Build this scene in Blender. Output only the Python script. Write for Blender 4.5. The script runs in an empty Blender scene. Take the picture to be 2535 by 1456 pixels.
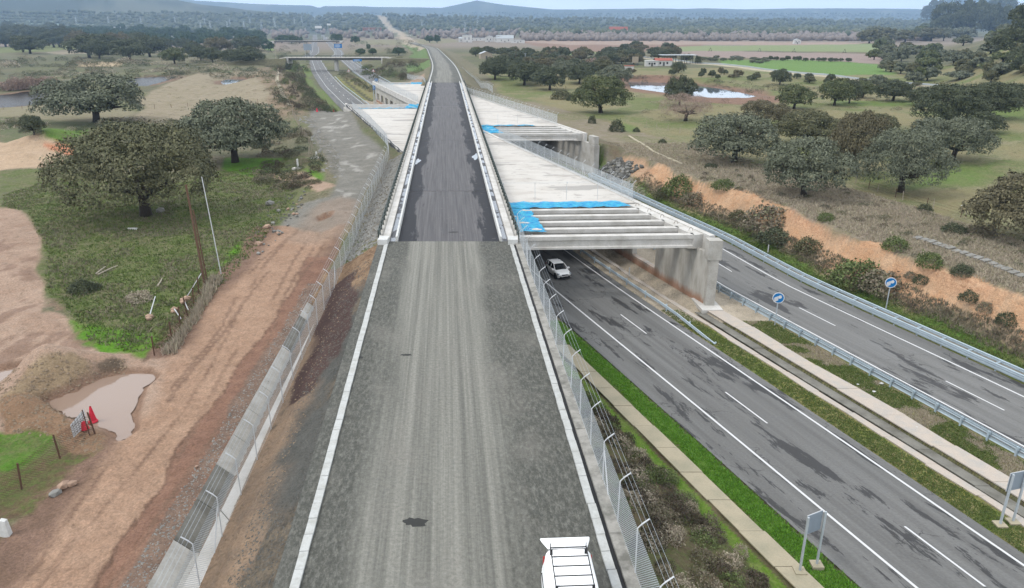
import bpy, math, random
import numpy as np
from mathutils import Vector, Matrix
random.seed(7)
RNG = np.random.default_rng(7)
R = math.radians
# ------------------------------------------------------------------ camera, light, exposure
SC = bpy.context.scene
CAMZ = 27.0
F, IW, IH, YH = 1816.0, 2535.0, 1456.5, 63.0           # focal length and horizon of the photograph in its 2535 px copy
PITCH = math.atan((IH / 2 - YH) / F)
cam = bpy.data.cameras.new('camera'); camo = bpy.data.objects.new('camera', cam); SC.collection.objects.link(camo)
cam.sensor_width = 36; cam.lens = 36 * F / IW; cam.clip_start = 0.5; cam.clip_end = 40000
camo.location = (0, 0, CAMZ); camo.rotation_euler = (math.pi / 2 - PITCH, 0, 0); SC.camera = camo
SUN_EL, SUN_AZ = R(52), R(250)                           # azimuth from +Y, clockwise
W = bpy.data.worlds.new('World'); SC.world = W; W.use_nodes = True
nt = W.node_tree; nt.nodes.clear()
def wn(t, **k):
    n = nt.nodes.new(t)
    for a, b in k.items(): setattr(n, a, b)
    return n
out = wn('ShaderNodeOutputWorld'); bg = wn('ShaderNodeBackground'); sky = wn('ShaderNodeTexSky', sky_type='NISHITA')
sky.sun_disc = False; sky.sun_elevation = SUN_EL; sky.sun_rotation = SUN_AZ; sky.air_density = 1.2; sky.dust_density = 2.0
tc = wn('ShaderNodeTexCoord'); mp = wn('ShaderNodeMapping'); mp.inputs['Scale'].default_value = (1.5, 1.5, 9)
nz = wn('ShaderNodeTexNoise'); nz.inputs['Scale'].default_value = 2.2; nz.inputs['Detail'].default_value = 6
rmp = wn('ShaderNodeValToRGB'); rmp.color_ramp.elements[0].position = .36; rmp.color_ramp.elements[1].position = .62
rmp.color_ramp.elements[0].color = (.80, .80, .80, 1); rmp.color_ramp.elements[1].color = (1, 1, 1, 1)
mix = wn('ShaderNodeMix', data_type='RGBA'); mix.inputs['B'].default_value = (11.9, 12.4, 12.9, 1)
nt.links.new(tc.outputs['Generated'], mp.inputs['Vector']); nt.links.new(mp.outputs[0], nz.inputs['Vector'])
nt.links.new(nz.outputs['Fac'], rmp.inputs['Fac']); nt.links.new(rmp.outputs['Color'], mix.inputs['Factor'])
nt.links.new(sky.outputs[0], mix.inputs['A']); nt.links.new(mix.outputs['Result'], bg.inputs['Color'])
bg.inputs['Strength'].default_value = 0.10; nt.links.new(bg.outputs[0], out.inputs['Surface'])
sl = bpy.data.lights.new('sun', 'SUN'); sl.energy = 1.35; sl.angle = R(14); sl.color = (1, .965, .91)
so = bpy.data.objects.new('sun', sl); SC.collection.objects.link(so)
sd = Vector((math.sin(SUN_AZ) * math.cos(SUN_EL), math.cos(SUN_AZ) * math.cos(SUN_EL), math.sin(SUN_EL)))
so.rotation_euler = sd.to_track_quat('Z', 'Y').to_euler(); so.location = (0, 0, 60)
SC.view_settings.view_transform = 'Standard'; SC.view_settings.look = 'None'; SC.view_settings.gamma = 1
SC.view_settings.use_curve_mapping = False; SC.view_settings.exposure = 0.60
SC.cycles.max_bounces = 8; SC.cycles.transparent_max_bounces = 24; SC.cycles.diffuse_bounces = 3

# ------------------------------------------------------------------ pixel <-> world helpers
_c, _s = math.cos(PITCH), math.sin(PITCH)
def ray(u, v):
    x = (u - IW / 2) / F; y = -(v - IH / 2) / F
    return np.array([x, _c + y * _s, -_s + y * _c])
def P(u, v, z):
    d = ray(u, v); t = (z - CAMZ) / d[2]; return (d[0] * t, d[1] * t, z)
def Q(u, v, Y):
    d = ray(u, v); t = Y / d[1]; return (d[0] * t, Y, CAMZ + d[2] * t)

# ------------------------------------------------------------------ noise
def _h(ix, iy, s):
    n = (ix.astype(np.int64) * 374761393 + iy.astype(np.int64) * 668265263 + s * 974634777) & 0x7fffffff
    n = ((n ^ (n >> 13)) * 1274126177) & 0x7fffffff
    return ((n ^ (n >> 16)) & 0xffff) / 65535.0
def vnoise(x, y, s=0):
    ix = np.floor(x); iy = np.floor(y); fx = x - ix; fy = y - iy
    fx = fx * fx * (3 - 2 * fx); fy = fy * fy * (3 - 2 * fy)
    a = _h(ix, iy, s); b = _h(ix + 1, iy, s); c = _h(ix, iy + 1, s); d = _h(ix + 1, iy + 1, s)
    return (a + (b - a) * fx) * (1 - fy) + (c + (d - c) * fx) * fy
def fbm(x, y, s=0, o=4):
    r = 0; a = .5; t = 0
    for i in range(o):
        r = r + a * vnoise(x, y, s + i * 17); t += a; a *= .5; x = x * 2.03 + 11.3; y = y * 2.03 - 7.1
    return r / t
def sstep(a, b, x):
    t = np.clip((x - a) / (b - a), 0, 1); return t * t * (3 - 2 * t)
def lin(x, pts):
    return np.interp(x, [p[0] for p in pts], [p[1] for p in pts])

# ------------------------------------------------------------------ alignments (metres, as functions of Y)
_A = [(0, 31.5), (20, 24.3), (30.03, 20.61), (44.15, 15.72), (77.41, 3.72), (277.9, -62.25), (356, -87), (469, -120), (638, -166), (1168, -300), (2818, -716), (9000, -2200)]
_yy = np.concatenate([np.arange(0, 700, 4.0), np.arange(700, 9000, 60.0)])
_sm = lin(_yy, _A)
_k = np.exp(-np.linspace(-2, 2, 9) ** 2); _k /= _k.sum()
_pad = np.concatenate([_sm[0] + (_sm[1] - _sm[0]) * np.arange(-4, 0), _sm, _sm[-1] + (_sm[-1] - _sm[-2]) * np.arange(1, 5)])
_sm = np.convolve(_pad, _k, 'valid')
def fA(Y): return np.interp(Y, _yy, _sm)                       # left line of the near carriageway
def fB(Y): return fA(Y) + 7.15
def fC(Y): return fA(Y) + lin(Y, [(20, 26), (77, 26.3), (94, 28), (360, 30.6), (760, 32), (1500, 28)])
_yx = np.arange(0, 9000, 30.0); _xx = lin(_yx, [(0, -.2), (380, -33), (745, -77), (1070, -138), (2051, -300), (3200, -520), (5000, -880), (9000, -1700)])
_px = np.concatenate([_xx[0] - (_xx[1] - _xx[0]) * np.arange(4, 0, -1), _xx, _xx[-1] + (_xx[-1] - _xx[-2]) * np.arange(1, 5)]); _xx = np.convolve(_px, _k, 'valid')
def fX(Y): return np.interp(Y, _yx, _xx)   # centre line of the platform
def fW(Y): return lin(Y, [(0, 5.9), (269, 5.9), (380, 5.6), (745, 5)])
def fPZ(Y): return lin(Y, [(0, 8), (300, 8), (745, 6.5), (1100, 4), (3000, 22)])

# ------------------------------------------------------------------ polygons
def sdist(X, Y, poly):
    """signed distance, negative inside"""
    d = np.full(X.shape, 1e18); ins = np.zeros(X.shape, bool); n = len(poly)
    for i in range(n):
        x0, y0 = poly[i][:2]; x1, y1 = poly[(i + 1) % n][:2]
        ex, ey = x1 - x0, y1 - y0; L = ex * ex + ey * ey + 1e-12
        t = np.clip(((X - x0) * ex + (Y - y0) * ey) / L, 0, 1)
        d = np.minimum(d, (X - x0 - t * ex) ** 2 + (Y - y0 - t * ey) ** 2)
        if y1 != y0:
            c = ((y0 > Y) != (y1 > Y)) & (X < (x1 - x0) * (Y - y0) / (y1 - y0) + x0); ins ^= c
    return np.where(ins, -1, 1) * np.sqrt(d)
def pmask(X, Y, poly, soft=1.0, grow=0.0):
    m = np.zeros(X.shape); xs = [p[0] for p in poly]; ys = [p[1] for p in poly]; g = soft + abs(grow) + .1
    k = (X > min(xs) - g) & (X < max(xs) + g) & (Y > min(ys) - g) & (Y < max(ys) + g)
    if k.any(): m[k] = 1 - sstep(-soft / 2 + grow, soft / 2 + grow, sdist(X[k], Y[k], poly))
    return m
WATER = []     # (name, label-free polygon, level, bank width)
def wpoly(pts, z): return [P(u, v, z)[:2] for u, v in pts]
WATER.append(('pond', wpoly([(1556, 203), (1600, 204), (1660, 207), (1700, 210), (1770, 219), (1830, 230), (1868, 239), (1840, 244), (1780, 244), (1720, 240), (1650, 230), (1600, 223), (1566, 218)], 3.0), 3.0, 9))
WATER.append(('river', wpoly([(-200, 238), (0, 236), (60, 228), (120, 225), (135, 240), (110, 258), (0, 268), (-200, 280)], 2.5), 2.5, 9))
WATER.append(('backwater', wpoly([(300, 196), (350, 193), (432, 189), (440, 191), (395, 205), (350, 216), (322, 213)], 3.0), 3.0, 9))
WATER.append(('pool', wpoly([(548, 203), (565, 196), (607, 197), (604, 204), (575, 209), (560, 212)], 3.3), 3.3, 6))
WATER.append(('puddle', wpoly([(118, 998), (150, 985), (205, 962), (255, 938), (320, 926), (370, 925), (384, 938), (350, 968), (338, 1000), (330, 1030), (326, 1075), (300, 1092), (285, 1080), (270, 1060), (215, 1046), (165, 1028)], 4.95), 4.95, .7))
WATER.append(('puddle', wpoly([(-60, 930), (0, 920), (60, 905), (70, 912), (40, 935), (0, 955), (-60, 975)], 4.95), 4.95, .7))
WATER.append(('puddle', wpoly([(790, 545), (818, 541), (812, 553), (796, 557)], 5.32), 5.32, .25))

# ------------------------------------------------------------------ terrain height
def terr(X, Y, fine=True):
    X = np.asarray(X, float); Y = np.asarray(Y, float)
    A, C, xc = fA(Y), fC(Y), fX(Y)
    mid = (A + C) / 2
    zl = lin(Y, [(0, 5.3), (100, 5.3), (150, 5.0), (190, 4.0), (260, 3.4), (330, 4.2), (420, 4), (700, 2), (1100, 0), (2600, 11), (4000, 16)])
    zr = lin(Y, [(0, 4.5), (130, 4.4), (200, 4.0), (330, 3.2), (500, 3.0), (800, 1.4), (1150, 1), (2600, 11), (4000, 16)])
    far = sstep(20, 120, Y)
    und = (fbm(X / 34, Y / 34, 3) - .5) * 1.6 * far
    zl = zl + und; zr = zr + und * .8 + 1.3 * sstep(0, 60, X - C - 60) * (1 - sstep(150, 300, Y))
    side = sstep(-3, 3, X - mid); z = zl * (1 - side) + zr * side
    # rise on the far right, wooded hillside
    b = np.exp(-((X - 1.12 * Y + 90) / 90.0) ** 2) if False else sstep(.50, .70, X / (Y + 30)) * sstep(170, 300, Y) * (1 - sstep(600, 1400, Y))
    z = z + b * 27
    # mound left of the highway cutting
    z = z + 2.6 * np.exp(-(((X - A + 26) / 13) ** 2)) * sstep(190, 235, Y) * (1 - sstep(300, 420, Y))
    # spoil heaps left
    for (u, v, r, h) in ((160, 925, 2.0, 1.5), (272, 906, 1.0, .55), (50, 985, 1.5, .7), (70, 1030, 1.3, .5), (0, 1040, 1.9, .6), (95, 940, 1.6, .8), (240, 1092, .9, .4), (180, 1075, 1.0, .3), (110, 1060, 1.2, .35), (90, 365, 7, 1.6), (150, 362, 5, 1.9), (60, 395, 4, 1.0), (30, 700, 3, .6), (60, 800, 2.5, .5)):
        px, py, _ = P(u, v, 5.1); z = z + h * np.exp(-(((X - px) ** 2 + (Y - py) ** 2) / r ** 2) ** 1.3)
    # highway corridor
    dl = A - X; dr = X - C
    inner_l = np.where(Y < 206, 6.55, 4.0)
    tl = lin(Y, [(0, .9), (66, .9), (67, .05), (210, .05), (214, 2.2), (300, 3.6), (420, 7), (1000, 20)])
    hl = sstep(0, 1, np.clip((dl - inner_l) / np.maximum(tl * 4, .2), 0, 1))
    prof_r = lin(dr, [(0, 0), (2.4, 0), (3.0, -.15), (4.2, -.25), (5.6, .1), (7.4, 1.2), (8.7, 2.2), (9.6, 4.0), (10.5, 4.3), (13, 4.5)])
    wall_r = lin(dr, [(0, 0), (5.5, 0), (6.6, 5.6), (9, 5.2), (13, 4.8)])
    kwall = sstep(140.5, 142.5, Y) * (1 - sstep(281, 284, Y))
    softr = lin(dr, [(0, 0), (4, 0), (9, 1.2), (15, 4.2), (22, 4.6)])
    ksoft = sstep(300, 340, Y)
    rp = prof_r * (1 - ksoft) + softr * ksoft
    rp = rp * (1 - kwall) + wall_r * kwall
    # riprap slope in front of the far portal
    rip = lin(dr, [(0, 0), (4.6, 0), (5.6, 1.0), (10.5, 4.6), (13, 4.6)])
    kr = sstep(120, 130, Y) * (1 - sstep(140, 142, Y)); rp = rp * (1 - kr) + rip * kr
    wob = (fbm(X / 3.1, Y / 3.1, 9) - .5)
    rp = rp + wob * 1.5 * sstep(5, 8, dr) * (1 - sstep(9.5, 13, dr)) * (1 - kwall)
    kr2 = sstep(4, 13, dr)
    z = np.where(X > mid, np.minimum(rp + 0 * z, 99) * (1 - kr2) + (rp - 4.5 * (1 - ksoft * .4) + z) * kr2, z)
    z = np.where(X <= mid, z * hl + 0 * (1 - hl), z)
    mid_in = (X > A - 3.1) & (X < C + 2.4)
    z = np.where(mid_in, 0, z)
    # median ditch
    dm = X - fB(Y); kd = (1 - sstep(300, 420, Y))
    z = z - kd * .55 * (sstep(3.75, 4.3, dm) * (1 - sstep(5.2, 5.7, dm)))
    z = np.where((dm > 1) & (dm < lin(Y, [(0, 18), (360, 15)]) - 1) & (Y > 330), z + .25, z)
    z = np.where(mid_in & ~((dm > 1.0) & (X < C - 8.3)), z - .12, z)
    # dirt road and working strip left of the platform
    klow = 1 - sstep(66, 80, Y)
    flat = sstep(-27.5, -23.5, X - 0 * Y) * klow
    z = np.where(X < xc, z * (1 - flat) + 5.3 * flat, z)
    # ditch beside the platform
    dd = X - lin(Y, [(0, -12.2), (23.9, -13.9), (45, -15.2), (61, -16.2), (80, -17)])
    kdt = (1 - sstep(56, 60, Y))
    z = z - kdt * .75 * sstep(-1.0, -.1, dd) * (1 - sstep(.1, .9, dd))
    # track and strip beside the pergola
    trk = sstep(68, 80, Y) * (1 - sstep(190, 197, Y)) * sstep(-16, -10, X - A + 12 - 0) * (X < A - 6.45)
    z = z * (1 - trk) + lin(A - X, [(6.4, 6.8), (9, 6.5), (14, 6.1)]) * trk
    # platform embankment
    dx = np.abs(X - xc)
    emb_near = (1 - sstep(300, 301, Y))
    L = 7.85 - np.maximum((xc - X) - 6.5, 0) * .60
    gap = 1 - sstep(68, 72, Y)
    wl = 6.6
    onl = (X <= xc)
    soil = (X < A - 7.1) | (Y < 66.0)
    z = np.where((Y < 125) & onl & soil & (xc - X < 11.5), np.maximum(z, L), z)
    z = np.where((Y < 66.6) & (~onl) & (X - xc < 6.75), 7.85, z)
    # foot of the retaining wall on the right
    wr = X - (xc + 6.75)
    top = lin(Y, [(0, 5.6), (25, 4.6), (45, 1.9), (58, .5), (66, .1)])
    foot = fA(Y) - 5.9 - (xc + 6.75)
    rr = top * (1 - sstep(0, 1, np.clip(wr / np.maximum(foot, .5), 0, 1)) ** .8)
    rr = rr + .4 * (fbm(X / 1.7, Y / 1.7, 5) - .5) * (rr > .2)
    z = np.where((Y < 67) & (wr > 0) & (X < A - 3.0), np.maximum(0.05, rr), z)
    # far embankment beyond the bridge
    kf = (Y > 268) & (Y < 2500)
    pz = fPZ(Y) - .12; half = fW(Y) + 1.2
    E_ = pz - np.maximum(dx - half, 0) * .5
    z = np.where(kf & (X > A + 1e9 * (Y < 0)) , np.maximum(z, E_), z)
    # the far carriageway stays clear of that embankment
    z = np.where(mid_in & (dx > half + 13), np.minimum(z, .3), z)
    # fine relief
    if fine:
        onroad = mid_in | ((dx < 7) & (Y < 300)) | ((np.abs(dd) < 1.9) & (Y < 61))
        rough = (fbm(X * .9, Y * .9, 21) - .5) * .30 + (fbm(X * 3.1, Y * 3.1, 22) - .5) * .12
        z = z + np.where(onroad, 0, rough) * (1 - sstep(250, 500, Y))
    # hills
    t = X / np.maximum(Y, 1)
    r1 = lin(t, [(-1.2, 420), (-.62, 270), (-.5, 210), (-.40, 140), (-.28, 82), (-.1, 68), (.1, 55), (.45, 50), (.62, 52), (.8, 70), (1.2, 90)])
    r1 = r1 * (.9 + .2 * fbm(t * 9, t * 0 + 3, 31))
    z = z + (r1 - 16) * sstep(2300, 4200, Y) * (1 - .45 * sstep(4300, 6000, Y))
    r2 = lin(t, [(-1.2, 420), (-.55, 330), (-.40, 225), (-.3, 215), (-.18, 195), (-.09, 190), (-.045, 275), (-.01, 225), (.05, 185), (.2, 185), (.34, 195), (.5, 190), (.7, 150), (1.2, 160)])
    r2 = r2 * (.93 + .14 * fbm(t * 13, t * 0 + 9, 37)) 
    z = z + (r2 - 30) * .92 * sstep(5600, 8200, Y)
    for nm, poly, zw, bank in WATER:
        if bank > 1:
            m = pmask(X, Y, poly, bank, bank * .8); z = z * (1 - m) + np.minimum(z, zw + .12) * m; m = pmask(X, Y, poly, 2.0, 0); z = z * (1 - m) + (zw - .5) * m
        else: m = pmask(X, Y, poly, bank, bank * .45); z = z * (1 - m) + (zw - .06) * m
    return z
_T = np.geomspace(18, 9500, 250)
def at(u, v):
    d = ray(u, v); X = d[0] * _T; Y = d[1] * _T; zz = CAMZ + d[2] * _T
    k = np.nonzero(zz < terr(X, Y, False))[0]
    i = k[0] if len(k) else len(_T) - 1
    lo, hi = _T[max(i - 1, 0)], _T[i]; tt = np.linspace(lo, hi, 20)
    k = np.nonzero(CAMZ + d[2] * tt < terr(d[0] * tt, d[1] * tt, True))[0]
    t = tt[k[0]] if len(k) else hi
    return (d[0] * t, d[1] * t, float(terr(np.array([d[0] * t]), np.array([d[1] * t]))[0]))
def at_many(U, V):
    D = np.stack([ray(u, v) for u, v in zip(U, V)]); X = D[:, :1] * _T; Y = D[:, 1:2] * _T; Zz = CAMZ + D[:, 2:3] * _T
    hit = Zz < terr(X, Y, False); i = np.where(hit.any(1), hit.argmax(1), len(_T) - 1); t = _T[i]; x, y = D[:, 0] * t, D[:, 1] * t
    return np.stack([x, y, terr(x, y, False)], 1)
def gz(x, y): return float(terr(np.array([x]), np.array([y]))[0])

# ------------------------------------------------------------------ colours and materials
EXPO = 1.75
def c8(r, g, b):
    o = []
    for x in (r, g, b):
        x /= 255; o.append((x / 12.92 if x < .04045 else ((x + .055) / 1.055) ** 2.4) / EXPO)
    return tuple(o)
MATS = {}
class NB:
    def __init__(s, name):
        s.m = bpy.data.materials.new(name); s.m.use_nodes = True; s.t = s.m.node_tree; s.t.nodes.clear()
        s.o = s.n('ShaderNodeOutputMaterial'); s.b = s.n('ShaderNodeBsdfPrincipled'); s.l(s.b.outputs[0], s.o.inputs['Surface'])
        s.b.inputs['Specular IOR Level'].default_value = .25
        MATS[name] = s.m
    def n(s, t, **k):
        n = s.t.nodes.new(t)
        for a, b in k.items(): setattr(n, a, b)
        return n
    def l(s, a, b): s.t.links.new(a, b)
    def coord(s, kind='Object', scale=(1, 1, 1)):
        tcn = s.n('ShaderNodeTexCoord'); m = s.n('ShaderNodeMapping'); m.inputs['Scale'].default_value = scale
        s.l(tcn.outputs[kind], m.inputs['Vector']); return m.outputs[0]
    def geo(s, scale=(1, 1, 1)):
        g = s.n('ShaderNodeNewGeometry'); m = s.n('ShaderNodeMapping'); m.inputs['Scale'].default_value = scale
        s.l(g.outputs['Position'], m.inputs['Vector']); return m.outputs[0]
    def noise(s, vec, scale, detail=4, rough=.55, dist=0):
        n = s.n('ShaderNodeTexNoise'); n.inputs['Scale'].default_value = scale; n.inputs['Detail'].default_value = detail
        n.inputs['Roughness'].default_value = rough; n.inputs['Distortion'].default_value = dist; s.l(vec, n.inputs['Vector']); return n.outputs['Fac']
    def ramp(s, f, stops):
        r = s.n('ShaderNodeValToRGB'); e = r.color_ramp.elements
        while len(e) < len(stops): e.new(.5)
        for i, (p, c) in enumerate(stops):
            e[i].position = p; e[i].color = (*(c if isinstance(c, tuple) else (c, c, c)), 1)
        s.l(f, r.inputs['Fac']); return r.outputs['Color']
    def mix(s, f, a, b, mode='MIX'):
        m = s.n('ShaderNodeMix', data_type='RGBA', blend_type=mode)
        for sock, v in ((m.inputs['Factor'], f), (m.inputs['A'], a), (m.inputs['B'], b)):
            if isinstance(v, (int, float)): sock.default_value = v
            elif isinstance(v, tuple): sock.default_value = (*v, 1)
            else: s.l(v, sock)
        return m.outputs['Result']
    def math(s, op, a, b=0.0):
        m = s.n('ShaderNodeMath', operation=op)
        for i, v in enumerate((a, b)):
            if isinstance(v, (int, float)): m.inputs[i].default_value = v
            else: s.l(v, m.inputs[i])
        return m.outputs[0]
    def bump(s, f, strength=.4, dist=.05):
        b = s.n('ShaderNodeBump'); b.inputs['Strength'].default_value = strength; b.inputs['Distance'].default_value = dist
        s.l(f, b.inputs['Height']); s.l(b.outputs[0], s.b.inputs['Normal'])
    def col(s, v):
        if isinstance(v, tuple): s.b.inputs['Base Color'].default_value = (*v, 1)
        else: s.l(v, s.b.inputs['Base Color'])
    def rough(s, v):
        if isinstance(v, (int, float)): s.b.inputs['Roughness'].default_value = v
        else: s.l(v, s.b.inputs['Roughness'])
def simple(name, rgb, rough=.7, var=.18, scale=3.0, metal=0, bump=0, spec=.25):
    b = NB(name); v = b.geo(); f = b.noise(v, scale, 5)
    b.col(b.mix(1.0, rgb, b.ramp(f, [(.3, 1 - var), (.7, 1 + var * .6)]), 'MULTIPLY')); b.rough(rough)
    b.b.inputs['Metallic'].default_value = metal; b.b.inputs['Specular IOR Level'].default_value = spec
    if bump: b.bump(f, bump)
    return b.m
# concrete with stains
def concrete(name, rgb, dark, scale=.6, streak=True):
    b = NB(name); v = b.geo(); n1 = b.noise(v, scale, 6, .6); n2 = b.noise(v, 9, 4)
    c = b.mix(b.ramp(n1, [(.42, 0.0), (.68, 1.0)]), rgb, dark)
    if streak:
        n3 = b.noise(b.geo((2.6, 2.6, .22)), 1.6, 5); c = b.mix(b.ramp(n3, [(.5, 0.0), (.72, .35)]), c, tuple(x * .75 for x in rgb))
    c = b.mix(.8, c, b.ramp(n2, [(.3, .86), (.7, 1.06)]), 'MULTIPLY'); b.col(c); b.rough(.85); b.bump(n2, .15, .02); return b.m
concrete('concrete_light', c8(236, 232, 226), c8(206, 201, 192))
concrete('concrete_wall', c8(212, 208, 200), c8(180, 175, 165), .5)
concrete('concrete_kerb', c8(214, 215, 212), c8(196, 196, 190), 2.0, False)
concrete('concrete_white', c8(238, 238, 235), c8(225, 224, 218), 2.0, False)
concrete('concrete_coping', c8(184, 180, 172), c8(128, 126, 118), 1.4, False)
concrete('concrete_dark', c8(150, 147, 138), c8(118, 115, 106), .8)
concrete('concrete_pink', c8(212, 198, 184), c8(196, 190, 182), 1.2, False)
concrete('concrete_path', c8(196, 184, 158), c8(172, 166, 142), .45, False)
# slab with soft stains stretched across
b = NB('slab'); n1 = b.noise(b.geo((.35, 1, 1)), .55, 5, .5, .3); n2 = b.noise(b.geo(), 5, 5)
c = b.mix(b.ramp(n1, [(.30, 0.0), (.52, 1.0)]), c8(206, 198, 188), c8(226, 220, 212))
n3 = b.noise(b.geo((.22, 1, 1)), .33, 4, .5, .5); c = b.mix(b.ramp(n3, [(.62, 0.0), (.632, .8)]), c, c8(176, 172, 166))
n4 = b.noise(b.geo((.6, 1, 1)), 1.1, 3); c = b.mix(b.ramp(n4, [(.60, 0.0), (.64, .6)]), c, c8(178, 172, 164))
b.col(b.mix(.7, c, b.ramp(n2, [(.3, .94), (.7, 1.03)]), 'MULTIPLY')); b.rough(.8)
# wall with rust dado
b = NB('wall_rust'); sp = b.n('ShaderNodeSeparateXYZ'); b.l(b.geo(), sp.inputs[0])
n1 = b.noise(b.geo((1, 1, .5)), 1.3, 6); n2 = b.noise(b.geo((1.5, 1.5, .5)), .8, 5)
zz = b.math('ADD', b.math('MULTIPLY', sp.outputs['Z'], .45), b.math('MULTIPLY', b.math('SUBTRACT', n1, .5), .5))
c = b.mix(b.ramp(n2, [(.4, 0.0), (.7, 1.0)]), c8(216, 212, 204), c8(178, 174, 164))
c = b.mix(b.ramp(zz, [(.2, .75), (.5, 0.0)]), c, c8(176, 120, 82)); b.col(c); b.rough(.85)
# highway asphalt, uv = metres across / along
def asphalt(name, base, dark, light, patch=.53):
    b = NB(name); v = b.coord('UV', (1, .20, 1)); n1 = b.noise(v, .5, 10, .70, .25)
    vf = b.coord('UV'); n2 = b.noise(vf, 7, 4); n3 = b.noise(b.coord('UV', (1.3, .03, 1)), 1.0, 3)
    c = b.mix(b.ramp(n3, [(.35, 0.0), (.65, 1.0)]), base, light)
    wet = b.ramp(n1, [(patch, 0.0), (patch + .015, 1.0)]); c = b.mix(wet, c, dark)
    vo = b.n('ShaderNodeTexVoronoi', feature='DISTANCE_TO_EDGE'); vo.inputs['Scale'].default_value = .22
    dn = b.n('ShaderNodeTexNoise'); dn.inputs['Scale'].default_value = 1.2; dn.inputs['Detail'].default_value = 5; b.l(vf, dn.inputs['Vector'])
    va = b.n('ShaderNodeVectorMath', operation='ADD'); vs = b.n('ShaderNodeVectorMath', operation='SCALE'); vs.inputs['Scale'].default_value = 1.6
    b.l(dn.outputs['Color'], vs.inputs[0]); b.l(vf, va.inputs[0]); b.l(vs.outputs[0], va.inputs[1]); b.l(va.outputs[0], vo.inputs['Vector'])
    crack = b.ramp(vo.outputs['Distance'], [(.0, 1.0), (.012, 0.0)]); gate = b.ramp(b.noise(vf, .12, 2), [(.5, 0.0), (.56, .8)])
    c = b.mix(b.math('MULTIPLY', crack, gate), c, c8(58, 57, 58))
    c = b.mix(1.0, c, b.ramp(n2, [(.25, .85), (.75, 1.12)]), 'MULTIPLY'); b.col(c)
    b.rough(b.ramp(wet, [(0, .85), (1, .6)])); b.bump(n2, .15, .01); return b.m
asphalt('asphalt', c8(114, 113, 111), c8(68, 67, 67), c8(132, 131, 129), .55)
asphalt('asphalt_far', c8(122, 121, 119), c8(76, 75, 75), c8(138, 137, 135), .56)
# new bridge deck asphalt: dark sides, dusty middle, wet patches
b = NB('deck_asphalt'); sp = b.n('ShaderNodeSeparateXYZ'); b.l(b.coord('UV'), sp.inputs[0])
au = b.math('ABSOLUTE', b.math('SUBTRACT', sp.outputs['X'], 4.75)); n0 = b.noise(b.coord('UV', (1, .12, 1)), .9, 5, .6)
e = b.math('ADD', b.math('MULTIPLY', au, .2), b.math('MULTIPLY', b.math('SUBTRACT', n0, .5), .75))
n1 = b.noise(b.coord('UV', (3.2, .045, 1)), 1.5, 5, .65)
c = b.mix(b.ramp(n1, [(.3, 0.0), (.72, 1.0)]), c8(74, 72, 75), c8(120, 117, 117)); dk = b.ramp(e, [(.62, 0.0), (.68, 1.0)])
c = b.mix(dk, c, c8(40, 40, 46)); n2 = b.noise(b.coord('UV'), 1.4, 7, .7); c = b.mix(b.ramp(n2, [(.6, 0.0), (.8, .7)]), c, c8(176, 168, 158))
b.col(b.mix(1.0, c, b.ramp(b.noise(b.coord('UV'), 9, 3), [(.3, .85), (.7, 1.1)]), 'MULTIPLY')); np_ = b.noise(b.coord('UV', (1, .22, 1)), .5, 4, .5); pud = b.math('MULTIPLY', b.ramp(np_, [(.80, 0.0), (.82, 1.0)]), dk); b.rough(b.math('SUBTRACT', .72, b.math('MULTIPLY', pud, .66)))
# channel
b = NB('channel'); n0 = b.noise(b.coord('UV', (.6, .30, 1)), 1.0, 5, .6); w = b.ramp(n0, [(.47, 0.0), (.50, 1.0)])
b.col(b.mix(w, c8(70, 70, 76), c8(112, 118, 130))); b.rough(b.ramp(w, [(0, .6), (1, .06)])); b.b.inputs['Specular IOR Level'].default_value = .6
# compacted gravel platform
b = NB('gravel'); sp = b.n('ShaderNodeSeparateXYZ'); b.l(b.coord('UV'), sp.inputs[0])
au = b.math('ABSOLUTE', b.math('SUBTRACT', sp.outputs['X'], 6.0)); n0 = b.noise(b.coord('UV', (1, .10, 1)), .6, 5, .6)
e = b.math('ADD', b.math('MULTIPLY', au, .16), b.math('MULTIPLY', b.math('SUBTRACT', n0, .5), .55))
n1 = b.noise(b.coord('UV', (2.3, .022, 1)), 1.2, 6, .68); n2 = b.noise(b.coord('UV'), 5.5, 7, .85); nb_ = b.noise(b.coord('UV', (1, .5, 1)), .35, 5)
c = b.mix(b.ramp(n1, [(.36, 0.0), (.62, 1.0)]), c8(116, 115, 108), c8(152, 150, 141))
n6 = b.noise(b.coord('UV', (1, .35, 1)), 5.0, 8, .85); edge_ = b.mix(b.ramp(n6, [(.46, 0.0), (.62, 1.0)]), c8(88, 88, 82), c8(130, 129, 121)); c = b.mix(b.ramp(e, [(.40, 0.0), (.60, 1.0)]), c, edge_)
c = b.mix(b.ramp(nb_, [(.52, 0.0), (.7, .5)]), c, c8(142, 138, 130))
n5 = b.noise(b.coord('UV'), .42, 2); c = b.mix(b.ramp(n5, [(.745, 0.0), (.755, .75)]), c, c8(70, 70, 70))
c = b.mix(1.0, c, b.ramp(n2, [(.3, .62), (.5, 1.0), (.7, 1.4)]), 'MULTIPLY'); b.col(c); b.rough(.95); b.bump(n2, .5, .02)
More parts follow.
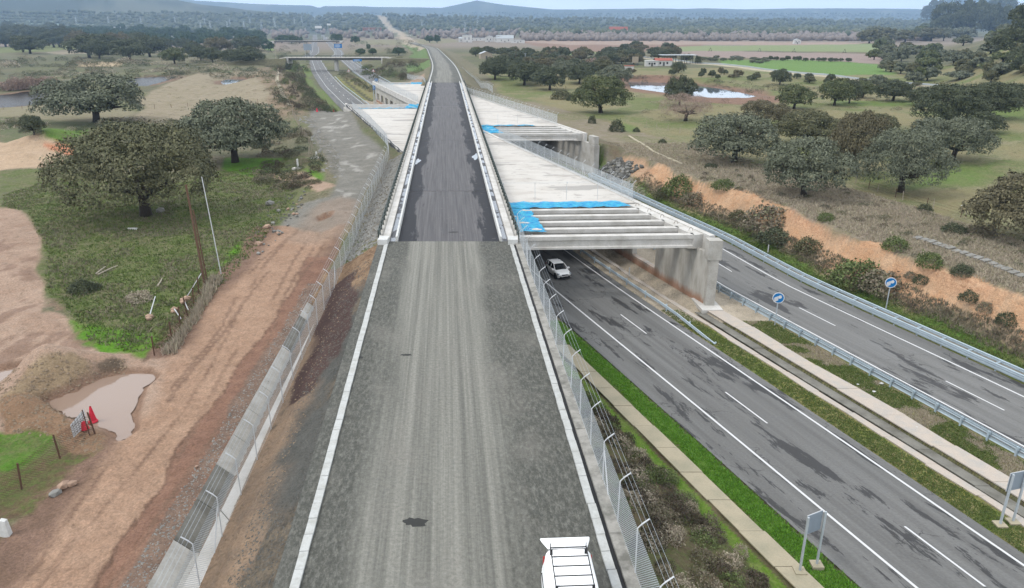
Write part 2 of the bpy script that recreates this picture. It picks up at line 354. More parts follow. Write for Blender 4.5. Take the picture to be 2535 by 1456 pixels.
# terrain: two colours per vertex mixed by noise at several scales
b = NB('terrain'); v = b.geo(); ga = b.n('ShaderNodeAttribute', attribute_name='ca'); gb = b.n('ShaderNodeAttribute', attribute_name='cb')
n1 = b.noise(v, .45, 5, .62, .4); n2 = b.noise(b.geo((1, .6, 1)), 3.2, 6, .72, .3); n3 = b.noise(v, 8, 5, .75); n4 = b.noise(v, 1.1, 6, .7, 1.2)
m = b.math('ADD', b.math('MULTIPLY', n1, .5), b.math('MULTIPLY', n2, .5)); fm = b.ramp(m, [(.42, 0.0), (.58, 1.0)])
c = b.mix(fm, ga.outputs['Color'], gb.outputs['Color'])
c = b.mix(1.0, c, b.ramp(n3, [(.3, .66), (.5, 1.0), (.7, 1.32)]), 'MULTIPLY'); c = b.mix(1.0, c, b.ramp(n2, [(.3, .72), (.7, 1.22)]), 'MULTIPLY'); c = b.mix(1.0, c, b.ramp(n4, [(.30, .70), (.42, .98), (.7, 1.10)]), 'MULTIPLY')
b.col(c); b.rough(.95); b.bump(b.math('ADD', b.math('ADD', n2, b.math('MULTIPLY', n3, .4)), n4), .55, .16); b.b.inputs['Specular IOR Level'].default_value = .1
def foliage(name, c1, c2, c3):
    c1, c2, c3 = [tuple(min(.6, x * 1.08) for x in c) for c in (c1, c2, c3)]
    b = NB(name); g = b.n('ShaderNodeNewGeometry'); n1 = b.noise(b.coord('Object'), 2.6, 3)
    c = b.mix(b.ramp(n1, [(.35, 0.0), (.65, 1.0)]), c1, c2); c = b.mix(b.ramp(g.outputs['Random Per Island'], [(0, 0.0), (.6, .15), (1, .9)]), c, c3)
    c = b.mix(1.0, c, b.ramp(g.outputs['Random Per Island'], [(0, 1.25), (.5, .8), (1, 1.15)]), 'MULTIPLY'); b.col(c); b.rough(.75); b.b.inputs['Specular IOR Level'].default_value = .2; return b.m
foliage('leaf_grey', c8(98, 104, 84), c8(114, 119, 98), c8(134, 138, 116))
foliage('leaf_green', c8(80, 92, 58), c8(100, 108, 70), c8(124, 126, 88))
foliage('leaf_olive', c8(92, 94, 68), c8(106, 106, 76), c8(122, 119, 90))
foliage('leaf_brown', c8(98, 94, 70), c8(110, 104, 80), c8(126, 118, 92))
foliage('leaf_dark', c8(76, 84, 60), c8(88, 95, 70), c8(104, 108, 84))
foliage('leaf_pine', c8(60, 80, 54), c8(72, 92, 58), c8(86, 104, 70))
foliage('twig_pink', c8(160, 138, 124), c8(174, 150, 136), c8(184, 164, 150))
foliage('twig_grey', c8(176, 160, 144), c8(192, 178, 158), c8(178, 174, 144))
foliage('brush', c8(130, 118, 102), c8(148, 136, 118), c8(114, 120, 84))
foliage('brush_dark', c8(88, 76, 68), c8(106, 92, 82), c8(96, 98, 70))
foliage('grass_green', c8(90, 112, 54), c8(106, 124, 64), c8(134, 142, 88))
foliage('grass_bright', c8(96, 150, 40), c8(110, 164, 52), c8(130, 170, 70))
foliage('broom', c8(92, 110, 60), c8(108, 122, 72), c8(128, 134, 90))
simple('bark', c8(74, 66, 58), .9, .3, 6, bump=.5)
simple('galvanised', c8(206, 214, 220), .5, .08, 2, metal=.1)
simple('rail_metal', c8(200, 216, 226), .5, .10, 1.2, metal=.08)
simple('post_white', c8(226, 228, 230), .5, .05)
simple('green_paint', c8(52, 66, 60), .5, .1)
simple('car_white', (.86, .86, .86), .25, .02, spec=.5)
simple('van_white', (.80, .80, .80), .3, .02, spec=.5)
simple('glass_dark', c8(34, 40, 46), .08, .02, spec=.6)
simple('rubber', c8(30, 30, 30), .8)
simple('black_plastic', c8(38, 38, 40), .5)
simple('alloy', c8(120, 122, 126), .4, metal=.5)
simple('lamp_glass', c8(190, 198, 206), .15, .02, spec=.7)
simple('paint_line', c8(240, 240, 240), .7, .07, 5)
simple('sign_blue', c8(28, 130, 205), .4, .03)
simple('sign_white', c8(244, 245, 246), .4, .02)
simple('sign_grey', c8(166, 178, 190), .5, .05, metal=.2)
simple('sign_red', c8(200, 60, 50), .5, .03)
simple('net_blue', c8(30, 158, 214), .75, .22, 1.6)
simple('red_plastic', c8(235, 52, 74), .5, .08)
simple('wood_pole', c8(122, 96, 78), .9, .25, 4)
simple('wood_pale', c8(190, 178, 160), .8, .15, 4)
simple('rock_grey', c8(158, 156, 150), .9, .28, 1.5, bump=.4)
simple('rock_dark', c8(112, 110, 104), .9, .3, 1.5, bump=.4)
simple('rock_pink', c8(190, 160, 138), .9, .22, 1.5, bump=.4)
simple('rust', c8(112, 84, 68), .9, .2)
simple('roof_red', c8(178, 104, 88), .8, .12)
simple('metal_roof', c8(190, 196, 200), .5, .08)
simple('wall_white', c8(232, 230, 226), .8, .05)
simple('wall_tan', c8(188, 174, 154), .85, .08)
simple('brick_wall', c8(168, 118, 98), .85, .12)
simple('membrane', c8(44, 44, 46), .6, .2)
simple('damp', c8(60, 60, 58), .8, .1, 6)
simple('brush_bank', c8(112, 108, 84), .95, .3, .8)
simple('soil_brown', c8(158, 138, 116), .95, .3, 2)
simple('bare_wood', c8(150, 140, 134), .95, .2, .05)
simple('yellow', c8(230, 190, 60), .5, .05)
simple('cattle_white', c8(225, 220, 205), .8, .05)
# water
def water(name, rgb, rough=.06, spec=.5):
    b = NB(name); n = b.noise(b.geo((1, 1, 1)), 1.3, 4); b.col(rgb); b.rough(rough); b.bump(n, .010, .02); b.b.inputs['Specular IOR Level'].default_value = spec; return b.m
water('water_blue', c8(96, 110, 124), .04, .8); water('water_dark', c8(52, 48, 44), .25, .15); MATS['water_dark'].node_tree.nodes['Principled BSDF'].inputs['IOR'].default_value = 1.12
water('water_mud', c8(166, 142, 126), .07, .4)
# netting: diamond wire pattern, uv in metres
for nm_, col_, wd_ in (('chain_link', c8(222, 230, 235), .25), ('rust_mesh', c8(96, 74, 62), .11)):
  b = NB(nm_); sp = b.n('ShaderNodeSeparateXYZ'); b.l(b.coord('UV', (1, 1, 1)), sp.inputs[0])
  def diag(op):
    s_ = b.math('FRACT', b.math('MULTIPLY', b.math(op, sp.outputs['X'], sp.outputs['Y']), 10.0)); return b.math('LESS_THAN', s_, wd_)
  w = b.math('MAXIMUM', diag('ADD'), diag('SUBTRACT')); tr = b.n('ShaderNodeBsdfTransparent'); ms = b.n('ShaderNodeMixShader')
  b.col(col_); b.rough(.5); b.b.inputs['Metallic'].default_value = .1
  b.l(w, ms.inputs[0]); b.l(tr.outputs[0], ms.inputs[1]); b.l(b.b.outputs[0], ms.inputs[2]); b.l(ms.outputs[0], b.o.inputs['Surface'])
b = NB('debris_net'); sp = b.n('ShaderNodeSeparateXYZ'); b.l(b.coord('UV', (1, 1, 1)), sp.inputs[0])
n = b.noise(b.geo(), 1.4, 4); b.col(b.mix(b.ramp(n, [(.35, 0.0), (.65, 1.0)]), c8(20, 150, 215), c8(70, 200, 232))); b.rough(.7)
def stripe(ax, k, t): return b.math('LESS_THAN', b.math('FRACT', b.math('MULTIPLY', sp.outputs[ax], k)), t)
w = b.math('MAXIMUM', stripe('X', 10.0, .68), stripe('Y', 10.0, .68)); tr = b.n('ShaderNodeBsdfTransparent'); ms = b.n('ShaderNodeMixShader')
b.l(w, ms.inputs[0]); b.l(tr.outputs[0], ms.inputs[1]); b.l(b.b.outputs[0], ms.inputs[2]); b.l(ms.outputs[0], b.o.inputs['Surface'])

# ------------------------------------------------------------------ object helpers
COL = SC.collection
class MB:
    def __init__(s): s.v = []; s.f = []; s.uv = None
    def box(s, x0, x1, y0, y1, z0, z1):
        n = len(s.v); s.v += [(x0, y0, z0), (x1, y0, z0), (x1, y1, z0), (x0, y1, z0), (x0, y0, z1), (x1, y0, z1), (x1, y1, z1), (x0, y1, z1)]
        s.f += [tuple(n + i for i in q) for q in ((0, 3, 2, 1), (4, 5, 6, 7), (0, 1, 5, 4), (1, 2, 6, 5), (2, 3, 7, 6), (3, 0, 4, 7))]; return s
    def bar(s, a, b, w, h=None, up=(0, 0, 1)):
        h = w if h is None else h; a = Vector(a); b = Vector(b); d = (b - a).normalized(); u = Vector(up)
        if abs(d.dot(u)) > .98: u = Vector((0, 1, 0))
        r = d.cross(u).normalized(); u = r.cross(d).normalized(); n = len(s.v)
        for p in (a, b):
            for i, j in ((-1, -1), (1, -1), (1, 1), (-1, 1)): s.v.append(tuple(p + r * (w / 2 * i) + u * (h / 2 * j)))
        s.f += [tuple(n + i for i in q) for q in ((0, 3, 2, 1), (4, 5, 6, 7), (0, 1, 5, 4), (1, 2, 6, 5), (2, 3, 7, 6), (3, 0, 4, 7))]; return s
    def tube(s, pts, rad, seg=8, cap=True):
        pts = [Vector(p) for p in pts]; rr = rad if isinstance(rad, (list, tuple)) else [rad] * len(pts); n0 = len(s.v)
        for i, p in enumerate(pts):
            d = (pts[min(i + 1, len(pts) - 1)] - pts[max(i - 1, 0)]).normalized(); u = Vector((0, 0, 1)) if abs(d.z) < .95 else Vector((0, 1, 0))
            r = d.cross(u).normalized(); u = r.cross(d)
            for k in range(seg):
                a = 2 * math.pi * k / seg; s.v.append(tuple(p + (r * math.cos(a) + u * math.sin(a)) * rr[i]))
        for i in range(len(pts) - 1):
            for k in range(seg):
                a = n0 + i * seg + k; b_ = n0 + i * seg + (k + 1) % seg; s.f.append((a, b_, b_ + seg, a + seg))
        if cap: s.f.append(tuple(range(n0, n0 + seg))[::-1]); s.f.append(tuple(n0 + (len(pts) - 1) * seg + k for k in range(seg)))
        return s
    def prism(s, poly, z0, z1):
        n = len(s.v); m = len(poly); s.v += [(p[0], p[1], z0) for p in poly] + [(p[0], p[1], z1) for p in poly]
        s.f.append(tuple(n + i for i in range(m))[::-1]); s.f.append(tuple(n + m + i for i in range(m)))
        for i in range(m): j = (i + 1) % m; s.f.append((n + i, n + j, n + m + j, n + m + i))
        return s
    def sweep(s, prof, path, closed=False):
        """prof: (side, up) points; path: list of (x,y,z); profile set across the path"""
        n0 = len(s.v); m = len(prof)
        for i, p in enumerate(path):
            a = Vector(path[max(i - 1, 0)]); b_ = Vector(path[min(i + 1, len(path) - 1)]); d = (b_ - a); d.z = 0; d.normalize(); r = Vector((d.y, -d.x, 0))
            for q in prof: s.v.append((p[0] + r.x * q[0], p[1] + r.y * q[0], p[2] + q[1]))
        for i in range(len(path) - 1):
            for k in range(m if closed else m - 1):
                a = n0 + i * m + k; b_ = n0 + i * m + (k + 1) % m; s.f.append((a, b_, b_ + m, a + m))
        if closed:
            s.f.append(tuple(n0 + k for k in range(m))[::-1]); s.f.append(tuple(n0 + (len(path) - 1) * m + k for k in range(m)))
        return s
    def ico(s, c, r, sub=1, jit=.2, sq=(1, 1, 1), rnd=random):
        V, Fc = ICO[sub]; n = len(s.v)
        for v in V:
            k = 1 + rnd.uniform(-jit, jit); s.v.append((c[0] + v[0] * r * sq[0] * k, c[1] + v[1] * r * sq[1] * k, c[2] + v[2] * r * sq[2] * k))
        s.f += [tuple(n + i for i in f) for f in Fc]; return s
def _mkico():
    import bmesh
    o = {}
    for sub in (1, 2, 3):
        bm = bmesh.new(); bmesh.ops.create_icosphere(bm, subdivisions=sub, radius=1); bm.verts.ensure_lookup_table()
        o[sub] = ([tuple(v.co) for v in bm.verts], [tuple(v.index for v in f.verts) for f in bm.faces]); bm.free()
    return o
ICO = _mkico()
def tag(o, label=None, cat=None, group=None, kind=None):
    if label: o['label'] = label
    if cat: o['category'] = cat
    if group: o['group'] = group
    if kind: o['kind'] = kind
    return o
def mk(name, mb, mat, parent=None, smooth=False, uv=None, org=None):
    """one mesh object; vertices in world space unless org is given"""
    me = bpy.data.meshes.new(name); V = mb.v
    if parent is not None and org is None: org = parent.location
    if org is not None: V = [(v[0] - org[0], v[1] - org[1], v[2] - org[2]) for v in V]
    me.from_pydata(V, [], mb.f); me.materials.append(MATS[mat])
    if uv is not None:
        l = me.uv_layers.new(name='UVMap'); idx = np.empty(len(me.loops), int); me.loops.foreach_get('vertex_index', idx)
        l.data.foreach_set('uv', np.asarray(uv, float)[idx].ravel())
    if smooth: me.polygons.foreach_set('use_smooth', [True] * len(me.polygons))
    o = bpy.data.objects.new(name, me); COL.objects.link(o)
    if parent is not None: o.parent = parent
    return o
def inst(name, me, parent=None, loc=(0, 0, 0), rot=(0, 0, 0), scale=(1, 1, 1)):
    o = bpy.data.objects.new(name, me); COL.objects.link(o); o.parent = parent; o.location = loc; o.rotation_euler = rot; o.scale = scale; return o
def shared(name, mb, mat, smooth=False):
    me = bpy.data.meshes.new(name); me.from_pydata(mb.v, [], mb.f); me.materials.append(MATS[mat])
    if smooth: me.polygons.foreach_set('use_smooth', [True] * len(me.polygons))
    return me
def thing(name, label, cat, loc=(0, 0, 0), rz=0, group=None):
    o = bpy.data.objects.new(name, None); COL.objects.link(o); o.location = loc; o.rotation_euler = (0, 0, rz); o.empty_display_size = .3
    return tag(o, label, cat, group)
def struct(o): o['kind'] = 'structure'; return o
def strip(name, fl, fr, ys, z, mat, parent=None, off=0, cols=1):
    mb = MB(); uv = []; s_ = 0; py = None
    for y in ys:
        l, r = float(fl(y)), float(fr(y)); zz = z(y) if callable(z) else z
        if py is not None: s_ += math.hypot(y - py[1], l - py[0])
        py = (l, y)
        for k in range(cols + 1): mb.v.append((l + (r - l) * k / cols, y, zz)); uv.append((off + (r - l) * k / cols, s_))
    m = cols + 1
    for i in range(len(ys) - 1):
        for k in range(cols): a = i * m + k; mb.f.append((a, a + 1, a + 1 + m, a + m))
    return mk(name, mb, mat, parent, uv=uv)
def bez(a, b, n): return [a + (b - a) * i / (n - 1) for i in range(n)]

# ------------------------------------------------------------------ ground sheet
def build_ground():
    vs = np.concatenate([np.linspace(2300, 1500, 60), np.linspace(1497, 300, 360), np.linspace(298, 70.5, 170)])
    ys = CAMZ / np.tan(PITCH + np.arctan((vs - IH / 2) / F)); ys = np.concatenate([ys, np.geomspace(ys[-1] * 1.02, 15000, 70)])
    ts = np.linspace(-1.0, 1.0, 520) ; ts = ts * (1 + .10 * ts ** 2)
    Yg, Tg = np.meshgrid(ys, ts, indexing='ij'); Xg = Tg * (Yg * .84 + 11)
    # pull columns onto the ground straight below the camera axis for close rows
    Z = terr(Xg, Yg)
    n, m = Xg.shape
    V = np.stack([Xg, Yg, Z], -1).reshape(-1, 3)
    idx = np.arange(n * m).reshape(n, m)
    q = np.stack([idx[:-1, :-1], idx[:-1, 1:], idx[1:, 1:], idx[1:, :-1]], -1).reshape(-1, 4)
    me = bpy.data.meshes.new('ground'); me.vertices.add(len(V)); me.vertices.foreach_set('co', V.ravel())
    me.loops.add(q.size); me.loops.foreach_set('vertex_index', q.ravel().astype(np.int32)); me.polygons.add(len(q))
    me.polygons.foreach_set('loop_start', np.arange(0, q.size, 4, dtype=np.int32)); me.polygons.foreach_set('loop_total', np.full(len(q), 4, np.int32))
    me.update(); me.validate()
    me.polygons.foreach_set('use_smooth', np.ones(len(q), bool))
    X, Y, Zv = V[:, 0], V[:, 1], V[:, 2]
    CA = np.zeros((len(V), 3)); CB = np.zeros((len(V), 3))
    wob = lin(Y, [(20, .7), (80, 1.6), (200, 4), (1000, 14)])
    Xw = X + (fbm(X / (wob * 2), Y / (wob * 2), 41) - .5) * wob * 2; Yw = Y + (fbm(X / (wob * 2), Y / (wob * 2), 42) - .5) * wob * 2
    def put(m, a, b):
        m = m[:, None]; CA[:] = CA * (1 - m) + np.array(a) * m; CB[:] = CB * (1 - m) + np.array(b) * m
    def poly(pts, a, b, soft=1.0, world=False, flatz=None, k=1.0):
        w = pts if world else [(at(u, v) if flatz is None else P(u, v, flatz))[:2] for u, v in pts]
        put(pmask(Xw, Yw, w, soft) * k, a, b)
    A, C, xc = fA(Y), fC(Y), fX(Y); dr = Xw - C; right = X > (A + C) / 2
    big = fbm(X / 60, Y / 60, 51); mid = fbm(X / 14, Y / 14, 52); sm = fbm(X / 4, Y / 4, 53)
    one = np.ones(len(V))
    # base: left scrub, right meadow
    put(one, c8(116, 114, 86), c8(140, 130, 108))
    put(sstep(.40, .62, big) * (Y > 130), c8(100, 104, 78), c8(122, 118, 96))
    put(sstep(.50, .64, mid) * (Y < 900) * .8, c8(104, 116, 72), c8(128, 122, 96))
    put((dr > 24) * sstep(24, 30, dr) * (Y < 420), c8(126, 130, 88), c8(152, 144, 114))
    put((dr > 24) * sstep(.50, .66, mid) * (Y < 420), c8(112, 126, 72), c8(132, 132, 92))
    put((dr > 24) * (1 - sstep(.40, .50, mid)) * (Y < 420) * .85, c8(158, 144, 112), c8(140, 136, 96))
    # far plain: pinkish ploughland and bare woods
    put(sstep(700, 1000, Y), c8(158, 144, 132), c8(140, 130, 116))
    put(sstep(1250, 1700, Y), c8(92, 98, 80), c8(118, 118, 98))
    put(sstep(2000, 2600, Y), c8(66, 76, 66), c8(82, 90, 76))
    put(sstep(.56, .66, fbm(X / 220, Y / 400, 61)) * (Y > 1500) * .35, c8(164, 160, 142), c8(124, 130, 108))
    # field patches on the right plain (outlines as seen, laid on the ground)
    poly([(1290, 103), (1420, 100), (1700, 104), (1790, 106), (1640, 124), (1560, 134), (1440, 130), (1340, 118)], c8(160, 134, 118), c8(142, 116, 100), 10)
    poly([(1290, 102), (1450, 101), (2160, 106), (2160, 112), (1700, 111), (1400, 111)], c8(182, 160, 144), c8(168, 148, 134), 10)
    poly([(1640, 118), (1760, 113), (2000, 112), (2180, 108), (2180, 130), (1900, 126), (1740, 128), (1590, 130)], c8(132, 152, 98), c8(154, 158, 118), 8)
    poly([(1600, 128), (1740, 126), (1960, 130), (2200, 134), (2190, 158), (1960, 150), (1780, 143), (1620, 135)], c8(168, 150, 142), c8(160, 142, 132), 6)
    poly([(1780, 149), (1960, 148), (2200, 160), (2210, 186), (2060, 186), (1940, 174), (1800, 162)], c8(112, 146, 76), c8(122, 150, 86), 4)
    poly([(1285, 128), (1370, 127), (1480, 128), (1480, 133), (1380, 137), (1290, 135)], c8(112, 138, 76), c8(120, 140, 84), 5)
    poly([(630, 97), (680, 97), (680, 103), (640, 104)], c8(138, 160, 98), c8(140, 156, 104), 5)
    poly([(636, 104), (690, 103), (690, 114), (650, 114)], c8(160, 142, 130), c8(150, 134, 120), 5)
    poly([(640, 116), (668, 116), (668, 126), (650, 124)], c8(126, 156, 76), c8(130, 150, 84), 5)
    poly([(0, 56), (260, 58), (240, 66), (0, 66)], c8(150, 172, 150), c8(158, 168, 150), 60)
    poly([(0, 118), (110, 112), (180, 112), (240, 116), (140, 128), (0, 132)], c8(116, 128, 74), c8(130, 130, 90), 6)
    poly([(120, 130), (240, 126), (250, 131), (140, 136)], c8(170, 158, 138), c8(150, 140, 118), 3)
    poly([(880, 100), (1120, 96), (1140, 104), (1010, 112), (880, 110)], c8(150, 146, 118), c8(140, 134, 108), 8)
    # left: tan pasture beyond the oaks
    poly([(330, 300), (360, 235), (450, 190), (540, 182), (640, 172), (690, 200), (700, 250), (660, 300), (600, 305), (470, 312)], c8(172, 158, 138), c8(150, 140, 112), 3)
    poly([(-60, 262), (120, 262), (330, 275), (330, 300), (100, 300), (-60, 292)], c8(158, 148, 124), c8(144, 138, 108), 3)
    poly([(175, 155), (290, 152), (280, 166), (190, 166)], c8(206, 184, 150), c8(176, 158, 128), 2)
    poly([(-60, 290), (230, 300), (330, 300), (520, 330), (330, 345), (170, 350), (0, 332), (-60, 330)], c8(104, 116, 74), c8(120, 118, 94), 3)
    poly([(100, 318), (260, 322), (250, 345), (170, 352), (100, 345)], c8(104, 134, 58), c8(110, 128, 70), 2)
    poly([(-80, 335), (80, 333), (178, 362), (168, 386), (145, 412), (60, 418), (-80, 425)], c8(208, 182, 154), c8(190, 164, 136), 1)
    poly([(112, 358), (150, 345), (182, 362), (172, 385), (135, 372)], c8(206, 138, 104), c8(196, 146, 116), .7)
    # bank left of the highway
    poly([(700, 160), (760, 160), (800, 230), (852, 262), (850, 277), (790, 278), (760, 240), (725, 190)], c8(106, 134, 62), c8(128, 128, 92), 1.5)
    poly([(620, 170), (700, 165), (730, 200), (755, 250), (760, 285), (700, 300), (660, 240)], c8(112, 108, 82), c8(152, 132, 112), 2)
    poly([(640, 190), (690, 200), (720, 245), (740, 280), (700, 290), (665, 260)], c8(176, 152, 130), c8(150, 134, 112), 2, k=.7)
    # near left
    poly([(-160, 430), (0, 425), (150, 412), (360, 470), (520, 430), (700, 390), (800, 400), (790, 470), (740, 480), (700, 560), (640, 625), (600, 680), (540, 735), (440, 850), (330, 885), (200, 850), (170, 790), (100, 720), (105, 620), (100, 580), (60, 520), (-160, 520)],
         c8(100, 116, 60), c8(126, 122, 92), 1.0)
    g2 = pmask(Xw, Yw, [at(u, v)[:2] for u, v in ((0, 440), (360, 440), (780, 400), (740, 520), (500, 560), (250, 500), (0, 500))], 2) * sstep(.42, .6, sm)
    put(g2 * .95, c8(128, 122, 100), c8(110, 122, 70))
    g3 = pmask(Xw, Yw, [at(u, v)[:2] for u, v in ((120, 560), (560, 470), (700, 470), (600, 640), (480, 780), (250, 780))], 2) * sstep(.50, .62, sm)
    put(g3 * .9, c8(136, 126, 108), c8(112, 116, 76))
    for pts in ([(590, 600), (636, 608), (632, 650), (580, 690), (540, 715), (545, 660)], [(190, 800), (300, 812), (420, 850), (400, 890), (330, 885), (220, 850)], [(740, 425), (800, 430), (800, 448), (760, 446)], [(560, 390), (700, 395), (640, 440), (550, 420)]):
        poly(pts, c8(98, 148, 40), c8(106, 136, 56), .7)
    poly([(640, 432), (720, 428), (800, 450), (830, 462), (790, 476), (700, 458)], c8(196, 170, 150), c8(176, 150, 128), .8)
    road = [(-20.9, 10), (-20.7, 24.1), (-22.3, 41.9), (-24.8, 56.2), (-25.1, 68.2), (-26.8, 82), (-19.4, 82), (-18.6, 64.5), (-16.9, 49.6), (-15.6, 36.9), (-14.9, 24.1), (-14.6, 10)]
    poly([(x - (2.4 if i < 6 else -1.0), y) for i, (x, y) in enumerate(road)], c8(150, 122, 106), c8(128, 104, 88), .5, True)
    poly([(-200, 480), (0, 500), (60, 528), (108, 598), (112, 650), (95, 720), (112, 772), (190, 797), (205, 852), (300, 872), (360, 892), (440, 882), (470, 860), (430, 940), (400, 1060), (330, 1130), (230, 1062), (160, 1078), (90, 1068), (-200, 1086)], c8(192, 166, 146), c8(174, 146, 126), .6)
    m_ = pmask(Xw, Yw, [at(u, v)[:2] for u, v in ((-200, 480), (100, 600), (95, 720), (200, 800), (300, 870), (0, 930), (-200, 930))], 1) * sstep(.52, .60, fbm(X / 1.6, Y / 3.2, 95)); put(m_ * .7, c8(156, 128, 112), c8(138, 112, 96))
    poly(road, c8(186, 154, 130), c8(172, 140, 117), 1.4, True)
    edge_x = lin(Y, [(10, -14.9), (24, -14.9), (37, -15.6), (50, -16.9), (64, -18.6), (82, -19.4)]); bw = lin(Y, [(12, 1.6), (24, 2.2), (37, 2.6), (50, 1.6), (66, 1.0)])
    put((Y < 70) * sstep(-.12, .12, Xw * .5 + X * .5 - edge_x + bw) * (1 - sstep(1.0, 1.4, X - edge_x)), c8(160, 124, 104), c8(138, 106, 90))
    put((Y < 70) * (np.abs(Xw * .6 + X * .4 - edge_x + bw) < .09) * .8, c8(118, 92, 78), c8(128, 100, 84))
    for i in range(7):   # wheel tracks
        o_ = [-.9, -1.6, -2.6, -4.9, -5.5, -1.2, -4.2][i]; w_ = [.12, .10, .14, .16, .12, .09, .1][i]
        put((np.abs(X + (Xw - X) * .12 - (lin(Y, [(10, -14.9), (24, -14.9), (37, -15.6), (50, -16.9), (64, -18.6), (82, -19.4)]) + o_ + .3 * np.sin(Y / 5 + i))) < w_) * (Y < 84) * .75 * sstep(.42, .52, fbm(X / 3, Y / 9, 81 + i)), c8(146, 118, 100), c8(128, 102, 86))
    poly([(-200, 1086), (0, 1070), (100, 1075), (160, 1082), (130, 1110), (30, 1180), (0, 1200), (-200, 1240)], c8(94, 136, 46), c8(108, 116, 70), .6)
    poly([(-200, 1180), (10, 1180), (140, 1105), (215, 1080), (250, 1120), (180, 1160), (60, 1260), (-200, 1400)], c8(130, 106, 88), c8(100, 112, 62), .6)
    poly([(60, 915), (165, 872), (240, 890), (240, 930), (190, 965), (120, 1000), (20, 1040), (-20, 1000)], c8(178, 156, 126), c8(156, 134, 108), .5)
    poly([(245, 885), (300, 885), (310, 915), (270, 935)], c8(128, 110, 92), c8(112, 98, 84), .4)
    poly([(0, 985), (70, 960), (120, 1005), (210, 1050), (260, 1085), (230, 1130), (130, 1085), (0, 1075)], c8(162, 132, 106), c8(138, 110, 88), .5)
    # strip between ditch and platform
    k = (Y < 66) * sstep(-12.0, -11.5, X - xc) * (X < xc); put(k * 1.0, c8(170, 144, 120), c8(136, 118, 102))
    put(k * sstep(-8.6, -7.0, X - xc + (sm - .5) * 3.6) * (Y < 62), c8(104, 103, 98), c8(84, 84, 80))
    put(k * sstep(.56, .66, fbm(X / 2.2, Y / 5, 71)), c8(98, 92, 84), c8(124, 112, 96))
    put(k * sstep(52, 58, Y), c8(134, 108, 86), c8(160, 134, 108))
    w_ = [P(u, v, 6.2)[:2] for u, v in ((838, 696), (890, 690), (862, 790), (820, 900), (796, 980), (722, 992), (740, 930), (775, 860), (800, 780))]
    poly(w_, c8(98, 78, 72), c8(82, 66, 62), .35, True); put(pmask(Xw, Yw, w_, .3, .35), c8(98, 78, 72), c8(82, 66, 62))
    put((Y < 62) * (np.abs(X - lin(Y, [(0, -15.2), (24, -15.6), (45, -16.7), (61, -17.6)])) < .55 + (sm - .5)) * 1.0, c8(150, 126, 110), c8(120, 100, 88))
    # gravel track beside the pergola
    poly([(762, 281), (852, 276), (905, 318), (962, 376), (950, 432), (905, 500), (870, 556), (800, 575), (690, 560), (740, 505), (812, 490), (830, 450), (838, 400), (800, 345), (770, 310)], c8(150, 146, 137), c8(130, 127, 119), 1.0)
    tp_ = pmask(Xw, Yw, [P(u, v, 6)[:2] for u, v in ((775, 290), (845, 285), (950, 390), (930, 460), (850, 540), (780, 530), (850, 420))], 2) * sstep(.66, .70, fbm(X / 2.4, Y / 3.4, 97)); put(tp_, c8(188, 184, 176), c8(172, 168, 160))
    poly([(760, 520), (840, 490), (900, 500), (870, 580), (800, 600), (700, 600)], c8(176, 152, 134), c8(156, 138, 122), 2.5, k=.6)
    poly([(960, 392), (1000, 392), (960, 590), (905, 600), (930, 500)], c8(112, 104, 90), c8(134, 126, 112), .6)
    poly([(770, 290), (800, 340), (838, 390), (835, 440), (812, 430), (800, 380), (770, 330), (745, 290)], c8(150, 144, 134), c8(110, 108, 98), .8)
    # highway verge, median, slopes
    dA = X - A; dB = X - fB(Y); dC = X - C; near = (Y < 420) * 1.0
    toe = (dA < -3.0) & (Y < 70) & (X > xc + 6.7)
    put(toe * 1.0, c8(122, 106, 86), c8(98, 104, 64))
    put(toe * sstep(-4.9, -4.6, dA + (sm - .5) * .9), c8(80, 120, 40), c8(96, 128, 52))
    put(toe * (dA < -6.6) * (dA > -7.6), c8(104, 140, 44), c8(118, 132, 70))
    put(near * ((dB > .85) & (dC < -8.2)), c8(136, 136, 74), c8(150, 140, 100))
    put(near * ((dB > .85) & (dB < 3.2)) * sstep(.45, .6, sm), c8(112, 132, 54), c8(146, 138, 96))
    put(near * ((dB > 7.2) & (dC < -8.2)), c8(156, 142, 112), c8(128, 128, 80)); put(near * ((dB > 7.2) & (dC < -8.2)) * sstep(.56, .66, sm) * .9, c8(100, 128, 54), c8(134, 130, 88))
    put(near * ((dB > 3.75) & (dB < 5.7)), c8(88, 82, 66), c8(106, 108, 78))
    under = (Y > 66) & (Y < 290) & (dB > .9) & (dC < -8)
    put(under * 1.0, c8(206, 192, 172), c8(180, 168, 148))
    put(((Y > 66) & (Y < 210) & (dA < -2.4) & (dA > -7.2)) * 1.0, c8(150, 142, 126), c8(134, 126, 112))
    rs = (dC > 2.0) & (dC < 27) & (Y < 320)
    put(rs * 1.0, c8(134, 124, 108), c8(112, 112, 84))
    put(rs * (dC < 3.2), c8(116, 132, 62), c8(140, 134, 96)); put(rs * ((dC > 3.2) & (dC < 4.3)), c8(150, 138, 120), c8(120, 104, 90))
    put(rs * ((dC > 4.4) & (dC < 6.6)) * .9, c8(92, 132, 48), c8(110, 122, 66))
    put(rs * sstep(6.0, 7.2, dr) * (1 - sstep(8.6, 9.2, dr)) * 1.0, c8(132, 116, 98), c8(110, 104, 80))
    cliff = rs * (Y < 128); so_ = sstep(7.2, 8.0, dr + (sm - .5) * 2.6) * (1 - sstep(9.9, 10.4, dr))
    put(cliff * sstep(6.2, 7.0, dr + (sm - .5) * 3.2) * (1 - sstep(9.9, 10.4, dr)) * .7, c8(196, 172, 146), c8(150, 132, 108)); put(cliff * so_, c8(218, 182, 148), c8(204, 160, 124))
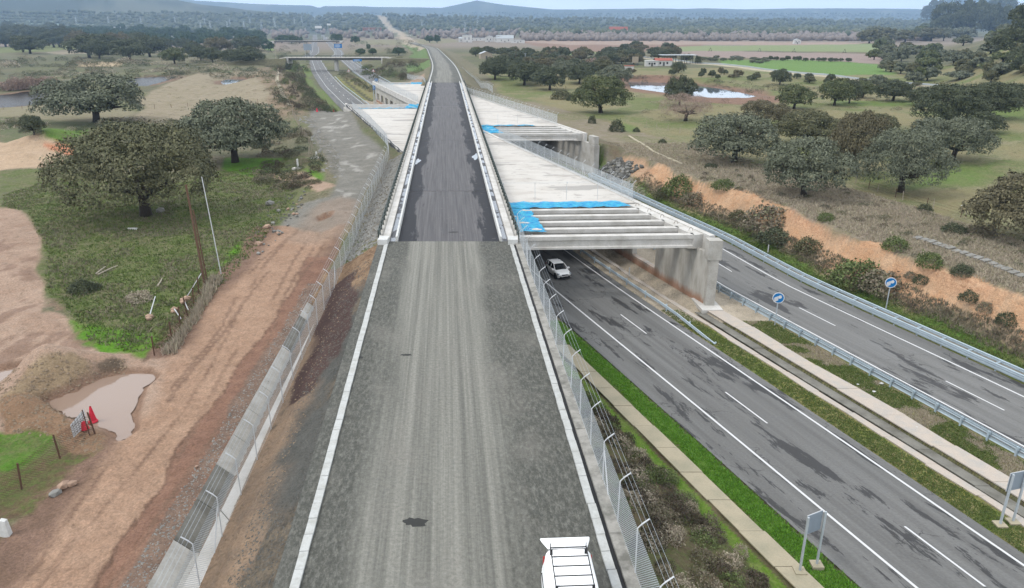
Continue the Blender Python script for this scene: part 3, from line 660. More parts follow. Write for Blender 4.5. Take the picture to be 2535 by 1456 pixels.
    put(cliff * sstep(8.9, 9.3, dC) * (1 - sstep(9.9, 10.5, dC)) * (Y < 100) * .8 * sstep(.36, .55, sm), c8(208, 156, 120), c8(212, 176, 144))
    put(rs * sstep(9.9, 10.8, dr), c8(160, 146, 130), c8(136, 130, 102))
    put(rs * sstep(13, 18, dr) * sstep(.46, .6, mid), c8(122, 124, 82), c8(150, 140, 118))
    poly([(1530, 385), (1580, 390), (1620, 425), (1580, 450), (1530, 430)], c8(204, 172, 140), c8(186, 148, 120), 1)
    poly([(1480, 420), (1560, 440), (1600, 485), (1560, 490), (1480, 455)], c8(166, 158, 146), c8(150, 142, 130), 1)
    for pts in ([(1530, 300), (1580, 315), (1560, 330), (1520, 318)], [(2310, 545), (2400, 560), (2500, 620), (2440, 610), (2350, 575)], [(1840, 400), (1890, 412), (1880, 425), (1830, 410)], [(2400, 262), (2540, 270), (2535, 300), (2400, 290)], [(2050, 248), (2250, 250), (2250, 262), (2050, 262)], [(2300, 420), (2440, 400), (2400, 450), (2250, 470)]):
        poly(pts, c8(108, 134, 66), c8(120, 132, 80), 3, k=.85)
    poly([(1520, 190), (1640, 186), (1770, 205), (1900, 225), (1960, 250), (1870, 262), (1700, 252), (1560, 226)], c8(156, 126, 108), c8(140, 112, 96), 6)
    # banks of the far embankment
    dx = np.abs(X - xc); fe = (Y > 268) & (Y < 1000) & (dx > fW(Y) + .9) & (dx < fW(Y) + 14)
    put(fe * .9, c8(140, 130, 112), c8(120, 118, 92)); put((fe & (Y > 390) & (X < xc)) * .9, c8(100, 134, 72), c8(116, 132, 84))
    put((fe & (X < xc) & (Y < 345) & (dx > 9)) * .9, c8(192, 164, 140), c8(170, 144, 122))
    put(((Y > 745) & (Y < 5200) & (np.abs(Xw - fX(Y)) < 8 + Y / 420)) * .8, c8(204, 190, 170), c8(186, 170, 150))
    for nm_, pl_, zw_, bk_ in WATER:
        if bk_ < 1: put(pmask(Xw * .3 + X * .7, Yw * .3 + Y * .7, pl_, .5, .45), c8(158, 128, 108), c8(142, 114, 96))
        else: put(pmask(Xw, Yw, pl_, 3, 3), c8(150, 124, 106), c8(128, 106, 88))
    for i, nm in enumerate(('ca', 'cb')):
        a = me.attributes.new(nm, 'FLOAT_COLOR', 'POINT'); d = np.ones((len(V), 4)); d[:, :3] = (CA, CB)[i]; a.data.foreach_set('color', d.ravel())
    me.materials.append(MATS['terrain']); o = bpy.data.objects.new('ground', me); COL.objects.link(o); struct(o)
build_ground()
for nm, poly, zw, bank in WATER:
    mb = MB(); c = np.mean([p[:2] for p in poly], axis=0); g = 1.0 + (.5 if bank < 1 else 4) / 12
    # smooth outline
    pts = []
    for i in range(len(poly)):
        p0, p1, p2, p3 = [np.array(poly[(i + k) % len(poly)][:2]) for k in (-1, 0, 1, 2)]
        for t in (0, .25, .5, .75): pts.append(.5 * (2 * p1 + (p2 - p0) * t + (2 * p0 - 5 * p1 + 4 * p2 - p3) * t * t + (3 * p1 - p0 - 3 * p2 + p3) * t ** 3))
    pts = [c + (p - c) * (1.05 if bank > 1 else 1.02) for p in pts]
    if bank < 1: pts = [p + np.array([fbm(p[0] * 1.5, p[1] * 1.5, 5) - .5, fbm(p[0] * 1.5, p[1] * 1.5, 6) - .5]) * .9 * (bank > .3) for p in pts]
    mb.v = [(p[0], p[1], zw) for p in pts]; mb.f = [tuple(range(len(pts)))]
    if sum(pts[i][0] * pts[(i + 1) % len(pts)][1] - pts[(i + 1) % len(pts)][0] * pts[i][1] for i in range(len(pts))) < 0: mb.f = [mb.f[0][::-1]]
    struct(mk(nm, mb, {'pond': 'water_blue', 'pool': 'water_blue', 'river': 'water_dark', 'backwater': 'water_dark', 'puddle': 'water_mud'}[nm]))

# ------------------------------------------------------------------ highway
YS = [float(y) for y in np.concatenate([np.arange(12, 340, 4.0), np.geomspace(342, 3000, 60)])]
hwN = strip('highway', lambda y: fA(y) - 2.85, lambda y: fB(y) + .9, YS, .03, 'asphalt', off=-2.85); struct(hwN)
hwF = strip('highway', lambda y: fC(y) - 8.3, lambda y: fC(y) + 2.1, YS, .03, 'asphalt_far', off=30); struct(hwF)
def line(name, fc, w, ys, z=.036, parent=None): return strip(name, lambda y: fc(y) - w / 2, lambda y: fc(y) + w / 2, ys, z, 'paint_line', parent)
for f_ in (fA, fB): struct(line('road_line', f_, .17, YS[:-15]))
for f_ in (lambda y: fC(y) - 7.15, fC): struct(line('road_line', f_, .17, YS[:-15]))
def dashes(f, y0, y1, n0, parent):
    """5 m dashes every 17 m"""
    y = y0; k = 0
    while y < y1:
        o = line('lane_dash', f, .13 if y < 150 else .2, [y, y + 2.4, y + 4.8], .037, parent); y += 17 - .6; k += 1
dashes(lambda y: fA(y) + 3.57, 13.2 + .5, 640, 0, hwN); dashes(lambda y: fC(y) - 3.6, 15.2 + .4, 640, 0, hwF)

# concrete drain strips
def slabs(name, fl, fr, y0, y1, step, z, mat, parent_name, jz=.0, gap=.03, th=.08):
    y = y0; first = None
    root = struct(thing(parent_name, None, None, (float(fl(y0)), y0, 0)))
    i = 0
    while y < y1:
        ye = min(y + step, y1) - gap; mb = MB(); zz = z if not callable(z) else z(y)
        zz += random.uniform(-jz, jz)
        ws = (random.uniform(-.06, .06), random.uniform(-.06, .06))
        mb.prism([(float(fl(y)) + ws[0], y), (float(fr(y)) + ws[1], y), (float(fr(ye)) + ws[1], ye), (float(fl(ye)) + ws[0], ye)], zz - th, zz)
        mk(name, mb, mat, root); y += step; i += 1
    return root
slabs('concrete_slab', lambda y: fA(y) - 6.35, lambda y: fA(y) - 4.95, 14, 60, 2.9, lambda y: .21, 'concrete_path', 'drain_path', .015, .04)
slabs('concrete_slab', lambda y: fB(y) + 3.2 + .10 * math.sin(y * .7), lambda y: fB(y) + 3.82 + .12 * math.sin(y * 1.9), 14, 150, 3.4, .09, 'concrete_pink', 'median_drain_edge', .01)
slabs('concrete_slab', lambda y: fB(y) + 5.55, lambda y: fB(y) + 7.2 + .15 * math.sin(y * 1.1), 14, 69, 4.2, .10, 'concrete_pink', 'median_drain_apron', .01)
slabs('concrete_slab', lambda y: fB(y) + 4.55, lambda y: fB(y) + 5.52, 14, 69, 4.2, -.22, 'concrete_dark', 'median_drain_bed', .02)
slabs('concrete_slab', lambda y: fC(y) + 3.3, lambda y: fC(y) + 4.25, 30, 128, 3.1, -.02, 'concrete_dark', 'verge_drain', .02)

# ------------------------------------------------------------------ platform with kerbs
YP = [float(y) for y in np.arange(12, 67, 3.0)] + [66.2]
pl = strip('platform_road', lambda y: fX(y) - 6.6, lambda y: fX(y) + 6.1, YP, 8.0, 'gravel', cols=12); struct(pl)
YP2 = [float(y) for y in np.arange(269, 1100, 6.0)] + [1100]
struct(strip('platform_road', lambda y: fX(y) - fW(y) - .8, lambda y: fX(y) + fW(y) + .8, YP2, lambda y: fPZ(y) + .02, 'gravel', cols=6))
def kerb_run(side, y0, y1, label):
    root = thing('kerb', label, 'kerb', (float(fX(y0) + side * 5.78), y0, 8.0))
    mb = MB(); mb.box(-.17, .17, 0, .975, -.02, .10); me = shared('kerb_stone', mb, 'concrete_kerb'); y = y0
    while y < y1:
        inst('kerb_stone', me, root, (float(fX(y) + side * 5.78 - root.location.x) + random.uniform(-.012, .012), y - y0, random.uniform(-.008, .008)), (0, 0, math.atan(.0863) + random.uniform(-.008, .008))); y += 1.0
kerb_run(-1, 14, 65.4, 'white kerb of short concrete blocks along the left edge of the gravel platform')
kerb_run(1, 14, 65.4, 'white kerb of short concrete blocks beside the dark gutter on the right of the platform')
for s_, lb in ((-1, 'pale kerb edging the left side of the distant curving gravel platform'), (1, 'pale kerb edging the right side of the distant curving gravel platform')):
    o = strip('kerb', lambda y: fX(y) + s_ * fW(y) - .22, lambda y: fX(y) + s_ * fW(y) + .22, [y for y in YP2 if y < 760], lambda y: fPZ(y) + .12, 'concrete_kerb'); tag(o, lb, 'kerb')
for i, (u, v, w, h) in enumerate(((1028, 1293, .46, .30), (1005, 879, .30, .16), (888, 886, .32, .16), (1123, 575, .55, .16), (1150, 312, .4, .3))):
    x, y, _ = P(u, v, 8.0); mb = MB(); n = 18; r_ = [1 + .35 * math.sin(k * 1.7 + i) * math.sin(k * .9 + 2 * i) for k in range(n)]
    mb.v = [(x + w * r_[k] * math.cos(2 * math.pi * k / n), y + h * r_[k] * math.sin(2 * math.pi * k / n), 8.005) for k in range(n)]; mb.f = [tuple(range(n))]; struct(mk('damp_patch', mb, 'damp'))
for i, (u, v, w, h) in enumerate(((1033, 400, .45, 2.2), (1177, 388, .55, 2.6))):
    x, y, _ = P(u, v, 8.0); mb = MB(); n = 20; r_ = [1 + .22 * math.sin(k * 1.3 + i) for k in range(n)]; s_ = -1 if i % 2 == 0 else 1; ed = float(fX(y)) + s_ * 4.72
    mb.v = [(min(max(ed + (-s_) * w * .5 + w * r_[k] * math.cos(2 * math.pi * k / n), float(fX(y)) - 4.73), float(fX(y)) + 4.73), y + h * r_[k] * math.sin(2 * math.pi * k / n), 7.996) for k in range(n)]; mb.f = [tuple(range(n))]; struct(mk('puddle', mb, 'water_blue'))
# gutter and coping wall on the right
struct(strip('gutter', lambda y: fX(y) + 5.97, lambda y: fX(y) + 6.14, YP, 8.006, 'membrane'))
cw = thing('retaining_wall', 'weathered grey concrete coping wall under the right hand mesh fence', 'retaining wall', (float(fX(12) + 6.3), 12, 0))
y = 12.0
while y < 66:
    ye = min(y + 4.0, 66.2) - .02; mb = MB(); mb.prism([(float(fX(y)) + 6.14, y), (float(fX(y)) + 6.64, y), (float(fX(ye)) + 6.64, ye), (float(fX(ye)) + 6.14, ye)], 7.5, 8.14 + random.uniform(0, .02)); mk('coping', mb, 'concrete_coping', cw)
    mb = MB(); ye2 = ye + .02; mb.prism([(float(fX(y)) + 6.3, y), (float(fX(y)) + 6.6, y), (float(fX(ye2)) + 6.6, ye2), (float(fX(ye2)) + 6.3, ye2)], -.5, 7.5); mk('wall_panel', mb, 'concrete_dark', cw); y += 4.0

# concrete channel left of the platform
fD = lambda y: lin(y, [(0, -12.2), (23.9, -13.85), (45, -15.2), (61, -16.2), (80, -17)])
dt = thing('drainage_ditch', 'open concrete ditch with sloping side running below the left mesh fence', 'ditch', (float(fD(12)), 12, 5))
y = 12.0; i = 0
while y < 57:
    ye = min(y + 2.95, 57); a_, b_ = float(fD(y)), float(fD(ye))
    mb = MB(); pr = [(-1.05, 5.45), (-.22, 4.75), (.42, 4.72), (.50, 5.42), (.95, 5.42), (.95, 5.2), (.6, 4.5), (-.3, 4.5), (-1.15, 5.25)]
    mb.v = [(a_ + p[0], y, p[1]) for p in pr] + [(b_ + p[0], ye, p[1]) for p in pr]; m = len(pr)
    mb.f = [(k, (k + 1) % m, (k + 1) % m + m, k + m) for k in range(m)] + [tuple(range(m))[::-1], tuple(range(m, 2 * m))]
    mk('ditch_section', mb, 'concrete_dark' if random.random() < .35 else 'concrete_wall', dt); y += 3.0
tag(strip('ditch_kerb', lambda y: fD(y) + .42, lambda y: fD(y) + 1.2 + .12 * math.sin(y * 1.3), [float(q) for q in np.arange(12, 60, 3.0)], 5.45, 'concrete_light', dt), None)

# ------------------------------------------------------------------ bridge deck over the pergola
D0, D1 = 66.2, 269.0
def px(s, y): return float(fX(y)) + s
deck = thing('bridge_deck', 'dark asphalt bridge deck with white parapets crossing above the highway', 'bridge', (px(0, D0), D0, 7))
mb = MB(); mb.prism([(px(-6.75, D0), D0), (px(6.75, D0), D0), (px(6.75, D1), D1), (px(-6.75, D1), D1)], 7.006, 7.96); mk('deck_slab', mb, 'concrete_light', deck)
joints = [D0, 88.5, 131, 188, 245, D1]; YD = sorted(set(np.linspace(D0, D1, 50).tolist()))
def seg(a, b): return [a] + [float(q) for q in np.arange(a + 4, b - 2, 4)] + [b]
for a, b_ in zip(joints[:-1], joints[1:]):
    strip('asphalt_surface', lambda y: fX(y) - 4.75, lambda y: fX(y) + 4.75, seg(a, b_ - .12), 7.99, 'deck_asphalt', deck, off=0, cols=4)
    for s_ in (-1, 1): strip('service_channel', lambda y: fX(y) + s_ * 5.25 - .3, lambda y: fX(y) + s_ * 5.25 + .3, seg(a, b_ - .12), 7.985, 'channel', deck, off=s_ * 5)
for s_ in (-1, 1):
    path = [(px(s_ * 4.88, y), y, 7.95) for y in seg(D0, D1)]; mb = MB(); mb.sweep([(-.11, 0), (.11, 0), (.09, .52), (-.09, .52)], path, True); mk('ballast_wall', mb, 'concrete_white', deck)
    path = [(px(s_ * 5.87, y), y, 7.95) for y in seg(D0, D1)]; mb = MB(); mb.sweep([(-.32, 0), (.32, 0), (.32, .30), (-.32, .30)], path, True); mk('parapet', mb, 'concrete_light', deck)
    path = [(px(s_ * 6.48, y), y, 7.95) for y in seg(D0, D1)]; mb = MB(); mb.sweep([(-.27, -.15), (.27, -.15), (.27, .08), (-.27, .08)], path, True); mk('edge_beam', mb, 'concrete_wall', deck)
    mb = MB(); mb.box(px(s_ * 6.0 - .45, D0), px(s_ * 6.0 + .45, D0), D0 - 1.2, D0 + .1, 7.9, 8.5); mk('end_block', mb, 'concrete_white', deck)
    mb = MB(); y = D0 + 2
    k_ = 0
    rl = thing('railing', ('dark green steel railing along the left edge of the bridge deck' if s_ < 0 else 'dark green steel railing along the right edge of the bridge deck'), 'railing', (px(s_ * 6.6, D0), D0, 8.03))
    pm = MB(); pm.bar((0, 0, 0), (0, 0, 1.0), .10, .10); pm.bar((-.02, .05, .0), (-.02, .5, .6), .07, .07); pme = shared('post', pm, 'green_paint')
    y = D0 + .3
    while y < D1: inst('post', pme, rl, (px(s_ * 6.6, y) - rl.location.x, y - D0, 0), (0, 0, math.atan(.0863))); y += 1.9
    for h in (.98, .66, .36):
        mb = MB(); mb.bar((px(s_ * 6.6, D0 + .3), D0 + .3, 8.03 + h), (px(s_ * 6.6, D1), D1, 8.03 + h), .07, .07); mk('rail', mb, 'green_paint', rl)

# ------------------------------------------------------------------ pergola structures
ZS = 7.0; BS = .05
def hx(f, y0):                                      # a line of the cross direction meets an alignment
    x = 0
    for _ in range(8): x = float(f(y0 + BS * x))
    return (x, y0 + BS * x)
fL1 = lambda y: fA(y) - 6.6; fM = lambda y: fB(y) + 6.9; fM2 = lambda y: fB(y) + 6.0; fR2 = lambda y: fC(y) + 4.6
def pergola(name, label, fl, fr, y0, y1, nb0, nb1, sp):
    root = thing(name, label, 'pergola bridge', (float(fl(y0)), y0, 0))
    yb = y0 + nb0 * sp; ye = y1 - nb1 * sp
    n = 24; L = [hx(fl, yb + (ye - yb) * i / n) for i in range(n + 1)]; Rr = [hx(fr, yb + (ye - yb) * i / n) for i in range(n + 1)]
    mb = MB(); m = n + 1
    for z in (ZS - 1.35, ZS):
        for p in L: mb.v.append((p[0], p[1], z))
        for p in Rr: mb.v.append((p[0], p[1], z))
    for i in range(n):
        a, c_ = i, m + i; mb.f.append((2 * m + a, 2 * m + c_, 2 * m + c_ + 1, 2 * m + a + 1)); mb.f.append((a, a + 1, c_ + 1, c_)); mb.f.append((a, 2 * m + a, 2 * m + a + 1, a + 1)); mb.f.append((c_, c_ + 1, 2 * m + c_ + 1, 2 * m + c_))
    mb.f.append((0, m, 3 * m, 2 * m)); mb.f.append((n, 2 * m + n, 3 * m + n, m + n)); mk('slab', mb, 'slab', root)
    for k in list(range(nb0)) + [-(j + 1) for j in range(nb1)]:
        yy = (y0 + k * sp) if k >= 0 else (y1 + (k + 1) * sp)
        a = Vector((*hx(fl, yy), 0)); b_ = Vector((*hx(fr, yy), 0)); d = (b_ - a).normalized(); a += d * .3; b_ -= d * 1.0; mb = MB()
        r = Vector((-d.y, d.x, 0))
        pr = [(-.40, 0), (.40, 0), (.40, -.40), (.27, -.46), (.27, -1.06), (.38, -1.16), (.38, -1.36), (-.38, -1.36), (-.38, -1.16), (-.27, -1.06), (-.27, -.46), (-.40, -.40)]
        for p in (a, b_):
            for q in pr: mb.v.append((p.x + r.x * q[0], p.y + r.y * q[0], ZS - .02 + q[1]))
        m = len(pr); mb.f = [(i, (i + 1) % m, (i + 1) % m + m, i + m) for i in range(m)] + [tuple(range(m)), tuple(range(m, 2 * m))[::-1]]
        mk('beam', mb, 'concrete_light', root)
        mb = MB(); mb.box(b_.x - .6, b_.x + .2, b_.y - .5, b_.y + .5, ZS - 1.45, ZS - 1.36); mk('bearing', mb, 'concrete_wall', root)
    return root
p1 = pergola('pergola_bridge', 'nearer concrete pergola slab over the left carriageway with five open beams at its front', fL1, fM, 71.6, 205.0, 5, 4, 2.8)
p2 = pergola('pergola_bridge', 'farther concrete pergola slab over the right carriageway with open beams in front', fM2, fR2, 146.3, 286.0, 4, 3, 2.9)
def shelf(fn, y0, y1, parent, w=1.15):
    n = 8; ys = bez(y0, y1, n); mb = MB(); mb.sweep([(-w, ZS - 1.5), (0, ZS - 1.5), (0, ZS - .02), (-w, ZS - .02)], [(*hx(fn, y), 0) for y in ys], True); mk('bearing_shelf', mb, 'concrete_light', parent)
shelf(fM, 71.5, 85.3, p1); shelf(fR2, 146.2, 157.8, p2)
# cap beam rails along the slab edges
def edge(fn, y0, y1, off, w, z0, z1, parent, mat='concrete_light', name='edge_beam'):
    ys = [y0] + [float(q) for q in np.arange(math.ceil(y0 / 6) * 6 + 1, y1 - 1, 6)] + [y1]
    mb = MB(); mb.sweep([(off - w / 2, z0), (off + w / 2, z0), (off + w / 2, z1), (off - w / 2, z1)], [(float(fn(y)), y, 0) for y in ys], True); return mk(name, mb, mat, parent)
edge(fM, 71.4, 208, .28, .62, ZS - 1.40, ZS + .10, p1); edge(fL1, 70.5, 206, -.2, .5, ZS - 1.4, ZS + .05, p1)
edge(fR2, 146, 287, .28, .6, ZS - 1.40, ZS + .10, p2); edge(fM2, 190, 289, -.2, .5, ZS - 1.4, ZS + .12, p2)
# walls
def wall(name, label, fn, y0, y1, th, z1, parts, mat, dado=0):
    root = thing(name, label, 'wall', (float(fn(y0)), y0, 0))
    for a, b_, zb, zt, nm in parts:
        n = max(2, int((b_ - a) / 6) + 1); ys = bez(a, b_, n); mb = MB()
        mb.sweep([(-th / 2, zb), (th / 2, zb), (th / 2, zt), (-th / 2, zt)], [(float(fn(y)), y, 0) for y in ys], True); mk(nm, mb, mat, root)
    return root
parts = [(70.2, 80.0, -.3, 5.55, 'wall_panel')]; y = 80.0
while y < 286:
    o1 = y + 5.2; w1 = o1 + 4.2
    parts += [(y, o1, -.3, .9, 'dado'), (y, o1, 4.6 if y < 140 else 3.3, 5.55, 'lintel'), (o1, min(w1, 287), -.3, 5.55, 'pier')]; y = w1
mw = wall('support_wall', 'concrete wall with a row of openings standing in the median under the pergola slabs', lambda y: fB(y) + 6.55, 70.2, 286, .62, 5.5, parts, 'wall_rust')
mb = MB(); x0, y0_ = float(fB(70.1)) + 6.6, 70.1
mb.prism([(x0 - .42, y0_ - .25), (x0 + .52, y0_ - .25), (x0 + .42, y0_ + .6), (x0 - .52, y0_ + .6)], -.2, 5.0); mb.prism([(x0 - .62, y0_ - .3), (x0 + .75, y0_ - .3), (x0 + .6, y0_ + .9), (x0 - .7, y0_ + .9)], 5.0, ZS + .02); mk('end_column', mb, 'concrete_wall', mw)
mb = MB(); mb.prism([(x0 - 1.0, y0_ - 1.6), (x0 + 1.1, y0_ - 1.4), (x0 + .9, y0_ + 2), (x0 - 1.3, y0_ + 2)], -.2, .16); mk('footing', mb, 'concrete_light', mw)
wall('abutment_wall', 'plain concrete abutment wall on the outer side of the near carriageway', lambda y: fA(y) - 6.9, 66, 210, .5, 5.5, [(66, 210, -.3, 5.56, 'wall_panel')], 'concrete_wall')
w2 = wall('abutment_wall', 'pale concrete abutment wall at the right end of the farther pergola opening', lambda y: fC(y) + 4.8, 141, 282, .7, 5.5, [(141.0, 282, -.3, 5.56, 'wall_panel')], 'concrete_wall')
edge(lambda y: fC(y) + 4.8, 140.9, 143.5, 0, .95, 5.56, ZS + .12, w2, 'concrete_wall', 'cap')
edge(lambda y: fC(y) + 4.8, 140.7, 142.3, 0, 1.1, -.3, 5.5, w2, 'concrete_wall', 'end_column')
# rebar hoops on the bearing shelf
for i in range(5):
    x, y = hx(lambda y: fM(y) - .7, 72.6 + 2.8 * i); hp = MB(); hp.tube([(x + .2 * math.cos(a), y, ZS + .05 + .35 * math.sin(a)) for a in bez(0, math.pi, 8)], .02, 5); mk('lifting_hoop', hp, 'rust', p1)
# blue debris netting
def netting(root_label, quads, cat='netting'):
    root = thing('debris_netting', root_label, cat, quads[0][0])
    for q in quads:
        A_, B_, C_, D_ = [Vector(p) for p in q]; nu = max(4, int((B_ - A_).length / .35)); nv = max(3, int((D_ - A_).length / .35)); mb = MB(); uv = []
        for j in range(nv + 1):
            for i in range(nu + 1):
                u, v = i / nu, j / nv; p = A_.lerp(B_, u).lerp(D_.lerp(C_, u), v)
                e_ = (random.uniform(-.12, .12) if i in (0, nu) or j in (0, nv) else 0)
                sag = -.16 * math.sin(math.pi * ((p.y / 2.8) % 1)) if nv > 12 else 0
                mb.v.append((p.x + e_, p.y + e_ * .6, p.z + .06 * math.sin(p.x * 2.3 + p.y) + random.uniform(-.04, .04) + sag)); uv.append((u * (B_ - A_).length, v * (D_ - A_).length))
        m = nu + 1
        for j in range(nv):
            for i in range(nu): a = j * m + i; mb.f.append((a, a + 1, a + 1 + m, a + m))
        mk('net', mb, 'debris_net', root, uv=uv)
    return root
def xy(f, y0, dx=0, z=ZS + .12): x, y = hx(f, y0); return (x + dx, y + BS * dx, z)
r1 = lambda y: fX(y) + 6.75
netting('bright blue debris netting on the near beams and slab edge beside the bridge railing',
        [[xy(r1, 83.2, .1), xy(fM, 83.4, -1.4), xy(fM, 86.2, -1.6), xy(r1, 86.3, .1)], [xy(r1, 72.8, .0, ZS + .15), xy(r1, 72.8, 3.3, ZS + .15), xy(r1, 85.6, 2.6, ZS + .15), xy(r1, 85.6, .1, ZS + .2)]])
netting('blue debris netting draped over the front beams of the farther pergola slab',
        [[xy(r1, 157.6, .1), xy(fR2, 157.6, -5.5), xy(fR2, 158.9, -5.6), xy(r1, 158.9, .1)], [xy(r1, 147.6, .1), xy(r1, 147.6, 4.4), xy(r1, 158, 2.7), xy(r1, 158, .1)]])
l1 = lambda y: fX(y) - 6.75
netting('blue debris netting at the far end of the nearer slab left of the bridge deck',
        [[xy(fL1, 193.4, 1.6), xy(l1, 193.4, -.1), xy(l1, 194.6, -.1), xy(fL1, 194.6, 1.4)], [xy(l1, 194.2, -4.2), xy(l1, 194.2, -.1), xy(l1, 205, -.1), xy(l1, 205, -3.2)]])
netting('small blue debris netting on the most distant beams left of the bridge deck',
        [[xy(l1, 277.5, -6), xy(l1, 277.5, -.1), xy(l1, 286, -.1), xy(l1, 286, -6)], [xy(fM2, 276.6, 4.0), xy(l1, 276.6, -6), xy(l1, 277.6, -6), xy(fM2, 277.6, 4)]])
# bitumen membrane along the left slab edge
o = MB(); o.sweep([(-.62, -.4), (-.35, .08), (-.2, .12), (-.1, .06)], [(float(fL1(y)) + random.uniform(-.12, .12), y, ZS) for y in np.arange(121, 203, 1.3)]); tag(mk('membrane_strip', o, 'membrane'), 'ragged black membrane strip along the left edge of the concrete slab', 'membrane')

# ------------------------------------------------------------------ fences
def resample(path, sp):
    pts = [Vector(p) for p in path]; L = [0]
    for a, b_ in zip(pts[:-1], pts[1:]): L.append(L[-1] + (b_ - a).length)
    n = max(1, int(round(L[-1] / sp))); o = []
    for i in range(n + 1):
        s_ = L[-1] * i / n; k = max(j for j in range(len(L)) if L[j] <= s_ + 1e-6); k = min(k, len(pts) - 2); t = (s_ - L[k]) / (L[k + 1] - L[k]); o.append(pts[k].lerp(pts[k + 1], t))
    return o
_postc = {}
def mesh_fence(label, path, sp, h=2.0, arm=1, name='mesh_fence', rad=.027, net=True, wires=True, ground=False):
    pts = resample(path, sp)
    if ground: pts = [Vector((p.x, p.y, gz(p.x, p.y))) for p in pts]
    root = thing(name, label, 'fence', pts[0]); o = root.location
    k = (h, rad)
    if k not in _postc:
        mb = MB(); mb.tube([(0, 0, -.1), (0, 0, h + .05), (.16, 0, h + .22), (.42, 0, h + .42)], rad, 6); _postc[k] = shared('post', mb, 'post_white')
    for i, p in enumerate(pts):
        d = (pts[min(i + 1, len(pts) - 1)] - pts[max(i - 1, 0)]); a = math.atan2(d.y, d.x)
        inst('post', _postc[k], root, p - o, (random.uniform(-.02, .02), random.uniform(-.02, .02), a - math.pi / 2 * arm))
        if i % 11 == 5:
            mb = MB(); dd = d.normalized() * 1.1
            mb.tube([p + Vector((0, 0, h * .8)), p + dd], .025, 5); mb.tube([p + Vector((0, 0, h * .8)), p - dd], .025, 5); mk('brace', mb, 'post_white', root)
    if net:
        for a, b_ in zip(pts[:-1], pts[1:]):
            mb = MB(); l = (b_ - a).length; mb.v = [tuple(a + Vector((0, 0, .02))), tuple(b_ + Vector((0, 0, .02))), tuple(b_ + Vector((0, 0, h))), tuple(a + Vector((0, 0, h)))]; mb.f = [(0, 1, 2, 3)]
            mk('netting_panel', mb, 'chain_link', root, uv=[(0, 0), (l, 0), (l, h), (0, h)])
    if wires:
        for q in (0, 1, 2):
            mb = MB(); w = []
            for i, p in enumerate(pts):
                d = (pts[min(i + 1, len(pts) - 1)] - pts[max(i - 1, 0)]).normalized(); r = Vector((d.y, -d.x, 0)) * arm; s_ = (.14, .28, .41)[q]; w.append(p + r * s_ + Vector((0, 0, h + .1 + s_ * .78)))
            mb.tube(w, .006, 3, False); mk('wire', mb, 'galvanised', root)
    return root
fy = lambda f, y, z: (float(f(y)), y, z)
mesh_fence('mesh fence with angled posts on the coping wall right of the gravel platform', [(px(6.6, y), y, 8.14) for y in (13.0, 30, 50, 68.5)], 2.95, 1.9, 1)
mesh_fence('long mesh fence with cranked posts beside the concrete ditch left of the platform', [(-11.9, 12, 5.45), (-12.75, 23.5, 5.45), (-13.7, 38, 5.45), (-14.7, 51, 5.5), (-15.6, 64, 5.8), (-16.3, 73, 6.1), (-18.3, 96, 6.2), (-20.2, 121, 6.3)], 3.0, 2.0, -1, ground=True)
mesh_fence('mesh fence between the grey gravel track and the left edge of the slab', [(-20.2, 121, 6.3), (-22.6, 134, 6.3), (-31, 162, 6.2), (-41, 193, 6.2), (-49.2, 219, 5)], 3.0, 2.0, -1, ground=True)
mesh_fence('mesh fence along the right edge of the nearer slab', [(*hx(fM, y)[:2], ZS + .1) for y in (86.5, 100, 120, 139)], 3.0, 2.0, 1)
mesh_fence('thin wire fence crossing the nearer slab behind the blue netting', [(*hx(r1, 87.5), ZS), (*hx(fM, 87.5), ZS)], 3.4, 1.9, 1, net=False)
mesh_fence('mesh fence along the right edge of the farther slab', [(*hx(fR2, y)[:2], ZS + .1) for y in (160, 180, 205, 236)], 3.0, 2.0, 1)
mesh_fence('thin wire fence crossing the farther slab behind its blue netting', [(*hx(r1, 160), ZS), (*hx(fR2, 160), ZS)], 4.5, 1.9, 1, net=False, wires=False)
mesh_fence('mesh fence on the open side of the farther slab left of the bridge', [(*hx(fM2, y)[:2], ZS + .1) for y in (208, 240, 276)], 3.4, 1.8, -1)
mesh_fence('mesh fence curving away beyond the bridge right of the platform', [(-6, 236, 7.3), (-8.5, 262, 6.5), (-12, 290, 4.5), (-16, 330, 4), (-26, 400, 4), (-42, 470, 3.5)], 4.0, 2.0, 1)
mesh_fence('mesh fence beyond the bridge left of the distant platform', [(-31, 272, 7), (-35, 300, 6), (-41, 330, 4.5), (-48, 350, 4)], 4.0, 2.0, -1)
def wire_fence(label, path, sp, h, mat, group=None, net=False, rad=.05, lean=.08, name='wire_fence'):
    pts = resample(path, sp); pts = [Vector((p.x, p.y, gz(p.x, p.y))) for p in pts]; root = thing(name, label, 'fence', pts[0], 0, group); o = root.location
    mb = MB(); mb.tube([(0, 0, -.1), (0, 0, h)], rad, 5); me = shared('post', mb, mat); tops = []
    for p in pts:
        inst('post', me, root, p - o, (random.uniform(-lean, lean), random.uniform(-lean, lean), 0), (1, 1, random.uniform(.9, 1.1))); tops.append(p)
    for hh in ((.3, .6, .9) if h > 1.1 else (.4, .8)):
        mb = MB(); mb.tube([p + Vector((0, 0, hh * h / 1.1)) for p in tops], .008, 3, False); mk('wire', mb, 'rust', root)
    if net:
        for a, b_ in zip(pts[:-1], pts[1:]):
            mb = MB(); l = (b_ - a).length; mb.v = [tuple(a), tuple(b_), tuple(b_ + Vector((0, 0, h * .9))), tuple(a + Vector((0, 0, h * .9)))]; mb.f = [(0, 1, 2, 3)]
            mk('netting_panel', mb, 'rust_mesh', root, uv=[(0, 0), (l * .6, 0), (l * .6, h * .6), (0, h * .6)])
    return root
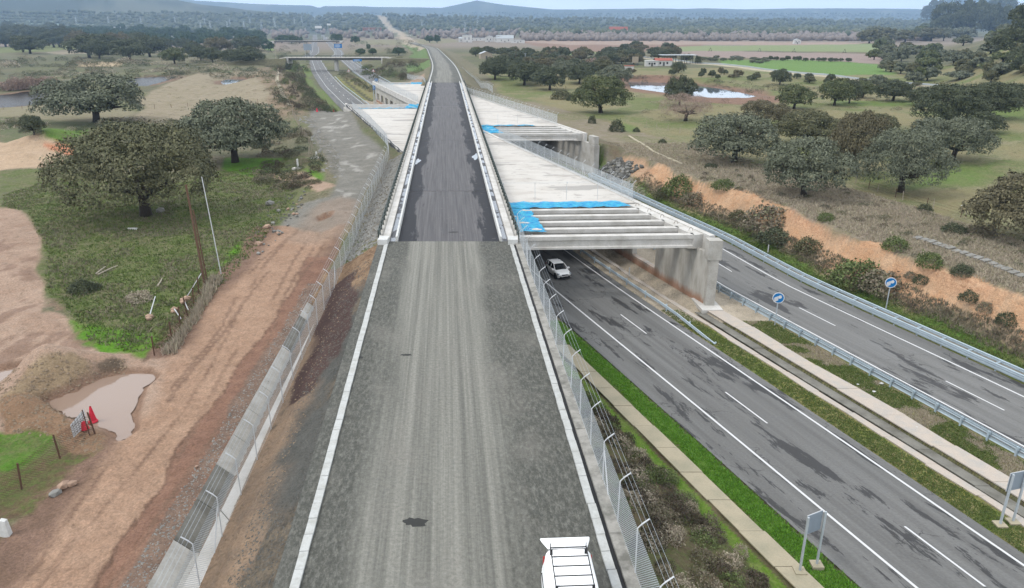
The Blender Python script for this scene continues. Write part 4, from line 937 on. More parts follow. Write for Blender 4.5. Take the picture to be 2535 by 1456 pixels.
wire_fence('post and wire fence between the brushy bank and the oak meadow on the right', [at(*p) for p in ((2540, 600), (2400, 545), (2300, 515), (2200, 485), (2130, 460), (2000, 430), (1840, 385), (1700, 335), (1600, 312))], 5.2, 1.3, 'wood_pale')
wire_fence('dark stake fence a step behind the pale posts on the right meadow edge', [at(*p) for p in ((2470, 570), (2350, 530), (2250, 500), (2150, 468))], 6.2, 1.3, 'rust')
wire_fence('low stake fence across the tan pasture behind the left oaks', [at(*p) for p in ((340, 270), (480, 264), (600, 262), (720, 256))], 5.0, 1.3, 'rust')
wire_fence('low stake fence in front of the dark river water at the left edge', [at(*p) for p in ((-40, 272), (40, 270), (140, 268))], 5.0, 1.3, 'rust')
wire_fence('line of pale stakes running up the rubble edge of the gravel track', [at(*p) for p in ((765, 388), (775, 370), (760, 350), (745, 330), (738, 310), (725, 286))], 2.6, 1.5, 'wood_pale')
wire_fence('rusty mesh fence bellied out at the corner of the green meadow', [at(*p) for p in ((382, 880), (420, 855), (455, 800), (505, 705))], 2.6, 1.6, 'rust', net=True)
wire_fence('rusty mesh fence with dark stakes beside the dirt road lower left', [at(*p) for p in ((-60, 1290), (20, 1235), (92, 1180), (160, 1130), (235, 1075))], 2.9, 1.5, 'rust', net=True)
wire_fence('stake fence by the pond bank on the right', [at(*p) for p in ((1740, 262), (1850, 268), (1960, 280))], 6, 1.2, 'wood_pale')
wire_fence('faint stake fence along the top of the bank left of the highway', [at(*p) for p in ((690, 160), (684, 200), (700, 240), (725, 275))], 6, 1.3, 'wood_pale')
# concrete lined earth ditch on the bank, as a pale line
for lab, pts, w in (('pale worn footpath line on the mound left of the highway', [(688, 165), (686, 200), (700, 235), (716, 262)], 1.3), ('pale concrete gutter winding down the bank behind the rock slope', [(1558, 338), (1610, 372), (1690, 408)], .6)):
    pp = [Vector(at(*p)) for p in pts]; pp = resample(pp, 3); mb = MB(); mb.sweep([(-w / 2, .0), (-w / 4, .12), (w / 4, .12), (w / 2, .0)], [(p.x, p.y, gz(p.x, p.y) + .05) for p in pp]); tag(mk('gutter', mb, 'concrete_path'), lab, 'gutter')
gb = [Vector(at(*p)) for p in ((2272, 592), (2300, 600), (2360, 622), (2440, 650), (2545, 695))]; gb = resample(gb, .9)
gr = thing('stone_gutter', 'grey ribbed gutter strip lying in the brush on the right bank', 'gutter', gb[0]); me = shared('gutter_tile', MB().box(-.42, .42, -.35, .35, 0, .1), 'rock_grey')
for i, p in enumerate(gb[:-1]):
    d = gb[i + 1] - p; inst('gutter_tile', me, gr, Vector((p.x, p.y, gz(p.x, p.y) + .12)) - gr.location, (0, math.radians(8), math.atan2(d.y, d.x) - math.pi / 2 + random.uniform(-.1, .1)))

# ------------------------------------------------------------------ guard rails
WB = [(0, -.155), (.035, -.15), (.08, -.11), (.08, -.05), (.01, -.01), (.01, .01), (.08, .05), (.08, .11), (.035, .15), (0, .155)]
def guard_rail(label, fn, y0, y1, side, sp=2.0, lower=True, zf=lambda y: 0, rails=1, double=False):
    root = thing('guard_rail', label, 'guard rail', (float(fn(y0)), y0, zf(y0)))
    ys = [y0] + [float(q) for q in np.arange(y0 + 3, y1 - 1, 3.0)] + [y1]
    prof = [(p[0] * side, p[1]) for p in WB]
    mb = MB(); mb.sweep([(q[0] + side * .18, q[1] + .60) for q in prof], [(float(fn(y)), y, zf(y)) for y in ys]); mk('beam', mb, 'rail_metal', root)
    if lower: mb = MB(); mb.sweep([(side * .12, .12), (side * .17, .20), (side * .17, .34), (side * .12, .42)], [(float(fn(y)), y, zf(y)) for y in ys]); mk('lower_beam', mb, 'rail_metal', root)
    if double: mb = MB(); mb.sweep([(q[0] - side * .55, q[1] + .72) for q in prof], [(float(fn(y)), y, zf(y)) for y in ys]); mk('beam', mb, 'rail_metal', root)
    pm = MB(); pm.box(-.05, .05, -.06, .06, -.3, .76); pm.box(min(0, side * .18), max(0, side * .18), -.09, .09, .48, .70)
    if double: pm.box(min(0, -side * .55), max(0, -side * .55), -.05, .05, .66, .74)
    me = shared('post', pm, 'rail_metal'); y = y0 + .2
    while y < y1:
        inst('post', me, root, (float(fn(y)) - root.location.x, y - y0, zf(y) - root.location.z), (0, 0, .32)); y += sp
    return root
guard_rail('guard rail with square blocks between the median drain and the right carriageway', lambda y: fC(y) - 8.95, 22, 150, 1, 2.0)
guard_rail('double guard rail along the outer side of the right carriageway', lambda y: fC(y) + 2.35, 30, 138, -1, 2.5, double=True)
guard_rail('guard rail running under the pergola beside the left carriageway and ending in grass', lambda y: fB(y) + 1.5, 60.5, 200, -1, 4.0, False, lambda y: -.62 * (1 - min(1, (y - 60.5) / 7)))
guard_rail('guard rail of the left carriageway median seen beyond the pergola', lambda y: fB(y) + 1.3, 212, 420, -1, 6.0, False)
guard_rail('guard rail at the outer edge of the far right carriageway', lambda y: fC(y) + 2.3, 290, 620, -1, 8.0, False)
guard_rail('guard rail on the platform side of the far right carriageway', lambda y: fC(y) - 8.9, 290, 470, 1, 8.0, False)
# delineator posts
dm = MB(); dm.box(-.06, .06, -.03, .03, 0, 1.0); dme = shared('delineator', dm, 'post_white')
for i, (u, v, z) in enumerate(((1387 + 170, 690, .6), (1900, 632, .7), (700 + 165, 250, 0), (812, 225, 0), (790, 196, 0), (772, 170, 0))):
    p = at(u, v); o = inst('delineator_post', dme, None, (p[0], p[1], p[2] + z * .5)); tag(o, ['white delineator post on the rail under the pergola', 'white marker post on the outer guard rail of the right carriageway'][i] if i < 2 else 'small white delineator post in the verge left of the distant highway', 'delineator', None if i < 2 else 'delineators left of the distant highway')

# ------------------------------------------------------------------ signs
def disc(mb, c, r, n, d, up, th=.03, seg=36):
    n = Vector(n).normalized(); u = Vector((0, 0, 1)); s_ = n.cross(u).normalized(); u = s_.cross(n); k0 = len(mb.v); c = Vector(c)
    for t in (0, th):
        for k in range(seg): a = 2 * math.pi * k / seg; mb.v.append(tuple(c + n * t + (s_ * math.cos(a) + u * math.sin(a)) * r))
    mb.f.append(tuple(range(k0, k0 + seg))[::-1]); mb.f.append(tuple(range(k0 + seg, k0 + 2 * seg)))
    for k in range(seg): j = (k + 1) % seg; mb.f.append((k0 + k, k0 + j, k0 + seg + j, k0 + seg + k))
def flat(mb, c, n, pts, th=.01):
    n = Vector(n).normalized(); s_ = Vector((0, 0, 1)).cross(n).normalized(); u = n.cross(s_); c = Vector(c); k0 = len(mb.v); m = len(pts)
    for t in (0, th):
        for a, b_ in pts: mb.v.append(tuple(c + n * t + s_ * a + u * b_))
    mb.f.append(tuple(range(k0, k0 + m))[::-1]); mb.f.append(tuple(range(k0 + m, k0 + 2 * m)))
    for k in range(m): j = (k + 1) % m; mb.f.append((k0 + k, k0 + j, k0 + m + j, k0 + m + k))
def round_sign(label, base, h, r, nrm):
    root = thing('round_sign', label, 'road sign', base); B = Vector(base); mb = MB(); mb.box(B.x - .04, B.x + .04, B.y - .04, B.y + .04, B.z, B.z + h + r); mk('post', mb, 'galvanised', root)
    n = Vector(nrm).normalized(); c = B + Vector((0, 0, h + r)) + n * .06
    mb = MB(); disc(mb, c, r, n, 0, 0); mk('rim', mb, 'sign_white', root)
    mb = MB(); disc(mb, c + n * .032, r * .87, n, 0, 0, .006); mk('face', mb, 'sign_blue', root)
    mb = MB(); cc = c + n * .042
    arc = [(r * (.28 + .26 * math.cos(a)), r * (.22 + .30 * math.sin(a))) for a in bez(-math.pi * .55, math.pi * .8, 12)]
    flat(mb, cc, n, arc + [(r * .02, r * .42), (r * -.02, r * -.02), (r * .1, r * -.1)]); mk('lamp_symbol', mb, 'sign_white', root)
    for k in range(5):
        mb = MB(); t = .36 - k * .17; flat(mb, cc, n, [(-r * .04, r * t), (-r * .72 , r * (t - .38)), (-r * .66, r * (t - .49)), (r * .02, r * (t - .10))]); mk('beam_symbol', mb, 'sign_white', root)
round_sign('blue round headlamp sign on a grey post in the median before the pergola', P(1918, 805, .1), 2.25, .54, (-.25, -1, 0))
round_sign('blue round headlamp sign behind the outer guard rail of the right carriageway', P(2193, 765, .0), 2.3, .54, (-.35, -1, 0))
def rect_sign(label, p0, p1, h, w, hh, front='sign_white', back='sign_grey'):
    a, b_ = Vector(p0), Vector(p1); root = thing('panel_sign', label, 'road sign', a); d = (b_ - a); d.z = 0; mid = (a + b_) / 2; d.normalize(); n = Vector((d.y, -d.x, 0))
    for p in (a, b_): mb = MB(); mb.box(p.x - .05, p.x + .05, p.y - .05, p.y + .05, p.z - .1, p.z + h + hh); mk('post', mb, 'galvanised', root)
    for p in (a, b_): mb = MB(); mb.box(p.x - .3, p.x + .3, p.y - .3, p.y + .3, p.z - .3, p.z + .012); mk('footing', mb, 'concrete_path', root)
    c = mid + Vector((0, 0, h + hh / 2)) - n * .09; mb = MB(); flat(mb, c, -n, [(-w / 2, -hh / 2), (w / 2, -hh / 2), (w / 2, hh / 2), (-w / 2, hh / 2)], .03); mk('panel', mb, back, root)
    mb = MB(); flat(mb, c - n * .032, -n, [(-w / 2 - .03, -hh / 2 - .03), (w / 2 + .03, -hh / 2 - .03), (w / 2 + .03, hh / 2 + .03), (-w / 2 - .03, hh / 2 + .03)], .02); mk('front_plate', mb, front, root)
rect_sign('grey sign back on two posts on the concrete path by the left carriageway', P(1980, 1412, .25), P(2022, 1396, .2), 2.15, 1.05, 1.15)
rect_sign('grey sign back on two posts in the median grass at the right edge', P(2476, 1297, .1), P(2508, 1290, .1), 2.15, 1.05, 1.15)
def tri_sign(label, u, v, z, s_=1.0, h=2.2):
    p = P(u, v, z); root = thing('warning_sign', label, 'road sign', p); B = Vector(p); mb = MB(); mb.box(B.x - .05, B.x + .05, B.y - .05, B.y + .05, B.z, B.z + h); mk('post', mb, 'galvanised', root)
    c = B + Vector((0, -.08, h)); mb = MB(); flat(mb, c, (0, -1, 0), [(-.9 * s_, 0), (.9 * s_, 0), (0, 1.6 * s_)], .03); mk('rim', mb, 'sign_red', root)
    mb = MB(); flat(mb, c + Vector((0, -.035, .12)), (0, -1, 0), [(-.68 * s_, 0), (.68 * s_, 0), (0, 1.2 * s_)], .01); mk('face', mb, 'sign_white', root)
tri_sign('triangular warning sign in the median short of the overpass', 864, 188, 0); tri_sign('triangular warning sign right of the far carriageway short of the overpass', 925, 188, .3)
def board(label, u, v, Y, w, h, mat, legs=True, cat='road sign'):
    x, y, z = Q(u, v, Y); g = gz(x, y); root = thing('direction_sign', label, cat, (x, y, g)); mb = MB(); mb.box(x - w / 2, x + w / 2, y - .1, y, z - h / 2, z + h / 2); mk('panel', mb, mat, root)
    if mat == 'sign_blue':
        for k in range(3): mb = MB(); q = z + h * (.25 - .25 * k); mb.box(x - w * .38, x + w * (.2 + .1 * (k % 2)), y - .14, y - .11, q - h * .05, q + h * .05); mk('text_line', mb, 'sign_white', root)
    if legs:
        for s_ in (-.35, .35): mb = MB(); mb.box(x + w * s_ - .12, x + w * s_ + .12, y, y + .2, g - .2, z + h / 2 - .1); mk('post', mb, 'galvanised', root)
board('blue direction sign right of the highway beyond the overpass', 837, 114, 640, 6.4, 3.2, 'sign_blue')
board('blue direction sign just under the right span of the overpass', 885, 149.5, 468, 5.2, 1.3, 'sign_blue')
board('grey back of a large sign left of the highway beyond the overpass', 761, 117, 640, 6.5, 5, 'sign_grey')
board('white board sign over the distant highway', 788, 67.5, 1500, 13, 4.5, 'sign_white')
board('small white board sign where the distant highway bends', 814, 61, 1900, 9, 4, 'sign_white')
board('small blue sign on the right verge below the warning triangle', 931, 198, 330, 1.2, 1.0, 'sign_blue')
board('blue lane sign at the left end of the farther slab wall', 926, 217, 268, .9, 1.4, 'sign_blue')

# ------------------------------------------------------------------ vehicles
def loft(mb, st, close=True):
    """st: list of stations, each a list of (x, y, z) of equal length"""
    n0 = len(mb.v); m = len(st[0])
    for s_ in st: mb.v += s_
    for i in range(len(st) - 1):
        for k in range(m - 1): a = n0 + i * m + k; mb.f.append((a, a + 1, a + 1 + m, a + m))
    mb.f.append(tuple(range(n0, n0 + m))); mb.f.append(tuple(n0 + (len(st) - 1) * m + k for k in range(m))[::-1])
def body_station(x, hw, zb, zt, tuck=.06, n=4):
    """half-open section from left sill over the top to right sill"""
    pts = [(x, -hw + tuck, zb), (x, -hw, zb + .22), (x, -hw, zb + (zt - zb) * .62), (x, -hw + .05, zt - .06), (x, -hw + .16, zt), (x, 0, zt + .025)]
    return pts + [(a, -b_, c_) for a, b_, c_ in pts[-2::-1]]
def wheels(root, xs, hw, r, w=.2):
    for x in xs:
        for s_ in (-1, 1):
            mb = MB(); y = s_ * (hw - w / 2 - .0); pr = [(r * .62, -w / 2), (r * .93, -w / 2), (r, -w / 3), (r, w / 3), (r * .93, w / 2), (r * .62, w / 2)]; seg = 20
            for k in range(seg):
                a = 2 * math.pi * k / seg
                for q in pr: mb.v.append((x + q[0] * math.cos(a), y + q[1], r + q[0] * math.sin(a)))
            m = len(pr)
            for k in range(seg):
                for j in range(m): mb.f.append((k * m + j, k * m + (j + 1) % m, ((k + 1) % seg) * m + (j + 1) % m, ((k + 1) % seg) * m + j))
            wh = mk('wheel', mb, 'rubber', root, org=(0, 0, 0))
            mb = MB(); n = 20; mb.v = [(x, y + s_ * w * .36, r)] + [(x + r * .64 * math.cos(2 * math.pi * k / n), y + s_ * w * (.46 if k % 2 else .40), r + r * .64 * math.sin(2 * math.pi * k / n)) for k in range(n)]
            mb.f = [(0, 1 + k, 1 + (k + 1) % n) for k in range(n)]; mk('rim', mb, 'alloy', wh, org=(0, 0, 0))
def mesh_part(name, mb, mat, root, smooth=False): return mk(name, mb, mat, root, smooth=smooth, org=(0, 0, 0))
def hatchback(label, loc, rz, paint='car_white'):
    root = thing('hatchback_car', label, 'car', loc, rz)   # forward = +x
    st = [(-2.02, .62, .42, .80), (-1.96, .78, .30, .92), (-1.6, .86, .24, .98), (-.8, .885, .22, .97), (.3, .885, .22, .95), (.95, .88, .22, .93), (1.5, .85, .22, .84), (1.85, .78, .24, .74), (2.02, .66, .32, .64), (2.07, .5, .38, .55)]
    mb = MB(); loft(mb, [body_station(*s_) for s_ in st]); mesh_part('body', mb, paint, root, True)
    mb = MB(); gs = [(-1.93, .60, .94, .99), (-1.62, .70, .95, 1.36), (-1.0, .74, .94, 1.43), (-.1, .74, .93, 1.44), (.25, .73, .93, 1.38), (1.02, .62, .91, .95)]
    S = []
    for x, hw, z0, z1 in gs:
        t = min(.15, (z1 - z0) * .4); p = [(x, -hw - .09 * (z1 - z0 > .2), z0), (x, -hw + t * .45, z1 - .05), (x, -hw + t, z1), (x, 0, z1 + .02)]; S.append(p + [(a, -b_, c_) for a, b_, c_ in p[-2::-1]])
    loft(mb, S); mesh_part('windows', mb, 'glass_dark', root, True)
    mb = MB(); S = []
    for x, hw, z in ((-1.78, .56, 1.30), (-1.58, .60, 1.385), (-1.0, .64, 1.455), (-.1, .64, 1.465), (.16, .62, 1.43), (.24, .58, 1.40)): S.append([(x, -hw, z - .03), (x, -hw * .8, z + .012), (x, 0, z + .03), (x, hw * .8, z + .012), (x, hw, z - .03)])
    loft(mb, S); mesh_part('roof', mb, paint, root, True)
    for s_ in (-1, 1):
        for a, b_ in (((1.05, .80, .95), (.22, .63, 1.40)), ((-.22, .83, .95), (-.20, .66, 1.43)), ((-1.05, .83, .96), (-1.12, .66, 1.41)), ((-1.9, .68, .98), (-1.66, .60, 1.37))):
            mb = MB(); mb.bar((a[0], s_ * a[1], a[2]), (b_[0], s_ * b_[1], b_[2]), .06, .06); mesh_part('pillar', mb, paint, root)
        mb = MB(); mb.box(1.62, 1.93, s_ * .70 - .13, s_ * .70 + .13, .60, .74); mesh_part('headlight', mb, 'lamp_glass', root)
        mb = MB(); mb.box(.62, .82, s_ * .98 - .11, s_ * .98 + .11, .90, 1.04); mesh_part('mirror', mb, paint, root)
        for x in (-1.28, 1.28): mb = MB(); mb.tube([(x, s_ * .70, .33), (x, s_ * .893, .33)], .37, 20); mesh_part('wheel_arch', mb, 'black_plastic', root)
        mb = MB(); mb.box(-1.99, -1.9, s_ * .62 - .14, s_ * .62 + .14, .78, .92); mesh_part('tail_light', mb, 'sign_red', root)
        mb = MB(); mb.box(-.18, .1, s_ * .888 - .012, s_ * .888 + .012, .78, .81); mesh_part('door_handle', mb, 'black_plastic', root)
    mb = MB(); mb.box(1.98, 2.085, -.34, .34, .52, .64); mesh_part('grille', mb, 'black_plastic', root)
    mb = MB(); mb.box(1.95, 2.08, -.6, .6, .30, .42); mesh_part('lower_grille', mb, 'black_plastic', root)
    mb = MB(); mb.box(2.07, 2.10, -.26, .26, .43, .52); mesh_part('number_plate', mb, 'sign_white', root)
    wheels(root, (-1.28, 1.28), .89, .32); return root
hd = math.atan2(-1, .345)
p = P(1386, 684, .03); hatchback('white hatchback driving out from under the pergola on the left carriageway', (p[0] - .2, p[1] + .6, .03), hd)
def van(loc, rz):
    root = thing('delivery_van', 'white van with black roof rack and raised tailgate parked on the gravel platform', 'van', loc, rz)
    st = [(-2.2, .80, .34, 1.15), (-2.14, .90, .30, 1.2), (-1.2, .93, .26, 1.22), (0, .93, .26, 1.2), (1.0, .93, .26, 1.12), (1.75, .88, .26, 1.0), (2.1, .8, .28, .86), (2.24, .62, .36, .7)]
    mb = MB(); loft(mb, [body_station(*s_) for s_ in st]); mesh_part('body', mb, 'van_white', root, True)
    S = []
    for x, hw, z0, z1 in ((-2.16, .80, 1.12, 1.80), (-2.0, .84, 1.12, 1.86), (-.5, .86, 1.12, 1.89), (.3, .85, 1.1, 1.86), (.6, .83, 1.1, 1.78)):
        pts = [(x, -hw - .06, z0), (x, -hw, z0 + .2), (x, -hw + .06, z1 - .14), (x, -hw + .14, z1 - .03), (x, -hw + .26, z1), (x, 0, z1 + .03)]; S.append(pts + [(a, -b_, c_) for a, b_, c_ in pts[-2::-1]])
    mb = MB(); loft(mb, S); mesh_part('cargo_shell', mb, 'van_white', root, True)
    mb = MB(); S = []
    for x, hw, z0, z1 in ((.58, .81, 1.08, 1.76), (1.0, .78, 1.06, 1.55), (1.62, .70, 1.0, 1.05)):
        pts = [(x, -hw - .05, z0), (x, -hw + .1, z1 - .04), (x, -hw + .2, z1), (x, 0, z1 + .02)]; S.append(pts + [(a, -b_, c_) for a, b_, c_ in pts[-2::-1]])
    loft(mb, S); mesh_part('windscreen', mb, 'glass_dark', root, True)
    # raised tailgate hinged at the rear edge of the roof
    mb = MB(); hx0, hz = -2.14, 1.84; L_ = .8; a = R(-14); th = .05
    def tp(l, y, t): return (hx0 - l * math.cos(a) - t * math.sin(a), y, hz + l * math.sin(a) + t * math.cos(a))
    prof = [(0, .68), (.25, .76), (.6, .86), (.82, .90)]
    S = [[tp(l, -w, 0), tp(l, -w + .03, th), tp(l, w - .03, th), tp(l, w, 0), tp(l, -w, 0)] for l, w in prof]; loft(mb, S); tg = mesh_part('tailgate', mb, 'van_white', root)
    mb = MB(); q = [tp(.2, -.55, -.012), tp(.2, .55, -.012), tp(.6, .64, -.012), tp(.6, -.64, -.012)]; mb.v = q; mb.f = [(0, 1, 2, 3)]; mesh_part('rear_window', mb, 'glass_dark', tg)
    mb = MB(); mb.v = [tp(.66, .02, th + .004), tp(.66, .26, th + .004), tp(.70, .26, th + .004), tp(.70, .02, th + .004)]; mb.f = [(0, 1, 2, 3)]; mesh_part('badge', mb, 'black_plastic', tg)
    mb = MB(); mb.box(-2.19, -2.12, -.7, .7, .5, 1.7); mesh_part('rear_opening', mb, 'black_plastic', root)
    rk = MB()
    for s_ in (-1, 1): rk.bar((-2.0, s_ * .62, 2.06), (1.0, s_ * .62, 2.0), .035, .035); rk.bar((-2.0, s_ * .62, 2.0), (-2.0, s_ * .62, 2.2), .03)
    mesh_part('rack_rail', rk, 'black_plastic', root)
    for i in range(7): mb = MB(); x = -1.95 + .46 * i; mb.bar((x, -.64, 2.06 - .02 * i / 6), (x, .64, 2.06 - .02 * i / 6), .03, .03); mesh_part('rack_bar', mb, 'black_plastic', root)
    for x in (-1.85, -.1, .8):
        for s_ in (-1, 1): mb = MB(); mb.bar((x, s_ * .60, 1.84), (x, s_ * .60, 2.06), .05, .09); mesh_part('rack_foot', mb, 'black_plastic', root)
    for s_ in (-1, 1):
        mb = MB(); mb.box(-2.20, -2.15, s_ * .80 - .05, s_ * .82 + .05, .95, 1.5); mesh_part('tail_light', mb, 'sign_red', root)
        for x in (-1.32, 1.45): mb = MB(); mb.tube([(x, s_ * .74, .34), (x, s_ * .938, .34)], .40, 20); mesh_part('wheel_arch', mb, 'black_plastic', root)
        mb = MB(); mb.box(1.0, 1.2, s_ * 1.03 - .12, s_ * 1.03 + .12, 1.0, 1.25); mesh_part('mirror', mb, 'black_plastic', root)
        mb = MB(); mb.box(-1.9, .5, s_ * .905 - .02, s_ * .905 + .02, 1.02, 1.05); mesh_part('side_moulding', mb, 'black_plastic', root)
    wheels(root, (-1.32, 1.45), .94, .34); return root
p = P(1412, 1338, 9.9); van((p[0] - .02, p[1] - 2.52, 8.01), math.atan2(-1, -.0) + .05)
def truck(label, u, v, z=.03, L=12, w=2.5, h=3.6, cat='truck', name='box_truck', mats=('wall_white', 'sign_white')):
    p = P(u, v, z); root = thing(name, label, cat, p, math.atan2(-1, .30)); mb = MB(); mb.box(-L / 2, L / 2 - 2.3 * (L > 6), -w / 2, w / 2, .9 if L > 6 else .35, h); mesh_part('cargo_box' if L > 6 else 'body', mb, mats[0], root)
    if L > 6: mb = MB(); mb.box(L / 2 - 2.1, L / 2, -w / 2 + .05, w / 2 - .05, .6, 2.9); mesh_part('cab', mb, mats[1], root); mb = MB(); mb.box(L / 2 - .02, L / 2 + .03, -1.0, 1.0, 1.7, 2.6); mesh_part('windscreen', mb, 'glass_dark', root)
    else: mb = MB(); mb.box(-L * .35, L * .2, -w / 2 + .1, w / 2 - .1, h, h + .5); mesh_part('windows', mb, 'glass_dark', root)
    for x in (-L * .36, L * .36):
        for s_ in (-1, 1): mb = MB(); mb.tube([(x, s_ * (w / 2 - .3), .5), (x, s_ * w / 2, .5)], .5 if L > 6 else .33, 12); mesh_part('wheel', mb, 'rubber', root)
truck('white box truck far along the right carriageway beyond the overpass', 811, 97, h=4.0, w=3.2)
truck('white lorry at the far bend of the left carriageway', 776, 77, L=14)
truck('small white car far along the left carriageway', 778, 106, L=4.4, w=1.8, h=1.0, cat='car', name='car')
truck('white car just behind another on the distant left carriageway', 777, 99.5, L=4.4, w=1.8, h=1.0, cat='car', name='car')

# ------------------------------------------------------------------ overpasses
def overpass(label, Y, x0, x1, zt, dep, pier_x, w, tilt=0.0):
    root = thing('overpass_bridge', label, 'bridge', (pier_x, Y, 0)); mb = MB(); mb.box(x0, x1, Y - w / 2, Y + w / 2, zt - .35, zt); mk('deck', mb, 'concrete_wall', root)
    mb = MB(); mb.box(x0 + 1, x1 - 1, Y - w / 2 + .8, Y + w / 2 - .8, zt - dep, zt - .35); mk('girder', mb, 'rock_dark', root)
    for s_ in (-1, 1):
        mb = MB(); mb.box(x0 - 6, x1 + 6, Y + s_ * (w / 2 - .05) - .03, Y + s_ * (w / 2 - .05) + .03, zt + .95, zt + 1.05); mk('rail', mb, 'green_paint', root)
        mb = MB(); mb.box(x0 - 6, x1 + 6, Y + s_ * (w / 2 - .05) - .03, Y + s_ * (w / 2 - .05) + .03, zt + .5, zt + .56); mk('rail', mb, 'green_paint', root)
    pm = shared('post', MB().box(-.06, .06, -.06, .06, 0, 1.0), 'green_paint'); x = x0
    while x < x1:
        inst('post', pm, root, (x - pier_x, -w / 2 + .05, zt)); x += 3
    mb = MB(); mb.box(pier_x - 1.0, pier_x + 1.0, Y - 1.6, Y + 1.6, -.3, zt - dep); mk('pier', mb, 'concrete_light', root)
    for xe, s_ in ((x0, 1), (x1, -1)):
        mb = MB(); mb.v = [(xe - s_ * 2, Y - w / 2, zt - .4), (xe + s_ * 3.5, Y - w / 2, zt - .4), (xe + s_ * 3.5, Y - w / 2, zt - dep - 2.2), (xe - s_ * .5, Y - w / 2, zt - dep)] ; mb.v += [(a, b_ + w, c_) for a, b_, c_ in mb.v]
        mb.f = [(0, 1, 2, 3), (7, 6, 5, 4), (0, 4, 5, 1), (1, 5, 6, 2), (2, 6, 7, 3), (3, 7, 4, 0)]; mk('abutment', mb, 'concrete_light', root)
overpass('road overpass with dark girder and one median pier crossing the highway', 480, float(Q(704, 142, 480)[0]), float(Q(960, 142, 480)[0]), 8.3, 1.6, float(Q(832, 150, 480)[0]), 9)
overpass('second overpass crossing the highway far beyond the first', 1010, -312, -220, 8.2, 1.6, -268, 9)
# side road and approach embankment for the first overpass
for xa, xb in ((float(Q(704, 142, 480)[0]) - 70, float(Q(704, 142, 480)[0]) + 2.5), (float(Q(960, 142, 480)[0]) - 2.5, float(Q(960, 142, 480)[0]) + 32)):
    mb = MB(); za, zb = (gz(xa, 480), 7.9) if xa < -150 else (7.9, gz(xb, 480)); w_ = 5; f_ = 13
    mb.v = [(xa, 480 - w_, za), (xb, 480 - w_, zb), (xb, 480 + w_, zb), (xa, 480 + w_, za), (xa, 480 - w_ - (za) * .9, 0), (xb, 480 - w_ - zb * .9, 0), (xb, 480 + w_ + zb * .9, 0), (xa, 480 + w_ + za * .9, 0)]
    mb.f = [(0, 1, 2, 3), (4, 5, 1, 0), (3, 2, 6, 7), (5, 6, 2, 1), (0, 3, 7, 4)]; struct(mk('embankment', mb, 'brush_bank' if 'brush_bank' in MATS else 'rock_dark'))

# ------------------------------------------------------------------ foliage builders
def leaves_mesh(name, C, Nrm, size, mat, rng, tri=False):
    """C centres, Nrm normals (n,3), size (n,) -> one mesh of small faces"""
    n = len(C); r = rng.normal(size=(n, 3)); Nn = Nrm / (np.linalg.norm(Nrm, axis=1, keepdims=True) + 1e-9)
    u = np.cross(Nn, r); u /= np.linalg.norm(u, axis=1, keepdims=True) + 1e-9; v = np.cross(Nn, u); s_ = size[:, None]; a = rng.uniform(.6, 1.0, (n, 1))
    k = 3 if tri else 4
    if tri: V = np.stack([C - u * s_ * a, C + u * s_ * a, C + v * s_ * 1.6], 1)
    else: V = np.stack([C - u * s_ - v * s_ * a * .4, C - v * s_ * a, C + u * s_ + v * s_ * .3, C + v * s_ * a], 1)
    V = V.reshape(-1, 3); me = bpy.data.meshes.new(name); me.vertices.add(len(V)); me.vertices.foreach_set('co', V.ravel())
    me.loops.add(n * k); me.loops.foreach_set('vertex_index', np.arange(n * k, dtype=np.int32)); me.polygons.add(n)
    me.polygons.foreach_set('loop_start', np.arange(0, n * k, k, dtype=np.int32)); me.polygons.foreach_set('loop_total', np.full(n, k, np.int32)); me.update()
    me.materials.append(MATS[mat]); return me
def rdirs(rng, n): d = rng.normal(size=(n, 3)); return d / np.linalg.norm(d, axis=1, keepdims=True)
def crown_pts(rng, nl, nleaf, flat=.55, lobe=(.15, .27), droop=.6, zc=.55, hz=.38):
    """unit tree: crown radius 1 across, total height 1; returns centres and normals"""
    L = []; core = []
    for i in range(nl):
        a = i * 2.399 + rng.uniform(-.35, .35); q = 1 - 1.95 * (i + .5) / nl + rng.uniform(-.08, .08); q = max(-.95, min(1, q)); q = q if q > 0 else q * (.7 + .3 * rng.random()); w = math.sqrt(1 - min(.62, q * q)) if q < 0 else math.sqrt(1 - min(1, q * q)); r = rng.uniform(*lobe) * (.80 + .25 * w)
        rr = (1.02 - r * .9) * w * rng.uniform(.62, 1.10); L.append((rr * math.cos(a), rr * math.sin(a), q * .78 * rng.uniform(.8, 1.05) - .55 * (w > .78) * rng.random() ** 1.3, r))
    L = np.array(L); keep_ = rng.random(len(L)) > .10; keep_[:3] = True; L = L[keep_]; per = np.maximum(20, (nleaf * L[:, 3] ** 2 / (L[:, 3] ** 2).sum() * 1.5).astype(int)); Cs, Ns = [], []
    for (x, y, z, r), m in zip(L, per):
        d = rdirs(rng, m); d[:, 2] = np.where(d[:, 2] < -.35, -d[:, 2] * .8, d[:, 2]); k = rng.uniform(3, 6)
        bump = 1 + .17 * np.sin(d[:, 0] * k * 2.2 + x * 9) * np.sin(d[:, 1] * k * 2.1 + y * 7) + .10 * np.sin(d[:, 2] * k * 3 + x * 5) + rng.normal(0, .06, m)
        p = np.stack([x + d[:, 0] * r * bump, y + d[:, 1] * r * bump, zc + z * hz + d[:, 2] * r * bump * .8], 1)
        keep = p[:, 2] > .07 + .05 * rng.random()
        for (x2, y2, z2, r2) in L:
            if (x2, y2, z2) != (x, y, z): keep &= (((p[:, 0] - x2) ** 2 + (p[:, 1] - y2) ** 2 + ((p[:, 2] - zc - z2 * hz) / .8) ** 2) > (r2 * .80) ** 2)
        Cs.append(p[keep]); Ns.append(d[keep])
    C = np.concatenate(Cs); N = np.concatenate(Ns); 
    return C, N, L
